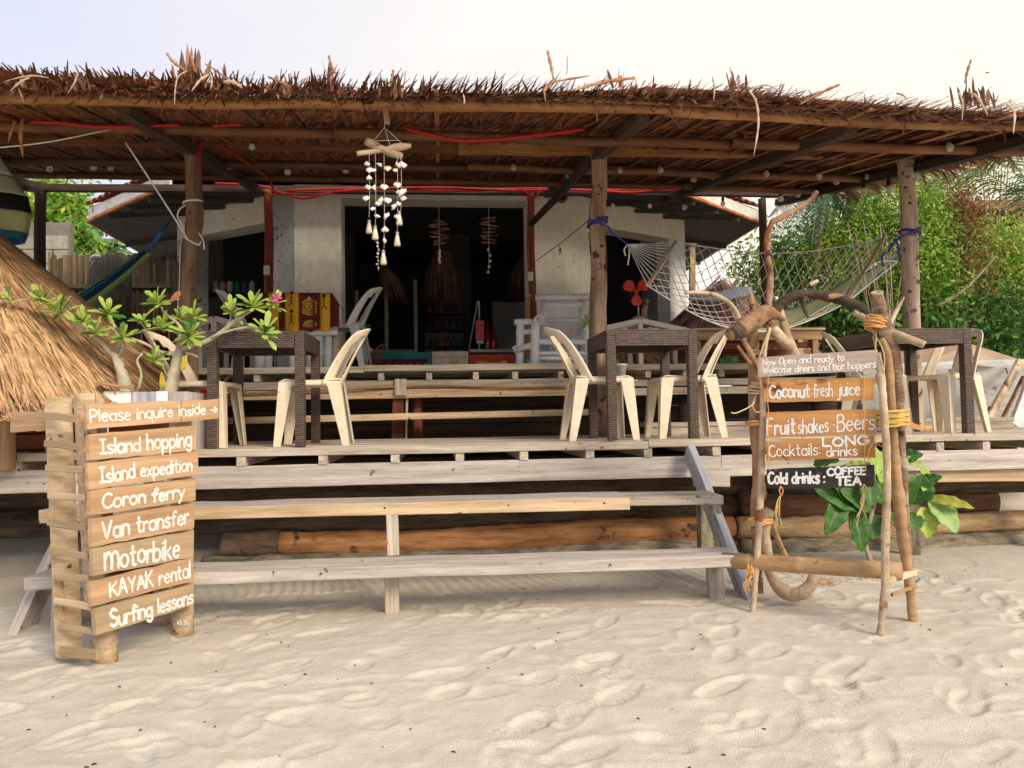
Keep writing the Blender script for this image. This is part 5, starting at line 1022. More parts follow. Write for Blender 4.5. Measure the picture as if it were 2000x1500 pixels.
rowsL = [((168, 790), (427, 779), (427, 818), (171, 838), m_pine, 'Please inquire inside >'), ((173, 849), (381, 831), (382, 880), (175, 899), m_pine, 'Island hopping'), ((171, 904), (387, 881), (387, 928), (174, 957), m_pine, 'Island expedition'),
         ((177, 958), (382, 934), (382, 977), (176, 1006), m_pine, 'Coron ferry'), ((178, 1014), (380, 982), (379, 1031), (180, 1068), m_pine, 'Van transfer'), ((181, 1071), (379, 1035), (378, 1088), (182, 1125), m_pine2, 'Motorbike'),
         ((176, 1136), (377, 1088), (378, 1135), (179, 1184), m_pine, 'KAYAK rental'), ((184, 1188), (378, 1140), (378, 1182), (189, 1240), m_pine2, 'Surfing lessons')]
spec = [(.02, .99, .27, .50, .0078), (.09, .95, .20, .56, .0095), (.09, .93, .22, .54, .0088), (.10, .87, .20, .58, .0105), (.09, .93, .22, .60, .0095), (.10, .83, .12, .72, .0105), (.16, .96, .20, .60, .0088), (.13, .99, .12, .62, .0100)]
for k, ((TL, TR, BR, BL, mt, tx), (u0, u1, v0, cap, sw)) in enumerate(zip(rowsL, spec)):
    yr = YBk if k else YBk+.13
    ob, B = board('sign_board', TL, TR, BR, BL, YA, yr, mt, sg, .02, label={5: 'darker brown board reading Motorbike', 7: 'darker brown board reading Surfing lessons'}.get(k))
    lettering(tx, B, ob, u0, u1, v0, cap, sw, gap=.14)
    if k == 0: mb = MB(); mb.hexa([B(.672, .02, .0005), B(.676, .02, .0005), B(.676, .98, .0005), B(.672, .98, .0005), B(.672, .02, .0012), B(.676, .02, .0012), B(.676, .98, .0012), B(.672, .98, .0012)]); mb.build('board_joint', m_driftd, ob)
# splinters of red-brown board behind the gaps
board('backing_board', (224, 1070), (300, 1060), (300, 1160), (230, 1170), YA+.16, YA+.36, m_redt, sg, .012); board('backing_board', (215, 830), (330, 822), (330, 860), (215, 868), YA+.2, YA+.42, m_redt, sg, .012)
P5 = W(357, 1215, YBk+.09-.052); _m = lambda u, v, o: P5+Vector((-.03+.07*u, .0, -.02+.05*v))+Vector((0, -o-.002, 0)); lettering('o,s.', _m, bpy.data.objects['activity_sign'], .1, .8, .2, .55, .0035)

# ================================================================== RIGHT: DRIFTWOOD STAND AND MENU BOARDS
ds = thing('driftwood_stand', 'tall stand of lashed driftwood branches and bamboo holding the menu boards', 'sign stand', (1.63, 3.79, 0))
DSC = {'tall_branch': 0.66, 'charred_arch': 0.78, 'stump_piece': 0.78, 'stump_face': 0.78, 'bent_branch': 0.78, 'crosspiece': 0.82, 'pale_limb': 0.78, 'charred_twig': 0.8, 'rear_leg': 0.9, 'front_leg': 0.88, 'right_leg': 0.9, 'knotted_branch': 0.9, 'side_twig': 0.85}
def db_(nm, pts, mat, n=9, jit=.08, label=None): k_ = DSC.get(nm, 1); return branch(nm, [(a, b, c, r*k_) for a, b, c, r in pts], mat, ds, n+3, jit, 8, label)
db_('front_leg', [(1469, 1203, 3.79, 7), (1478, 1100, 3.79, 7), (1486, 950, 3.78, 7.5), (1490, 800, 3.77, 7), (1492, 690, 3.77, 6), (1503, 640, 3.77, 5)], m_drift)
db_('rear_leg', [(1483, 1158, 4.0, 9), (1480, 1100, 4.0, 9), (1478, 1000, 3.95, 13), (1482, 960, 3.9, 15), (1480, 900, 3.86, 11), (1474, 800, 3.86, 13), (1472, 700, 3.86, 13), (1470, 640, 3.86, 11), (1470, 600, 3.86, 8), (1466, 574, 3.86, 5)], m_driftr)
db_('rear_leg', [(1475, 830, 3.9, 12), (1478, 900, 3.92, 10), (1486, 960, 3.92, 8)], m_bamb_or); db_('knotted_branch', [(1505, 995, 3.85, 12), (1492, 1020, 3.86, 14), (1495, 1060, 3.88, 11), (1503, 1110, 3.9, 12), (1515, 1140, 3.92, 13), (1540, 1160, 3.9, 14), (1565, 1158, 3.86, 14), (1583, 1142, 3.84, 13), (1588, 1126, 3.83, 11)], m_drift, 12)
db_('prop_stick', [(1500, 1000, 3.95, 5), (1518, 1050, 4.1, 5), (1535, 1088, 4.2, 5)], m_bamboo); db_('side_twig', [(1480, 720, 3.8, 6), (1466, 690, 3.75, 6), (1450, 660, 3.72, 5)], m_driftr); db_('side_twig', [(1484, 735, 3.8, 4), (1462, 705, 3.75, 4), (1440, 675, 3.72, 3)], m_driftr)
db_('tall_branch', [(1498, 640, 3.86, 11), (1502, 590, 3.86, 10), (1505, 530, 3.85, 9), (1500, 500, 3.84, 8), (1502, 460, 3.84, 7), (1508, 435, 3.84, 9), (1520, 428, 3.84, 9), (1550, 412, 3.83, 8), (1580, 393, 3.82, 7), (1597, 374, 3.8, 6)], m_driftr)
db_('tall_branch', [(1505, 440, 3.84, 8), (1496, 470, 3.84, 7), (1500, 520, 3.85, 7)], m_redt)
db_('pale_limb', [(1338, 572, 3.7, 4), (1365, 571, 3.72, 5), (1395, 576, 3.75, 6), (1425, 592, 3.78, 6), (1440, 615, 3.8, 7), (1448, 645, 3.8, 8)], m_drift)
db_('stump_piece', [(1425, 655, 3.68, 14), (1440, 645, 3.7, 19), (1465, 630, 3.74, 22), (1495, 612, 3.8, 19), (1520, 618, 3.84, 9), (1535, 628, 3.85, 3)], m_driftr, 12, .12)
db_('stump_face', [(1432, 652, 3.66, 15), (1446, 645, 3.68, 20)], m_driftd, 12, .1)
db_('bent_branch', [(1520, 585, 3.86, 5), (1535, 650, 3.86, 11), (1545, 680, 3.86, 13), (1558, 700, 3.86, 10), (1560, 715, 3.86, 8)][::-1], m_drift, 10); db_('bent_branch', [(1500, 630, 3.82, 12), (1525, 660, 3.82, 13), (1548, 682, 3.82, 11)], m_drift, 10)
db_('charred_arch', [(1508, 612, 3.86, 14), (1530, 590, 3.84, 13), (1560, 576, 3.8, 12), (1600, 576, 3.75, 12), (1640, 585, 3.68, 13), (1680, 603, 3.6, 13), (1710, 625, 3.55, 9), (1730, 645, 3.5, 5)], m_driftd, 12, .1)
db_('charred_twig', [(1573, 580, 3.78, 7), (1570, 600, 3.76, 5), (1578, 620, 3.74, 3)], m_driftd); db_('cut_end', [(1618, 580, 3.66, 5), (1632, 578, 3.66, 6), (1645, 577, 3.66, 3)], m_driftr)
db_('crosspiece', [(1668, 610, 3.6, 7), (1720, 638, 3.5, 8), (1760, 656, 3.42, 9), (1806, 674, 3.36, 9)], m_drift); db_('side_twig', [(1735, 640, 3.45, 5), (1748, 612, 3.45, 5), (1766, 580, 3.42, 2)], m_drift); db_('side_twig', [(1582, 556, 3.8, 5), (1598, 548, 3.78, 4)], m_drift)
db_('right_leg', [(1718, 1247, 3.32, 8), (1728, 1150, 3.34, 8), (1729, 1060, 3.36, 9), (1733, 940, 3.38, 8), (1730, 850, 3.40, 8), (1722, 750, 3.44, 8), (1715, 690, 3.48, 6)], m_drift)
db_('right_leg', [(1784, 1222, 3.50, 10), (1776, 1140, 3.50, 10), (1760, 1020, 3.48, 12), (1748, 900, 3.46, 11), (1742, 800, 3.46, 9), (1735, 700, 3.46, 8), (1722, 660, 3.46, 6)], m_bamboo)
db_('right_leg', [(1778, 1115, 3.58, 5), (1768, 1000, 3.56, 8), (1758, 860, 3.52, 11), (1752, 760, 3.50, 14), (1742, 690, 3.48, 15), (1725, 630, 3.46, 14), (1713, 576, 3.44, 12)], m_bark, 14)
cp = W(1713, 575, 3.43); mb = MB(); mb.lathe(cp, [(.026, 0), (.030, .012), (.022, .012), (.018, -.03)], 14, Vector((-.25, -.35, 1)).normalized()); mb.build('hollow_end', m_drift, ds, True)
pole('bottom_bamboo', W(1412, 1094, 3.92), W(1762, 1116, 3.38), 15*mpp(W(1412, 1094, 3.92)), 17*mpp(W(1762, 1116, 3.38)), m_bamboo, ds, nodes=.28, n=14, hollow=True)
beam('foot_brace', W(1728, 1135, 3.34), W(1784, 1118, 3.50), .03, .03, m_drift, ds); beam('foot_brace', W(1742, 1162, 3.36), W(1790, 1146, 3.52), .012, .018, m_bamboo, ds)
def lash(px, py, Y, r_px, h_px, mat, turns=7, tilt=(0, 0, 1), wr=2.0):
    c = W(px, py, Y); s = mpp(c); mb = MB(); ax = Vector(tilt).normalized(); a = ax.orthogonal().normalized(); b = ax.cross(a); pts = []
    for i in range(turns*12+1): t_ = i/12; an = 2*math.pi*t_; pts.append(c+(a*math.cos(an)+b*math.sin(an))*r_px*s*(1+.08*math.sin(i*1.3))+ax*(t_/turns-.5)*h_px*s+Vector((0, 0, .003*math.sin(i*.9))))
    mb.tube(pts, wr*s, 5); return mb.build('lashing', mat, ds, True)
lash(1741, 817, 3.46, 29, 32, M('yellow_cord', (.55, .36, .08), (.72, .50, .16), 40, rough=.7, bump=.2, rnd=0), 12, wr=2.2)
lash(1478, 826, 3.83, 20, 8, m_roper, 3); lash(1485, 1018, 3.84, 22, 10, m_roper, 4); lash(1468, 1110, 3.84, 21, 14, m_roper, 5, (1, -.6, 0)); lash(1712, 632, 3.48, 20, 26, m_roper, 6, (.3, 0, 1)); lash(1482, 760, 3.82, 18, 26, m_ropet, 5, (.2, 0, 1)); lash(1478, 690, 3.84, 16, 10, m_ropet, 3)
def cord(nm, pts, r, mat, par=ds): return cable(nm, [W(*p) for p in pts], r, mat, par, 5)
for k in range(6): cord('rope_tail', [(1468+k*2, 1120, 3.80), (1462-k*2, 1140+random.uniform(-4, 4), 3.77), (1452+random.uniform(-8, 14), 1160+random.uniform(-12, 8), 3.78)], .002, m_roper)
for k in range(5): cord('rope_tail', [(1770-20*k*.2, 820, 3.44), (1790, 830+k*2, 3.42), (1812+k*2, 838+random.uniform(-10, 10), 3.42)], .0025, m_roper)
cord('rope_loop', [(1503, 640, 3.76), (1496, 670, 3.74), (1492, 700, 3.74)], .005, m_ropet); cord('rope_loop', [(1478, 765, 3.80), (1470, 790, 3.77), (1478, 805, 3.76), (1492, 800, 3.76)], .003, m_ropet); cord('rope_loop', [(1478, 770, 3.8), (1470, 790, 3.76), (1440, 806, 3.74), (1428, 806, 3.74)], .0035, m_ropet)
cord('rope_loop', [(1705, 655, 3.5), (1712, 690, 3.48), (1718, 720, 3.48), (1709, 738, 3.5)], .004, m_roper); cord('rope_loop', [(1700, 640, 3.5), (1726, 690, 3.44), (1724, 760, 3.43)], .003, m_ropet)
for k in range(14): cord('straw_end', [(1498, 812, 3.74), (1508+k, 812+random.uniform(-12, 8), 3.72), (1516+random.uniform(-6, 8), 815+random.uniform(-15, 12), 3.72)], .0012, m_ropet)
# dried grass tuft by the foot
for k in range(16): cord('straw_end', [(1580, 1138, 3.84), (1600+k*2, 1137+random.uniform(-8, 8), 3.84), (1620+random.uniform(-10, 24), 1140+random.uniform(-5, 5), 3.84)], .0016, m_bamboo)

YL2, YR2 = 3.72, 3.46
mn = thing('hanging_menu', 'five hand-painted menu boards strung one below the other on orange twine', 'sign', W(1600, 710, 3.6))
rowsR = [((1480, 698), (1714, 683), (1714, 723), (1480, 736), m_menug, None), ((1491, 743), (1706, 737), (1706, 782), (1491, 786), m_menu, None), ((1497, 805), (1711, 799), (1711, 847), (1497, 855), m_menu, None), ((1495, 862), (1708, 850), (1709, 893), (1497, 901), m_menu, None), ((1497, 916), (1708, 908), (1708, 952), (1497, 955), m_black, 'black board reading Cold drinks COFFEE TEA')]
rowsR[1] = ((1491, 743), (1706, 737), (1706, 782), (1491, 786), m_menu, None)
BB = []
for TL, TR, BR, BL, mt, lb in rowsR: ob, B = board('menu_board', TL, TR, BR, BL, YL2, YR2, mt, mn, .014, label=lb); BB.append((ob, B))
def T_(i, *a, **k): ob, B = BB[i]; lettering(a[0], B, ob, *a[1:], **k)
T_(0, 'Now Open and ready to', .045, .73, .56, .34, .0052, gap=.15); T_(0, 'Welcome diners and bar hoppers', .045, .985, .14, .34, .0050, gap=.14)
T_(1, 'Coconut', .06, .43, .20, .58, .0075); T_(1, 'fresh', .47, .64, .20, .60, .0052); T_(1, 'juice', .69, .88, .24, .58, .0060)
T_(2, 'Fruit', .01, .27, .10, .60, .0080, gap=.2); T_(2, 'shakes :', .30, .63, .12, .56, .0058); T_(2, 'Beers', .66, .985, .18, .64, .0062, gap=.12)
T_(3, 'Cocktails:', .03, .51, .22, .58, .0055); T_(3, 'LONG', .54, .94, .60, .40, .0085, gap=.18); T_(3, 'drinks', .57, .84, .14, .44, .0055)
T_(4, 'Cold drinks', .02, .50, .26, .52, .0085, gap=.18); T_(4, ':', .535, .56, .26, .56, .0095); T_(4, 'COFFEE', .58, .92, .60, .32, .0075, gap=.16); T_(4, 'TEA', .66, .88, .13, .36, .0085, gap=.16)
for px0, Y in ((1500, 3.695), (1688, 3.475)):
    Z = [(px0, 733), (px0, 748), (px0-1, 782), (px0+1, 808), (px0, 852), (px0+1, 866), (px0+1, 898), (px0+4, 920)]
    cord('twine', [(a, b, Y) for a, b in Z], .0022, m_roper, mn)
cord('twine', [(1484, 696, 3.715), (1484, 738, 3.715), (1482, 640, 3.76)][:2]+[(1488, 760, 3.71)], .0022, m_roper, mn); cord('twine', [(1706, 725, 3.46), (1709, 780, 3.455), (1711, 850, 3.455), (1709, 940, 3.46)], .0022, m_ropet, mn)
cord('twine', [(1696, 905, 3.46), (1697, 880, 3.45), (1708, 865, 3.44), (1722, 872, 3.43)], .0028, m_roper, mn)
for cx, cy, Y in ((1525, 950, 3.66), (1688, 946, 3.47)):
    cord('twine_loop', [(cx, cy, Y), (cx-3, cy+8, Y-.01), (cx+1, cy+18, Y), (cx+4, cy+8, Y-.01), (cx, cy, Y)], .003, m_roper, mn)
    for k in range(9): cord('twine_tassel', [(cx, cy+16, Y), (cx-4+random.uniform(-5, 4), cy+36, Y), (cx-6+random.uniform(-14, 12), cy+50+random.uniform(0, 38), Y+random.uniform(-.02, .02))], .0018, random.choice([m_roper, m_ropet]), mn)
for px0, py0, px1, py1 in ((1482, 700, 1503, 640), (1710, 686, 1712, 640)): cord('twine', [(px0, py0, 3.72 if px0 < 1600 else 3.47), ((px0+px1)/2, (py0+py1)/2, 3.74 if px0 < 1600 else 3.47), (px1, py1, 3.76 if px0 < 1600 else 3.48)], .003, m_ropet, mn)
# ---- batik print: rounds and small figures, drawn as flat print on the cloth
def clp(px, py): return Vector(clothP(px, py))+Vector((0, -.006, 0))
def stroke(mb, pts, w):
    Q = [clp(*p) for p in pts]; n_ = len(Q)-1; vs = []
    for i, q in enumerate(Q): t = (Q[min(i+1, n_)]-Q[max(i-1, 0)]).normalized(); nn = Vector((-t.z, 0, t.x))*w*.5; vs += [q+nn, q-nn]
    mb.add(vs, [(2*i, 2*i+2, 2*i+3, 2*i+1) for i in range(n_)])
def circ(cx, cy, r, a0=0, a1=360, n=26): return [(cx+r*math.cos(math.radians(a0+(a1-a0)*i/n)), cy+r*math.sin(math.radians(a0+(a1-a0)*i/n))) for i in range(n+1)]
for cx, cy, rr, a0, a1 in ((604, 600, 15, 0, 360), (606, 640, 14, 190, 350), (531, 606, 11, -60, 130)):
    mb = MB()
    for r, w in ((rr, .010), (rr*.72, .006), (rr*.5, .008), (rr*.25, .012)): stroke(mb, circ(cx, cy, r, a0, a1), w)
    for k in range(14):
        a_ = a0+(a1-a0)*(k+.5)/14; stroke(mb, [(cx+rr*.76*math.cos(math.radians(a_)), cy+rr*.76*math.sin(math.radians(a_))), (cx+rr*.96*math.cos(math.radians(a_)), cy+rr*.96*math.sin(math.radians(a_)))], .006)
    if a1-a0 == 360:
        for a_ in (-90, -150, -30, 35, 145): q = (cx+rr*1.15*math.cos(math.radians(a_)), cy+rr*1.15*math.sin(math.radians(a_))); stroke(mb, circ(q[0], q[1], 2.4, n=8), .010)
    mb.build('batik_round', m_batikline, bc)['kind'] = 'stuff'
for cx, cy in ((570, 620), (570, 584), (633, 590), (516, 590)):
    mb = MB(); 
    for s in ([(cx, cy-9), (cx, cy+8)], [(cx-6, cy-2), (cx+6, cy-2)], [(cx-7, cy+3), (cx+7, cy+3)], [(cx, cy+7), (cx-6, cy+14)], [(cx, cy+7), (cx+6, cy+14)], circ(cx, cy-12, 2.6, n=8), circ(cx, cy-12, 1.2, n=6)): stroke(mb, s, .009 if len(s) > 2 else .008)
    mb.build('batik_figure', m_blackp, bc)['kind'] = 'stuff'

# ================================================================== FRANGIPANI IN ITS PLANTER
YP = 4.97
pl = thing('plank_planter', 'low planter of white and grey painted boards behind the activity sign', 'planter', (W(285, 800, YP).x, YP+.1, ZL))
for x0, x1, mt in ((203, 258, m_whitew), (258, 305, m_bluegrey), (305, 330, m_whitew), (330, 372, m_grey)):
    a_, b_ = W(x0, 765, YP-.16), W(x1, 765, YP-.16); beam('planter_board', ((a_.x+b_.x)/2, YP-.16, ZL), ((a_.x+b_.x)/2, YP-.16, a_.z), (b_.x-a_.x)-.004, .02, mt, pl, up=(0, 1, 0))
a_, b_ = W(203, 765, YP-.16), W(372, 765, YP-.16)
for k in range(4): beam('planter_board', (b_.x-.01, YP-.10+.085*k, ZL), (b_.x-.01, YP-.10+.085*k, a_.z-.01), .02, .078, m_grey, pl); beam('planter_board', (a_.x+.01, YP-.10+.085*k, ZL), (a_.x+.01, YP-.10+.085*k, a_.z-.01), .02, .078, m_grey, pl)
beam('planter_board', (a_.x, YP+.22, ZL+.17), (b_.x, YP+.22, ZL+.17), .02, .34, m_grey, pl)
mb = MB(); mb.box(((a_.x+b_.x)/2, YP+.03, a_.z-.05), (b_.x-a_.x-.05, .33, .03)); mb.build('soil', m_dark, pl)
beam('loose_bark_slab', W(190, 748, YP-.2), W(265, 757, YP-.15), .10, .02, m_bamboo, pl, jit=.008)
fp = thing('frangipani', 'stubby frangipani shrub with rosettes of bright leaves in the plank planter', 'shrub', (W(290, 760, YP).x, YP, a_.z-.03))
def fb(pts, k=5): pts = [(a, b, c, d*.78) for a, b, c, d in pts]; return branch('branch', pts, m_plum, fp, 9, .06, k)
branch('trunk', [(247, 772, YP, 13), (240, 735, YP, 11), (230, 705, YP, 9), (222, 690, YP, 7)], m_plum, fp, 12); branch('trunk', [(330, 772, YP, 15), (338, 735, YP, 12), (346, 700, YP, 9), (350, 688, YP, 8)], m_plum, fp, 12)
for pts in ([(228, 698, YP, 8), (210, 682, YP-.02, 7), (195, 665, YP-.04, 5), (180, 650, YP-.05, 3), (168, 635, YP-.05, 2)], [(224, 692, YP, 7), (232, 670, YP+.05, 5), (225, 640, YP+.08, 4), (212, 622, YP+.1, 3)], [(232, 697, YP, 5), (240, 680, YP-.05, 4), (243, 662, YP-.06, 3)],
            [(203, 672, YP, 4), (160, 640, YP+.02, 3), (130, 620, YP, 3)], [(180, 652, YP, 3), (120, 600, YP-.04, 2), (60, 585, YP, 2), (10, 592, YP, 2)], [(135, 622, YP, 3), (124, 618, YP, 3), (122, 608, YP, 2)],
            [(350, 690, YP, 9), (352, 665, YP-.03, 8), (354, 645, YP-.04, 6), (345, 630, YP-.03, 4), (322, 612, YP, 3), (314, 598, YP, 3)], [(350, 684, YP, 8), (375, 676, YP-.05, 6), (400, 668, YP-.08, 6), (430, 650, YP-.1, 5), (462, 625, YP-.12, 5), (495, 603, YP-.13, 4)],
            [(352, 668, YP, 5), (372, 655, YP-.06, 4), (376, 645, YP-.06, 4)], [(395, 668, YP-.05, 4), (430, 652, YP-.14, 3), (470, 641, YP-.18, 3), (492, 641, YP-.19, 3), (512, 650, YP-.2, 3)], [(345, 692, YP, 7), (315, 688, YP-.03, 5), (285, 672, YP-.05, 4), (255, 660, YP-.06, 3)],
            [(325, 720, YP-.03, 2.5), (310, 690, YP-.06, 2.5), (290, 650, YP-.08, 2.5), (275, 630, YP-.08, 2.5), (262, 618, YP-.08, 2)], [(270, 762, YP-.05, 3.5), (276, 730, YP-.06, 3.5), (268, 705, YP-.06, 3), (278, 690, YP-.06, 2.5)], [(356, 650, YP, 4), (345, 640, YP+.05, 3), (330, 640, YP+.05, 3), (318, 648, YP+.05, 3)],
            [(362, 690, YP-.05, 4), (375, 692, YP-.08, 3), (386, 697, YP-.1, 2)], [(440, 645, YP-.1, 4), (450, 625, YP-.05, 3), (453, 615, YP-.05, 3)]): fb(pts)
def leafmesh(name, base, d, up_, L_, w, mat, parent, curl=.3, fold=.25):
    d = Vector(d).normalized(); s = d.cross(Vector(up_)); s = s.normalized() if s.length > 1e-4 else d.orthogonal().normalized(); n_ = s.cross(d); base = Vector(base)
    def P_(u, v): k = w*(v**.75)*max(0, 1-v**5)**.5*1.15+.0015; a_ = (2*u-1); return tuple(base+d*L_*v+s*a_*k*.5+n_*(-curl*L_*v*v*.5+fold*abs(a_)*k*.5))
    mb = MB(); mb.shell(P_, 4, 7, th=.0016); return mb.build(name, mat, parent, True)
def rosette(px, py, Y, n, L_px, tilt=(0, -.4, 1), mat=None, w=.36):
    c = W(px, py, Y); s = mpp(c); ax = Vector(tilt).normalized(); a = ax.orthogonal().normalized(); b = ax.cross(a)
    for k in range(n):
        ring_ = k % 3; an = k*2.39996; sp = (.45, .95, 1.45)[ring_]; sp += random.uniform(-.25, .3); an += random.uniform(-.3, .3); d = (a*math.cos(an)+b*math.sin(an))*math.sin(sp)+ax*math.cos(sp)
        leafmesh('leaf', c+ax*.01*(2-ring_), d, ax, L_px*s*random.uniform(.55, 1.12), L_px*s*w*random.uniform(.6, 1.1), mat or (m_leaf if random.random() < .88 else m_bigl), fp, curl=.25+.2*ring_*.4)
for a_ in ((20, 588, YP, 8, 26), (88, 592, YP, 13, 34), (121, 612, YP-.03, 15, 38), (165, 632, YP-.05, 12, 30), (209, 616, YP+.1, 13, 36), (192, 655, YP-.08, 12, 32), (242, 662, YP-.08, 14, 36), (312, 597, YP-.02, 15, 38), (283, 632, YP-.08, 10, 28),
           (318, 645, YP, 13, 34), (380, 622, YP+.05, 12, 30), (370, 660, YP-.1, 17, 40), (303, 708, YP-.1, 12, 30), (453, 614, YP-.08, 10, 32), (495, 603, YP-.14, 15, 38), (517, 655, YP-.2, 12, 42), (535, 598, YP-.12, 9, 28), (355, 628, YP+.15, 8, 28)): rosette(a_[0], a_[1], a_[2], int(a_[3]*1.35), a_[4], tilt=(random.uniform(-.5, .5), -.8, 1))
for px, py, d, m_ in ((365, 690, (-.2, -.2, -1), m_leafy), (316, 725, (.1, -.2, -1), m_leafy), (330, 592, (.5, -.3, .4), m_brleaf)): leafmesh('leaf', W(px, py, YP-.12), d, (0, -1, 0), .11, .045, m_, fp)
for k in range(5): a_ = k*1.257; leafmesh('petal', W(541, 583, YP-.2), (math.cos(a_), -.4, math.sin(a_)), (0, -1, 0), .038, .018, m_pink, fp, .1, .1)

# ---- broad-leaved plant at the foot of the terrace, right
YL_ = 4.72
bp_ = thing('broad_leaf_plant', 'broad-leaved green plant growing from the sand behind the driftwood stand', 'plant', WZ(1700, 1120, 0.0))
branch('stem', [(1706, 1125, 4.6, 5), (1700, 1095, 4.65, 4.5), (1690, 1060, 4.68, 4.5), (1700, 1010, 4.7, 4.5), (1715, 960, 4.72, 4), (1735, 915, 4.74, 4), (1745, 880, 4.76, 3)], m_twig, bp_)
branch('stem', [(1715, 960, 4.72, 4), (1760, 950, 4.66, 3), (1800, 962, 4.6, 3)], m_bigl, bp_); branch('stem', [(1695, 1030, 4.68, 4), (1670, 985, 4.66, 3), (1640, 960, 4.62, 3)], m_bigl, bp_)
def pl_leaf(x0, y0, x1, y1, w, mat, Y0=4.66, Y1=4.6, face=(0, -1, .35), fold=.3, curl=.25):
    a, b = W(x0, y0, Y0), W(x1, y1, Y1); d = b-a; f_ = Vector(face); n_ = f_-d.normalized()*f_.dot(d.normalized()); s = d.cross(n_).normalized(); n_.normalize(); L_ = d.length; ww = w*mpp(a)
    def P_(u, v):
        k = ww*max(.001, math.sin(math.pi*min(1, v**.85*.98+.015)))**.75; a_ = 2*u-1; return tuple(a+d*v+s*a_*k*(1+.06*math.sin(v*19+a_*2))+n_*(fold*abs(a_)*k-curl*L_*(v*v-v)+.006*math.sin(v*26)*abs(a_)))
    mb = MB(); mb.shell(P_, 8, 16, th=.002); o = mb.build('leaf', mat, bp_, True)
    rb = MB(); pts = [Vector(P_(.5, v/10))+n_*.0 - n_*.001+Vector((0, -.0022, 0)) for v in range(11)]; rb.tube(pts, [max(.0008, .0032*(1-i/11)) for i in range(11)], 5)
    rb.build('midrib', m_biglp, o, True)
for a_ in ((1722, 890, 1718, 985, 22, m_bigl), (1700, 985, 1640, 958, 30, m_leafd), (1690, 985, 1590, 955, 30, m_bigl), (1645, 965, 1612, 1045, 22, m_leafd), (1690, 1000, 1706, 1055, 26, m_leafd), (1665, 1000, 1683, 1078, 20, m_bigl),
           (1720, 985, 1735, 905, 26, m_bigl), (1770, 960, 1785, 925, 34, m_biglp), (1780, 985, 1800, 925, 30, m_bigl), (1790, 945, 1840, 930, 12, m_bigl), (1800, 990, 1812, 1052, 23, m_leaf), (1815, 975, 1868, 1042, 24, m_biglp),
           (1812, 972, 1903, 993, 11, m_olive), (1750, 895, 1803, 888, 14, m_leafd), (1757, 895, 1808, 912, 9, m_leaf), (1770, 1000, 1790, 1035, 22, m_leafd), (1740, 1000, 1762, 1040, 20, m_leafd), (1590, 905, 1640, 900, 15, m_leafd), (1640, 925, 1700, 905, 15, m_leaf),
           (1805, 915, 1802, 960, 14, m_leaf), (1700, 870, 1722, 945, 15, m_leaf), (1660, 985, 1622, 935, 22, m_leafd), (1735, 975, 1760, 930, 22, m_bigl), (1690, 930, 1700, 990, 24, m_leafd)):
    pl_leaf(*a_, Y0=4.68+random.uniform(-.06, .06), Y1=4.6+random.uniform(-.08, .05))

# ================================================================== HAMMOCKS
hm = thing('net_hammock', 'white rope net hammock with wooden spreader bars between two posts', 'hammock', W(1500, 540, 6.1), None)
fl0, fl1 = W(1320, 472, 6.45), W(1728, 463, 6.35); nl0, nl1 = W(1265, 558, 5.75), W(1652, 592, 5.72)
beam('spreader_bar', nl0, fl0, .035, .02, m_tan, hm); beam('spreader_bar', nl1, fl1, .035, .02, m_tan, hm)
apL, apR = W(1226, 477, 6.0), W(1752, 500, 6.0)
def net(u, v):
    a, b = fl0.lerp(fl1, u), nl0.lerp(nl1, u); p = a.lerp(b, v); sg = math.sin(math.pi*u); return p+Vector((0, 0, -.30*sg*(.42+.58*v)-.24*sg*math.sin(math.pi*v)))
mb = MB(); NU, NV = 20, 7
for k in range(-NV, NU+1):
    for sgn in (1, -1):
        pts = []
        for j in range(NV*2+1):
            u = (k+j/2)/NU if sgn > 0 else (k+NV-j/2)/NU; v = j/(NV*2)
            if -.001 <= u <= 1.001: pts.append(net(u, v))
        if len(pts) > 1: mb.tube(pts, .0038, 4)
for v in (0, 1): mb.tube([net(i/30, v) for i in range(31)], .005, 5)
mb.build('netting', m_rope, hm, True)['kind'] = 'stuff'
mb = MB()
for i in range(12): t_ = i/11; mb.tube([apL, apL.lerp(fl0.lerp(nl0, t_), .5)+Vector((0, 0, -.01)), fl0.lerp(nl0, t_)], .0032, 4); mb.tube([apR, fl1.lerp(nl1, t_)], .0032, 4)
mb.build('fan_cords', m_rope, hm, True)['kind'] = 'stuff'
for pts in ([(1226, 477, 6.0), (1219, 488, 5.98), (1222, 500, 5.98)], [(1228, 478, 6.0), (1229, 496, 5.97), (1226, 518, 5.97)]): cable('loose_end', [W(*p) for p in pts], .006, m_rope, hm)
cable('hanging_rope', [W(1752, 512, 5.95), W(1710, 545, 5.85), W(1655, 590, 5.72)], .007, m_rope, hm); cable('hanging_rope', [W(1752, 510, 5.95), W(1715, 512, 5.95), W(1690, 530, 5.9)], .007, m_rope, hm)
mb = MB(); mb.shell(lambda u, v: tuple(net(.50+.42*u, .45+.5*v)+Vector((0, 0, .02+.03*math.sin(u*5)*math.sin(v*4)))), 14, 8, th=.01); tag(mb.build('cushion_cloth', M('pale_lime_cloth', (.46, .50, .24), (.60, .62, .36), 5, rough=.9, bump=.3), None, True), 'crumpled pale lime cloth lying in the net hammock', 'cloth')
br_ = thing('blue_rope_tie', 'dark blue rope tying the net hammock to the middle post', 'rope', W(1168, 432, 5.9), 'blue ropes tying the hammock')
def ringpts(px, py, Y, r, dz): c = W(px, py, Y); s = mpp(c)*r; return [tuple(c+Vector((s*math.cos(a_), s*math.sin(a_), dz*math.cos(a_)))) for a_ in [i*2*math.pi/14 for i in range(15)]]
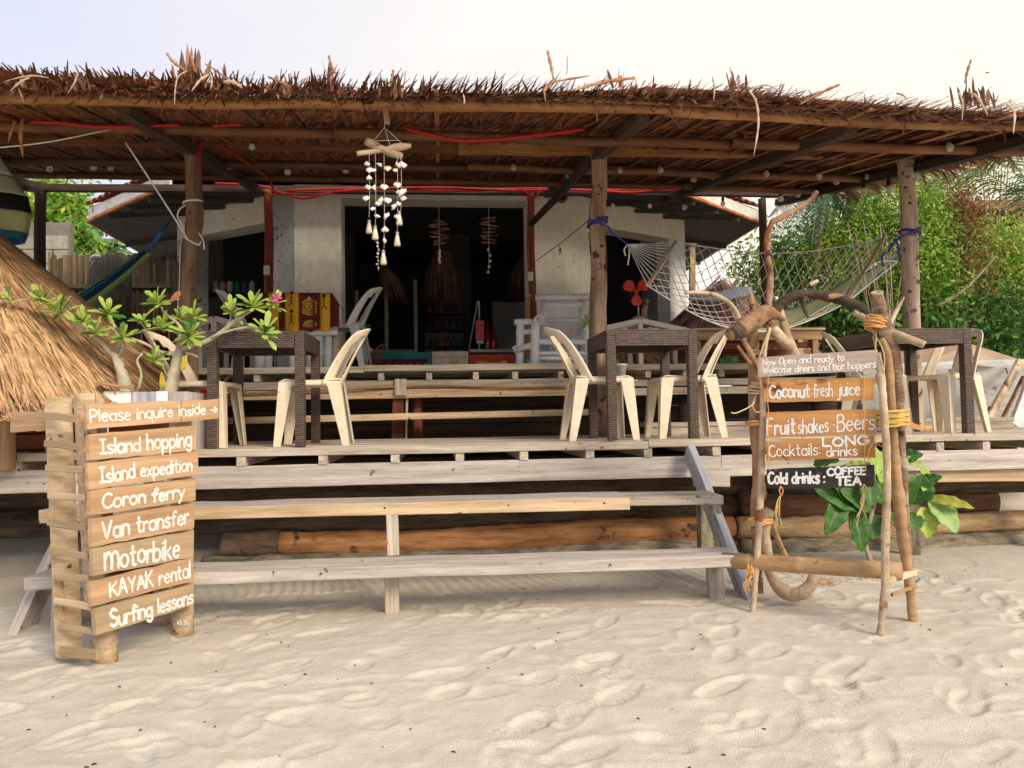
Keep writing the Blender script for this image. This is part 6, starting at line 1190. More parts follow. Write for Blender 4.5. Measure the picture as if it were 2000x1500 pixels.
cable('rope_turn', ringpts(1168, 432, 6, 18.5, .03), .009, m_ropeb, br_, 2); cable('rope_turn', ringpts(1168, 437, 6, 18.5, .02), .009, m_ropeb, br_, 2); cable('rope_end', [W(1150, 428, 5.93), W(1186, 442, 5.93), W(1196, 455, 5.95), W(1226, 477, 6.0)], .008, m_ropeb, br_)
br2 = thing('blue_rope_tie', 'dark blue rope tying the net hammock to the right post', 'rope', W(1775, 455, 5.9), 'blue ropes tying the hammock')
cable('rope_turn', ringpts(1777, 455, 6, 18.5, -.02), .010, m_ropeb, br2, 2); cable('rope_end', [W(1793, 448, 5.92), W(1765, 460, 5.90), W(1745, 474, 5.93), W(1735, 492, 5.98)], .011, m_ropeb, br2); cable('rope_end', [W(1728, 492, 5.96), W(1722, 505, 5.95), W(1726, 520, 5.95)], .009, m_ropeb, br2); cable('rope_end', [W(1752, 472, 5.9), W(1756, 495, 5.92), W(1757, 510, 5.95)], .009, m_ropeb, br2)
ch = thing('cloth_hammock', 'striped teal, navy and lime cloth hammock slung left of the house', 'hammock', W(240, 540, 8.2))
hp0 = [(140, 602, 8.2), (200, 562, 8.2), (250, 525, 8.3), (288, 492, 8.4)]
def hband(v0, v1, mat):
    q = spline([tuple(W(*p)) for p in hp0], 5); q = [Vector(a) for a in q]; n_ = len(q)-1
    def P_(u, v):
        f = u*n_; i = min(n_-1, int(f)); p = q[i].lerp(q[i+1], f-i); t = (q[i+1]-q[i]).normalized(); s = Vector((t.z, 0, -t.x)); w = .17*(1-.45*u); k = v0+(v1-v0)*v
        return tuple(p+s*(k-.5)*w*2*.55+Vector((0, -.10*math.sin(math.pi*k)+.012*math.sin(k*40), 0)))
    mb = MB(); mb.shell(P_, 14, 4, th=.004); mb.build('cloth_stripe', mat, ch, True)
for a_, b_, m_ in ((0, .28, m_hamA), (.28, .42, m_hamB), (.42, .52, m_hamA), (.52, .78, m_hamB), (.78, 1.0, m_hamC)): hband(a_, b_, m_)
e0 = W(288, 492, 8.4); e1 = W(336, 425, 9.6); mb = MB()
for k in range(14): mb.tube([e0+Vector(((k/13-.5)*.10, 0, (.5-k/13)*.10*-.6)), e0.lerp(e1, .5)+Vector(((k/13-.5)*.06, 0, (k/13-.5)*.03)), e1], .003, 4)
mb.build('hammock_cords', m_hamB, ch)['kind'] = 'stuff'

# ================================================================== WHITE BAMBOO ARMCHAIR
YC = 6.78
wc = thing('bamboo_armchair', 'white painted bamboo armchair at the edge of the upper deck', 'armchair', (W(1080, 720, YC).x, YC+.2, ZU))
def wp(nm, x0, y0, Y0, x1, y1, Y1, r, mat=m_whitew, nodes=.25, hollow=False): a, b = W(x0, y0, Y0), W(x1, y1, Y1); return pole(nm, a, b, r*mpp(a), r*mpp(b), mat, wc, nodes=nodes, n=10, hollow=hollow)
wp('front_leg', 1044, 722, YC, 1046, 630, YC, 9); wp('front_leg', 1152, 722, YC, 1148, 640, YC, 8); wp('front_leg', 1015, 722, YC+.1, 1017, 632, YC+.1, 8); wp('rear_leg', 1068, 722, YC+.55, 1063, 592, YC+.6, 7)
wp('back_post', 1062, 690, YC+.45, 1063, 588, YC+.6, 7); wp('back_post', 1136, 690, YC+.45, 1137, 588, YC+.6, 7); wp('headrest', 1046, 582, YC+.62, 1152, 580, YC+.62, 7, nodes=.4); wp('back_rail', 1062, 596, YC+.58, 1136, 596, YC+.58, 6); wp('back_rail', 1060, 626, YC+.53, 1140, 626, YC+.53, 5); wp('back_rail', 1060, 660, YC+.48, 1140, 660, YC+.48, 5)
for k in range(17):
    px = 1069+k*3.9; a_, b_ = W(px, 622, YC+.55), W(px, 599, YC+.58); beam('back_slat', a_, b_, .014, .008, m_whitew, wc, up=(0, 1, 0), n=2, jit=.001)
    a_, b_ = W(px, 658, YC+.49), W(px, 630, YC+.53); beam('back_slat', a_, b_, .014, .008, m_whitew, wc, up=(0, 1, 0), n=2, jit=.001)
wp('armrest', 1053, 625, YC-.05, 1050, 632, YC+.62, 10, hollow=True); wp('armrest', 1148, 640, YC-.05, 1144, 634, YC+.6, 8); wp('side_rail', 1005, 629, YC+.08, 1052, 628, YC+.1, 6); wp('side_rail', 1008, 652, YC+.1, 1048, 645, YC+.1, 5)
wp('seat_rail', 1040, 668, YC, 1150, 668, YC, 6); wp('seat_rail', 1040, 690, YC, 1150, 690, YC, 4); wp('seat_rail', 1008, 685, YC+.08, 1044, 672, YC, 6)
for k in range(8): a_, b_ = W(1048, 672-k*1.4, YC+.02+.06*k), W(1146, 672-k*1.4, YC+.02+.06*k); beam('seat_slat', a_, b_, .045, .012, m_whitew, wc, n=2)
wp('lower_rail', 1050, 700, YC+.02, 1148, 700, YC+.02, 4); wp('rocker', 1004, 676, YC+.1, 1018, 702, YC+.1, 5)
mb = MB(); cpv = W(1053, 625, YC-.06)
# leafy sprig tied at the post
spg = thing('leaf_sprig', 'pale yellow-green leaf sprig against the middle post', 'plant', W(1148, 640, 6.3))
for an in (0.2, 1.0, 1.9, 2.8, 3.9, 5.0): 
    c = W(1148, 630, 6.2); d = Vector((math.cos(an), -.4, math.sin(an))); leaf_o = leafmesh('leaf', c, d, (0, -1, 0), .075, .035, m_biglp, spg)
cable('sprig_stalk', [W(1148, 630, 6.2), W(1152, 642, 6.2), W(1166, 655, 6.2)], .003, m_twig, spg)

# ================================================================== GABLE STANDS, FAN, COUNTER
def gable(name, label, pxl, pxm, pxr, ytop, yl, yr, Y, mat, group):
    g = thing(name, label, 'bench', (W(pxm, 720, Y).x, Y, ZU), group); c = W(pxm, ytop, Y); l = W(pxl, yl, Y); r = W(pxr, yr, Y)
    for dy in (0, .4):
        D = Vector((0, dy, 0)); beam('sloped_bar', l+D, c+D, .04, .05, mat, g); beam('sloped_bar', c+D+Vector((.004, .003, 0)), r+D, .04, .05, mat, g)
        zb = min(l.z, r.z)-.12; k0 = Vector((c.x, Y+dy, 0)); beam('king_post', (c.x, Y+dy+.002, ZU), (c.x, Y+dy+.002, c.z-.03), .045, .035, mat, g, up=(0, 1, 0))
        for s in (-1, 1): beam('strut', (c.x+s*.02, Y+dy, zb), (c.x+s*.16, Y+dy, c.z-.07), .03, .03, mat, g, up=(0, 1, 0))
        beam('tie_bar', (l.x+.03, Y+dy+.03, zb), (r.x-.03, Y+dy+.03, zb), .03, .05, mat, g)
        for q in (l, r): beam('leg', (q.x, Y+dy+.03, ZU), (q.x, Y+dy+.03, q.z), .045, .035, mat, g, up=(0, 1, 0))
    beam('ridge_bar', (c.x, Y-.0, c.z-.045), (c.x, Y+.4, c.z-.045), .04, .03, mat, g)
    return g
m_creamw = M('cream_painted_wood', (.60, .54, .42), (.76, .71, .60), 2, G, .75, .3, .004, .06)
gable('gable_stand', 'cream wooden stand with a low gable top carrying the red fan', 1186, 1250, 1345, 626, 640, 646, 6.9, m_creamw, 'cream gable-topped stands'); gable('gable_stand', 'cream gable-topped stand glimpsed above the left table', 388, 418, 470, 622, 634, 636, 6.9, m_creamw, 'cream gable-topped stands')
fn = thing('desk_fan', 'small electric fan with three red blades on the cream gable stand', 'fan', W(1246, 622, 6.85))
fc = W(1243, 569, 6.85); s = mpp(fc)
mb = MB(); mb.lathe(W(1247, 622, 6.88), [(.055, 0), (.055, .012), (.02, .022), (.009, .03)], 16); mb.build('base', m_metal, fn, True)
mb = MB(); mb.tube([W(1247, 618, 6.88), W(1246, 575, 6.92)], .007, 8); mb.build('stem', m_metal, fn, True)
mb = MB(); mb.lathe(fc+Vector((0, .12, 0)), [(.012, 0), (.035, .015), (.04, .05), (.03, .09)], 14, Vector((0, -1, 0))); mb.build('motor', m_wire, fn, True)
for k, an in enumerate((math.radians(40), math.radians(145), math.radians(270))):
    mb = MB()
    def P_(u, v, an=an): rr = .018+.122*v; w_ = (.35+.55*math.sin(math.pi*min(1, .15+.72*v)))*(1 if v < .8 else 1-2.2*(v-.8)); a_ = an+(u-.5)*w_*1.35; return (fc.x+rr*math.cos(a_), fc.y+.022*(u-.5), fc.z+rr*math.sin(a_))
    mb.shell(P_, 8, 8, th=.003); mb.build('blade', m_fan, fn, True)
mb = MB(); mb.lathe(fc+Vector((0, .02, 0)), [(.018, 0), (.018, .03), (.008, .04)], 12, Vector((0, -1, 0))); mb.build('hub', m_red, fn, True)
mb = MB()
for yy in (-.04, .05):
    for rr in (.05, .10, .145): mb.tube([(fc.x+rr*math.cos(i*.2094), fc.y+yy*(1.4-rr*4), fc.z+rr*math.sin(i*.2094)) for i in range(31)], .0013, 4)
for k in range(20): a_ = k*math.pi/10; mb.tube([(fc.x+.03*math.cos(a_), fc.y-.052, fc.z+.03*math.sin(a_)), (fc.x+.148*math.cos(a_), fc.y, fc.z+.148*math.sin(a_))], .0009, 3)
mb.build('guard', m_wire, fn, True)
branch('short_post', [(1262, 640, 7.1, 6), (1258, 610, 7.1, 6), (1264, 585, 7.1, 5)], m_bark, None); tag(bpy.data.objects['short_post'], 'stubby bark-covered stick behind the red fan', 'stick'); bpy.data.objects['short_post'].name = 'wooden_stick'
ct = thing('wooden_counter', 'yellowish plank counter right of the house pillar', 'counter', (W(1480, 690, 7.4).x, 7.4, ZU))
a_, b_ = W(1352, 648, 7.3), W(1602, 646, 7.3)
beam('counter_top', (a_.x, 7.55, a_.z+.02), (b_.x+.02, 7.55, a_.z+.02), .62, .025, m_tan, ct, jit=.002); beam('front_rail', (a_.x, 7.28, a_.z-.045), (b_.x, 7.28, a_.z-.045), .03, .09, m_pine, ct); beam('front_rail', (a_.x, 7.33, a_.z-.14), (b_.x, 7.33, a_.z-.14), .03, .06, m_redt, ct)
for px in (1362, 1592): q = W(px, 690, 7.28); beam('leg', (q.x, 7.285, ZU), (q.x, 7.285, a_.z-.093), .06, .05, m_pine, ct, up=(0, 1, 0))
for px in (1362, 1592): q = W(px, 690, 7.28); beam('leg', (q.x+.1, 7.8, ZU), (q.x+.1, 7.8, a_.z+.0), .06, .05, m_tan, ct, up=(0, 1, 0))
for k in range(3): beam('back_panel', (a_.x, 7.82, ZU+.08+.11*k), (b_.x, 7.82, ZU+.08+.11*k), .02, .10, m_redt, ct)
lt = thing('square_post', 'square yellow upright post beside the right house pillar', 'post', (W(1352, 640, 9.6).x, 9.6, 1.2)); beam('post', W(1352, 700, 9.6), W(1352, 478, 9.6), .075, .06, m_tan, lt, up=(0, 1, 0)); beam('cap', W(1345, 478, 9.58), W(1359, 478, 9.58), .08, .03, m_tan, lt)
br3 = thing('wooden_upright', 'orange-brown wooden upright under the doorway edge beside the white armchair', 'post', (W(1036, 620, 8.1).x, 8.1, ZU)); beam('post', W(1031, 700, 8.1), W(1031, 578, 8.1), .05, .04, M('orange_wood', (.45, .18, .04), (.62, .30, .08), 2, G), br3, up=(0, 1, 0)); beam('plate', W(1026, 578, 8.08), W(1036, 578, 8.08), .05, .02, m_tan, br3)

# ---- pots
def pot(label, px, py, Y, r_px, h_px, mat, plant=None, nleaf=8, ll=.12, z=None, lm=None):
    c = W(px, py, Y); s = mpp(c); r, h = r_px*s, h_px*s; z = c.z if z is None else z; t = thing('flower_pot', label, 'flower pot', (c.x, Y, z), 'small flower pots'); mb = MB()
    mb.lathe((c.x, Y, z), [(r*.72, 0), (r*.95, h*.85), (r*1.06, h*.86), (r*1.06, h), (r*.92, h), (r*.88, h*.85)], 16); mb.build('pot', mat, t, True)
    for k in range(nleaf): an = random.uniform(0, 6.28); leafmesh('leaf', (c.x, Y, z+h*.8), (math.cos(an)*.7, math.sin(an)*.7, random.uniform(.4, 1.3)), (0, 0, 1), ll*random.uniform(.6, 1.1), ll*.22, lm or m_bigl, t, .6)
pot('small terracotta-orange pot on the rail left of the middle table leg', 1172, 740, 6.3, 9, 20, m_orange, z=1.375, nleaf=12, ll=.09)
pot('white pot with long reddish leaves beside the middle table', 1212, 742, 6.25, 13, 24, m_whitew, z=1.375, nleaf=3, ll=.12)
rl = bpy.data.objects['flower_pot.001']
for k in range(9): leafmesh('leaf', W(1212, 722, 6.25), (1, random.uniform(-.5, .1), random.uniform(-.5, .35)), (0, 0, 1), random.uniform(.14, .24), .022, m_brleaf, rl, .5)
for x_, l in ((6.3, 'narrow shelf board carrying the two small pots'),): sh = thing('pot_shelf', l, 'shelf', (W(1190, 745, x_).x, x_, 1.35)); beam('shelf_board', W(1150, 744, x_)+Vector((0, 0, 0)), W(1240, 744, x_), .16, .02, m_tan, sh); beam('shelf_bracket', W(1160, 744, 6.36)+Vector((0, 0, -.02)), W(1160, 744, 6.54)+Vector((0, 0, -.03)), .03, .04, m_tan, sh)
pot('red plastic pot in the gap left of the left table', 403, 758, 6.2, 19, 30, m_red, z=1.19, nleaf=6, ll=.2); pot('orange plastic pot behind the left table leg', 428, 752, 6.25, 9, 30, m_orange, z=1.19, nleaf=4, ll=.2, lm=m_brleaf)
pot('large red pot low behind the left chair legs', 425, 835, 6.1, 16, 60, m_red, z=ZL, nleaf=10, ll=.34, lm=m_brleaf)
sb = thing('pot_ledge', 'plank ledge under the red and orange pots', 'shelf', (W(415, 770, 6.25).x, 6.25, 1.17)); beam('shelf_board', (W(360, 770, 6.25).x, 6.25, 1.178), (W(470, 770, 6.25).x, 6.25, 1.178), .2, .022, m_tan, sb); beam('shelf_bracket', (W(415, 770, 6.3).x, 6.3, 1.14), (W(415, 770, 6.3).x, 6.54, 1.14), .03, .04, m_tan, sb)
mb = MB(); c = W(1425, 722, 7.0); 
tp = thing('green_plant', 'glossy green leaves just above the deck rail right of the middle table', 'plant', W(1425, 722, 6.7))
for an in (.3, 1.1, 1.7, 2.3, 2.9): leafmesh('leaf', W(1425, 722, 6.7), (math.cos(an), -.3, math.sin(an)), (0, -1, 0), .14, .09, m_bigl, tp, .4)

# ================================================================== WIND CHIME
YW = 4.62
wcm = thing('shell_wind_chime', 'driftwood and shell wind chime with small sand bottles hanging from the eave', 'wind chime', W(752, 245, YW))
beam('hanging_block', W(753, 208, YW-.03), W(756, 242, YW-.03), .035, .03, m_bamboo, wcm, up=(0, 1, 0))
def lw(nm, pts, r, mat): P, R_ = limb(pts, 4); mb = MB(); mb.tube(P, R_ if r is None else r, 9 if r is None else 4, True, .10 if r is None else 0); return mb.build(nm, mat, wcm, True)
lw('driftwood_stick', [(716, 276, YW-.03, 7), (727, 281, YW, 9), (745, 290, YW, 7), (765, 299, YW, 8), (785, 305, YW+.03, 6)], None, m_drift); lw('driftwood_stick', [(697, 300, YW, 5), (720, 297, YW, 5), (752, 292, YW, 5), (780, 287, YW, 8), (803, 284, YW, 4)], None, m_drift)
for a_ in ([(751, 240, YW, 1), (751, 249, YW, 1)], [(751, 249, YW, 1), (730, 275, YW, 1)], [(751, 249, YW, 1), (785, 280, YW, 1)], [(751, 249, YW, 1), (762, 285, YW, 1)], [(732, 275, YW, 1), (780, 274, YW, 1)]): lw('cord', a_, .0016, m_rope)
def shell_(c, r, an):
    mb = MB(); kind = random.random(); ph = random.uniform(0, 9)
    if kind < .45: mb.shell(lambda u, v: (c.x+r*(u-.5)*2*math.sin(math.pi*(.08+.84*v)), c.y-.4*r*math.sin(math.pi*u), c.z+r*1.2*(v-.5)+.2*r*math.sin(u*6+ph)), 6, 6, th=.004)
    else:
        pts = [c+Vector((math.cos(an)*r*(t_-.5)*2.2+.25*r*math.sin(t_*7+ph), .25*r*math.cos(t_*8), math.sin(an)*r*(t_-.5)*2.2)) for t_ in (0, .2, .45, .7, .88, 1)]; mb.tube(pts, [r*.08, r*.38, r*.66, r*.50, r*.30, r*.08], 7, True, .3)
    mb.build('shell', m_shell, wcm, True)
for px, y0, y1, ye, sh in ((721, 300, 425, 0, [(717, 320, 7), (722, 333, 9), (721, 347, 7), (719, 366, 8), (715, 388, 9), (728, 408, 6)]), (733, 296, 440, 0, [(731, 366, 7), (730, 333, 6), (738, 398, 7), (736, 422, 7), (744, 392, 9)]), (750, 300, 485, 0, [(742, 322, 7), (757, 330, 9), (750, 366, 10), (757, 392, 10), (755, 422, 9), (752, 448, 9), (751, 470, 7)]),
                        (776, 300, 450, 0, [(777, 322, 8), (786, 322, 11), (772, 333, 6), (776, 362, 10), (778, 375, 6), (770, 404, 9), (776, 424, 8)]), (783, 305, 412, 0, [(784, 377, 12), (778, 398, 7), (788, 388, 8)])):
    lw('cord', [(px, y0, YW, 1), (px+1, (y0+y1)/2, YW, 1), (px, y1, YW, 1)], .0013, m_rope)
    for sx, sy, sr in sh: c = W(sx, sy, YW-.01); shell_(c, .82*sr*mpp(c), random.uniform(0, 3.1))
for px, y0, y1 in ((721, 430, 456), (733, 440, 468), (749, 488, 517), (776, 452, 481), (780, 412, 440)):
    a_, b_ = W(px, y0, YW), W(px, y1, YW); h = a_.z-b_.z; mb = MB(); mb.lathe(b_, [(.018, 0), (.021, .008), (.017, h*.4), (.010, h*.75), (.008, h*.8)], 12); ob = mb.build('bottle', m_bottle, wcm, True)
    mb = MB(); mb.lathe(b_+Vector((0, 0, h*.8)), [(.008, 0), (.013, .003), (.013, .010), (.008, .012), (.008, .02)], 10); mb.build('bottle_neck', m_metal, ob, True)
lw('cord', [(738, 470, YW+.05, 1), (739, 530, YW+.05, 1)], .001, m_rope)
for k in range(8): c = W(738+random.uniform(-2, 3), 474+k*7, YW+.05); shell_(c, random.uniform(2, 4)*mpp(c), random.uniform(0, 3))

# ================================================================== STRING LIGHTS
sl = thing('string_lights', 'black wire string of small clear bulbs under the thatch roof', 'string lights', W(800, 320, 6.8))
def bulb(px, py, Y, par, r_=6.5, drop=True, ang=0):
    c = W(px, py, Y); s = mpp(c)*1.0; rr = r_*s; top = c+Vector((0, 0, rr*2.9)); ob = MB().lathe(c+Vector((0, 0, rr*1.0)), [(rr*.5, 0), (rr*.55, rr*.4), (rr*.5, rr*1.5), (rr*.2, rr*1.9)], 10).build('bulb_socket', m_wire, par, True)
    MB().lathe(c-Vector((0, 0, rr)), [(rr*.1, 0), (rr*.65, rr*.2), (rr, rr*.85), (rr*.85, rr*1.4), (rr*.5, rr*2.0)], 12).build('bulb', m_glass, ob, True)
    if drop: zr = rz(Y, c.x)-.03; MB().tube([top-Vector((0, 0, rr*.3)), (c.x+random.uniform(-.02, .02), Y, max(zr, top.z+.01))], .0022, 4).build('drop_wire', m_wire, par)
    return top
line = []
for px, py, Y in ((97, 330, 6.9), (183, 327, 6.9), (216, 327, 6.9), (330, 320, 6.8), (447, 325, 6.8), (562, 336, 6.9), (675, 333, 6.8), (1003, 328, 6.7), (1110, 342, 7.0), (1210, 333, 6.7), (1290, 332, 6.7), (1355, 350, 7.1), (1393, 344, 6.9), (1497, 340, 6.6), (1600, 345, 6.4)): line.append(bulb(px, py, Y, sl))
line = sorted(line, key=lambda p: p.x); lp = []
for a_, b_ in zip(line, line[1:]): lp += [tuple(a_), tuple(a_.lerp(b_, .5)+Vector((0, 0, -.03-.02*(b_-a_).length)))]
cable('wire', [Vector(p) for p in lp]+[line[-1]], .003, m_wire, sl, 3, 5)
s2_ = thing('string_lights', 'black wire string of bulbs sagging outside the right post', 'string lights', W(1690, 360, 6.0))
pts = []
for px, py, Y, r_ in ((1337, 405, 8.0, 5.5), (1197, 402, 8.0, 4.5), (1269, 403, 8.2, 4.5), (1412, 398, 8.0, 5), (1525, 388, 7.8, 6), (1558, 380, 7.6, 6), (1592, 378, 7.4, 6), (1634, 355, 6.9, 6), (1686, 375, 6.3, 7.5), (1694, 345, 6.6, 6), (1736, 371, 6.3, 7.5), (1713, 350, 6.5, 5), (1790, 345, 5.7, 8), (1854, 288, 5.2, 9)): pts.append((px, bulb(px, py, Y, s2_, r_, False)))
pts.sort(key=lambda a: a[0]); lp = []
for (pa, a_), (pb, b_) in zip(pts, pts[1:]): lp += [tuple(a_), tuple(a_.lerp(b_, .5)+Vector((0, 0, .05)))]
cable('wire', lp+[tuple(pts[-1][1])], .003, m_wire, s2_, 3, 5)
cable('wire', [pts[-1][1], W(1850, 262, 5.1)], .003, m_wire, s2_, 2, 5)
for px, Y in ((1634, 6.9), (1694, 6.6), (1736, 6.3)): a_ = [p for q, p in pts if q == px][0]; cable('drop_wire', [a_, (a_.x, Y, rz(Y, a_.x)-.02)], .0025, m_wire, s2_, 2, 4)
bulb(492, 287, 5.9, sl, 6.5, True)
s3_ = thing('string_lights', 'bulb wire slanting down from the middle post to the doorway edge', 'string lights', W(1095, 480, 6.5))
cable('wire', [W(1150, 430, 5.95), W(1095, 475, 6.6), W(1045, 512, 7.6), (W(1033, 530, 8.2))], .004, m_wire, s3_)
for px, py, Y in ((1148, 450, 5.95), (1094, 495, 6.6)): bulb(px, py, Y, s3_, 3.6, False)
for (a_, b_) in (((1148, 430, 5.95), (1148, 441, 5.95)), ((1092, 477, 6.6), (1094, 486, 6.6))): cable('drop_wire', [W(*a_), W(*b_)], .003, m_wire, s3_, 2, 4)

# ================================================================== RED CABLES
def rc(label, runs, r=.012):
    t = thing('red_cable', label, 'cable', W(*runs[0][0]), 'red cable runs under the roof')
    for q in runs: cable('cable_run', [W(*p) for p in q], r, m_cable, t)
rc('red cable sagging in a curve below the front roof beam', [[(795, 252, 5.05), (850, 265, 5.0), (895, 274, 5.0), (970, 272, 5.0), (1060, 263, 5.0), (1140, 252, 5.05)]], .014)
rc('bundle of red cables stretched along the rear roof beam', [[(560, 372, 8.22), (700, 368, 8.22), (900, 372, 8.22), (1040, 368, 8.22), (1160, 372, 8.22), (1250, 375, 8.22), (1330, 358, 8.0)], [(545, 378, 8.2), (620, 380, 8.2), (680, 372, 8.2), (850, 366, 8.2), (1000, 372, 8.2), (1100, 370, 8.2)], [(1160, 370, 8.24), (1300, 371, 8.24), (1400, 366, 8.24), (1490, 366, 8.24)], [(420, 358, 8.2), (500, 362, 8.2), (540, 372, 8.2)]], .013)
rc('red cable running down the dark left front post', [[(398, 278, 5.93), (391, 283, 5.92), (390, 310, 5.92), (389, 335, 5.92)]], .010)
rc('red cables drooping from the roof to the red left post', [[(430, 283, 5.85), (480, 315, 6.5), (525, 350, 7.5), (535, 375, 8.15)], [(520, 388, 8.22), (526, 400, 8.2), (524, 460, 8.22), (521, 518, 8.22)], [(528, 388, 8.2), (545, 375, 8.2), (590, 388, 8.2), (650, 376, 8.2)]], .012)
rc('red cable strapped down the red doorway post', [[(1034, 376, 8.22), (1040, 395, 8.2), (1042, 440, 8.22), (1040, 520, 8.22)], [(1020, 372, 8.2), (1045, 385, 8.18), (1055, 370, 8.2)]], .012)
rc('faint red cable along the front beam at the left', [[(60, 238, 5.0), (120, 240, 5.0), (200, 248, 5.0), (350, 244, 5.0)], [(415, 246, 5.0), (470, 243, 5.0)]], .010)
for px, py, lb in ((521, 528, 'small white switch box on the red left post'), (1036, 540, 'small cream switch box with black wire on the doorway post')):
    t = thing('switch_box', lb, 'switch', W(px, py, 8.22)); c = W(px, py, 8.21); MB().box(c, (.06, .03, .10)).build('box', m_plasticw, t); MB().box(c+Vector((0, -.017, .01)), (.02, .008, .035)).build('rocker', m_creamw, t)
# red rag on the left post + ropes and stick
t = thing('leaning_rod', 'thin pale rod slanting down to the left front post', 'rod', W(305, 370, 5.7)); cable('rod', [W(245, 278, 5.6), W(305, 370, 5.7), W(366, 466, 5.85)], .007, m_rope, t, 3)
wr = thing('white_rope_tie', 'white rope knotted round the left front post', 'rope', W(378, 460, 5.9))
cable('rope_turn', ringpts(377, 396, 6, 17.5, .01), .008, m_rope, wr, 2); cable('rope_loop', [W(362, 400, 5.93), (W(350, 410, 5.9)), W(347, 425, 5.9), W(356, 440, 5.9), W(360, 455, 5.9)], .006, m_rope, wr); cable('rope_loop', [W(356, 460, 5.9), W(370, 470, 5.88), W(388, 478, 5.88), W(392, 472, 5.9)], .007, m_rope, wr); cable('rope_loop', [W(388, 455, 5.9), W(397, 470, 5.88), W(399, 488, 5.88)], .006, m_rope, wr); cable('rope_loop', [W(352, 480, 5.92), W(350, 560, 5.93), W(345, 620, 5.93)], .003, m_rope, wr)

# ================================================================== THINGS INSIDE AND AT THE DOORWAY
def crate(label, x0, x1, yt, Y, bands):
    a, b = W(x0, yt, Y), W(x1, yt, Y); t = thing('painted_crate', label, 'crate', ((a.x+b.x)/2, Y+.15, ZU), 'painted crates at the doorway'); z = ZU; hh = (a.z-ZU)/sum(h for h, _ in bands)
    for h, mt in bands: MB().box(((a.x+b.x)/2, Y+.15, z+h*hh/2), (b.x-a.x-.01, .3+.004*h, h*hh-.006)).build('crate_slat', mt, t); z += h*hh
    for x in (a.x+.02, b.x-.02): MB().box((x, Y-.003, (ZU+a.z)/2), (.035, .012, a.z-ZU-.01)).build('corner_batten', bands[-1][1], t)
    return t, a, b
t, a, b = crate('teal over red painted crate left of the doorway centre', 704, 842, 688, 7.7, [(1.6, m_redp), (1, m_maroon), (1.4, m_teal)])
for k in range(9): MB().lathe((a.x+.06+k*(b.x-a.x-.12)/8, 7.705, ZU+.09), [(.014, 0), (.014, .008)], 8, Vector((0, -1, 0))).build('bottle_cap', m_rust, t)
t, a, b = crate('cream crate with yellow square in the middle of the doorway', 843, 915, 686, 7.7, [(1.1, m_redp), (1.3, m_creamp), (.9, m_creamp)]); MB().box(((a.x*.4+b.x*.6), 7.692, ZU+.10), (.09, .006, .07)).build('yellow_square', m_yellowp, t)
t, a, b = crate('red crate with yellow painted bat shapes beside the white armchair', 916, 1016, 692, 7.7, [(1.5, m_redp), (1.5, m_redp)])
for x_, w_ in ((.25, .10), (.68, .07)): MB().box((a.x+(b.x-a.x)*x_, 7.688, ZU+.10), (w_, .006, .045)).build('yellow_square', m_yellowp, t)
MB().box((a.x+(b.x-a.x)*.47, 7.688, ZU+.10), (.13, .005, .014)).build('yellow_bar', m_yellowp, t)
rk = thing('rattan_stool', 'small brown rattan stool left of the teal crate', 'stool', (W(735, 715, 7.5).x, 7.5, ZU))
for x0, y0, x1, y1 in ((718, 716, 724, 690), (724, 690, 748, 672), (748, 672, 744, 716), (720, 700, 746, 690), (722, 712, 745, 705)): cable('rattan_hoop', [W(x0, y0, 7.5), (W((x0+x1)/2, (y0+y1)/2, 7.45)), W(x1, y1, 7.5)], .008, m_redt, rk)
mb = MB()
for k in range(5): mb.tube([W(722+k*5, 695, 7.5), W(728+k*4, 715, 7.5)], .004, 4); mb.tube([W(745-k*5, 685, 7.5), W(722+k*5, 700-k, 7.48)], .004, 4)
mb.build('rattan_weave', m_redt, rk)['kind'] = 'stuff'
hsf = thing('hanging_shelf', 'white board shelf hung on two cords inside the doorway', 'shelf', W(955, 685, 10.0)); a, b = W(917, 687, 10), W(1006, 688, 10)
beam('shelf_board', (a.x, 10, a.z), (b.x, 10, a.z), .25, .045, m_creamw, hsf); cable('cord', [W(916, 683, 10), W(933, 588, 10)], .008, m_rope, hsf, 2); cable('cord', [W(936, 683, 10), W(936, 588, 10)], .012, m_rope, hsf, 2)
rx_ = thing('red_lantern', 'square red lantern hanging above the board shelf', 'lantern', W(937, 668, 9.9)); c = W(937, 646, 9.9); MB().box(c, (.11, .11, .26)).build('body', m_red, rx_); MB().box(c-Vector((0, 0, .155)), (.09, .09, .04)).build('base', m_plasticw, rx_); MB().lathe(c+Vector((0, 0, .13)), [(.03, 0), (.012, .03), (.006, .06)], 8).build('cap', m_metal, rx_)
m_rg = M('red_glass', (.35, .01, .02), rough=.1, bump=0, spec=.7)
for px, l in ((953, 'red glass bottle nearest the red lantern on the hanging shelf'), (965, 'red glass bottle right end of the hanging shelf')):
    t = thing('glass_bottle', l, 'bottle', W(px, 683, 9.95), 'red glass bottles'); c = W(px, 684, 9.95); c.z = a.z+.024; MB().lathe(c, [(.035, 0), (.04, .02), (.04, .17), (.018, .25)], 12).build('body', m_rg, t, True); MB().lathe(c+Vector((0, 0, .25)), [(.016, 0), (.016, .08), (.02, .085), (.02, .10)], 10).build('neck', m_rg, t, True)
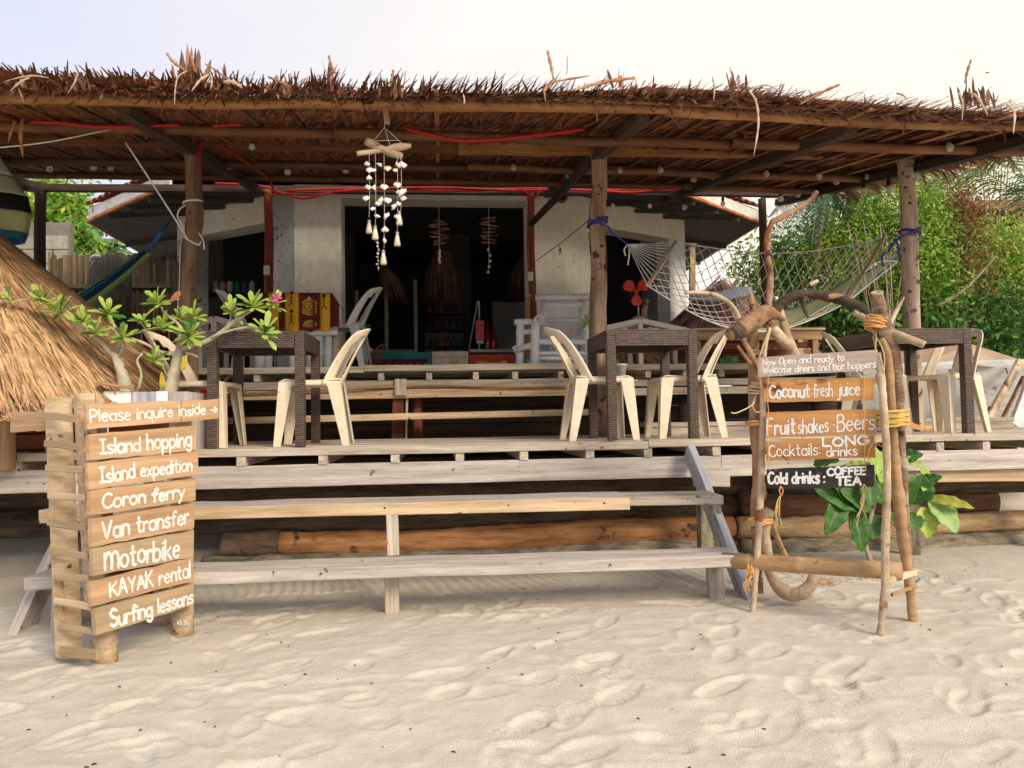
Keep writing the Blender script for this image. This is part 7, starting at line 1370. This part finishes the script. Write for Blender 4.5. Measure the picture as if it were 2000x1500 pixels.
def shade(label, px, py0, py1, Y, w0, w1, n=300, lean=0):
    c = W(px, py0, Y); s = mpp(c); t = thing('palm_lampshade', label, 'lampshade', c, 'dried palm lampshades'); P = []; h = (py1-py0)*s
    for i in range(n):
        an = random.uniform(0, 6.28); p = Vector((c.x+w0*s*math.cos(an), Y+w0*s*.8*math.sin(an), c.z)); f = random.uniform(.5, 1.1); q = Vector((c.x+lean*s*f+w1*s*f*math.cos(an), Y+w1*s*.8*f*math.sin(an), c.z-h*f)); m_ = p.lerp(q, .5)+Vector((math.cos(an), math.sin(an), 0))*.05; sd = Vector((-math.sin(an), math.cos(an), 0))*.008
        P.append([[tuple(p-sd), tuple(p+sd)], [tuple(m_-sd), tuple(m_+sd)], [tuple(q-sd*.1), tuple(q+sd*.1)]])
    strips('palm_strands', P, m_wick, t)['kind'] = 'stuff'; mb = MB(); mb.tube([c, (c.x, Y, 3.88)], .006, 5); mb.build('cord', m_wire, t)
shade('wide woven bell-shaped palm lampshade in the middle of the doorway', 865, 492, 590, 9.9, 18, 40, 420); shade('ragged palm lampshade hanging left in the dark doorway', 752, 520, 590, 9.8, 5, 26, 200, 22); shade('ragged palm lampshade fanning out at the right of the doorway', 1032, 500, 590, 9.7, 14, 42, 260, -8)
def mob(label, px, y0, y1, ys, Y, seed):
    t = thing('stick_mobile', label, 'mobile', W(px, y0, Y), 'driftwood mobiles in the doorway'); random.seed(seed); MB().tube([W(px, ys, Y), (W(px, y0, Y).x, Y, 3.88)], .003, 4).build('cord', m_rope, t)
    for k in range(8): y_ = y0+(y1-y0)*k/7; l_ = random.uniform(12, 24)*(1-.3*abs(k-3.5)/3.5); d_ = random.uniform(-4, 4); MB().tube([W(px-l_, y_+d_, Y), W(px+l_, y_-d_, Y+.05)], .012, 6).build('driftwood_stick', m_driftr, t, True)
    for k in range(5): c = W(px+random.uniform(-2, 2), y1+14+(ys-y1-14)*k/4, Y); MB().lathe(c, [(.006, -.02), (.022, 0), (.006, .022)], 7).build('shell', m_shell, t, True)
mob('driftwood stick mobile with small shells left of centre in the doorway', 858, 432, 476, 512, 9.3, 3); mob('smaller driftwood stick mobile right of centre in the doorway', 955, 426, 474, 532, 9.3, 9)
gp = thing('green_basket', 'green basket on a slanted white board left of the doorway', 'basket', W(705, 655, 8.6)); c = W(703, 665, 8.6); MB().lathe(c, [(.06, 0), (.11, .16), (.125, .165), (.12, .18), (.10, .18)], 12).build('basket', m_teal, gp, True); beam('slanted_board', W(690, 655, 8.55), W(730, 688, 8.5), .10, .03, m_creamw, gp)
wb = thing('work_shelf', 'dim shelf with jars inside the left wing of the house', 'shelf', W(440, 600, 10.4)); a, b = W(395, 590, 10.4), W(510, 590, 10.4)
for k in range(3): beam('shelf_board', (a.x, 10.4, a.z-.32*k+.1), (b.x, 10.4, a.z-.32*k+.1), .25, .03, m_dark, wb)
for x in (a.x, b.x): beam('upright', (x, 10.4, ZU), (x, 10.4, a.z+.2), .05, .05, m_dark, wb, up=(0, 1, 0))
random.seed(21)
for k in range(7): x = a.x+.08+k*(b.x-a.x-.1)/7; MB().lathe((x, 10.38, a.z+.115), [(.035, 0), (.04, .02), (.04, .10+.05*random.random()), (.02, .17)], 10).build('jar', random.choice([m_plasterg, m_creamp, m_teal]), wb, True)
# bottles and jars on a back shelf behind the doorway
bsh = thing('bar_shelf', 'back bar shelves with dim bottles behind the doorway', 'shelf', (W(870, 640, 11.45).x, 11.45, ZU)); a, b = W(832, 640, 11.45), W(908, 640, 11.45)
for k in range(3): beam('shelf_board', (a.x, 11.45, a.z-.30+.26*k), (b.x, 11.45, a.z-.30+.26*k), .2, .025, m_dark, bsh)
for k in range(3):
    for j in range(6):
        x = a.x+.06+j*(b.x-a.x-.1)/5.5; h_ = random.uniform(.10, .17); MB().lathe((x, 11.43, a.z-.286+.26*k), [(.028, 0), (.03, .01), (.03, h_*.6), (.012, h_*.75), (.012, h_), (.015, h_+.01)], 9).build('bottle', random.choice([m_rg, m_wick, m_teal, m_inner, m_dark]), bsh, True)
# striped red cloth seen low behind the frangipani
mb = MB(); mb.shell(lambda u, v: tuple(W(272+62*u, 645+62*v, 6.6+.04*math.sin(u*18))), 16, 6, th=.006); tag(mb.build('striped_cloth', [m_maroon], None, True), 'dark red striped cloth hanging behind the frangipani', 'cloth')
sc = bpy.data.objects['striped_cloth']
for k in range(7): MB().shell(lambda u, v, k=k: tuple(W(275+9*k+2.2*u, 646+60*v, 6.59+.04*math.sin((275+9*k-272)/62*18)-.008)), 1, 6, th=.002).build('stripe', [m_cloth, m_hamB, m_redp][k % 3], sc)
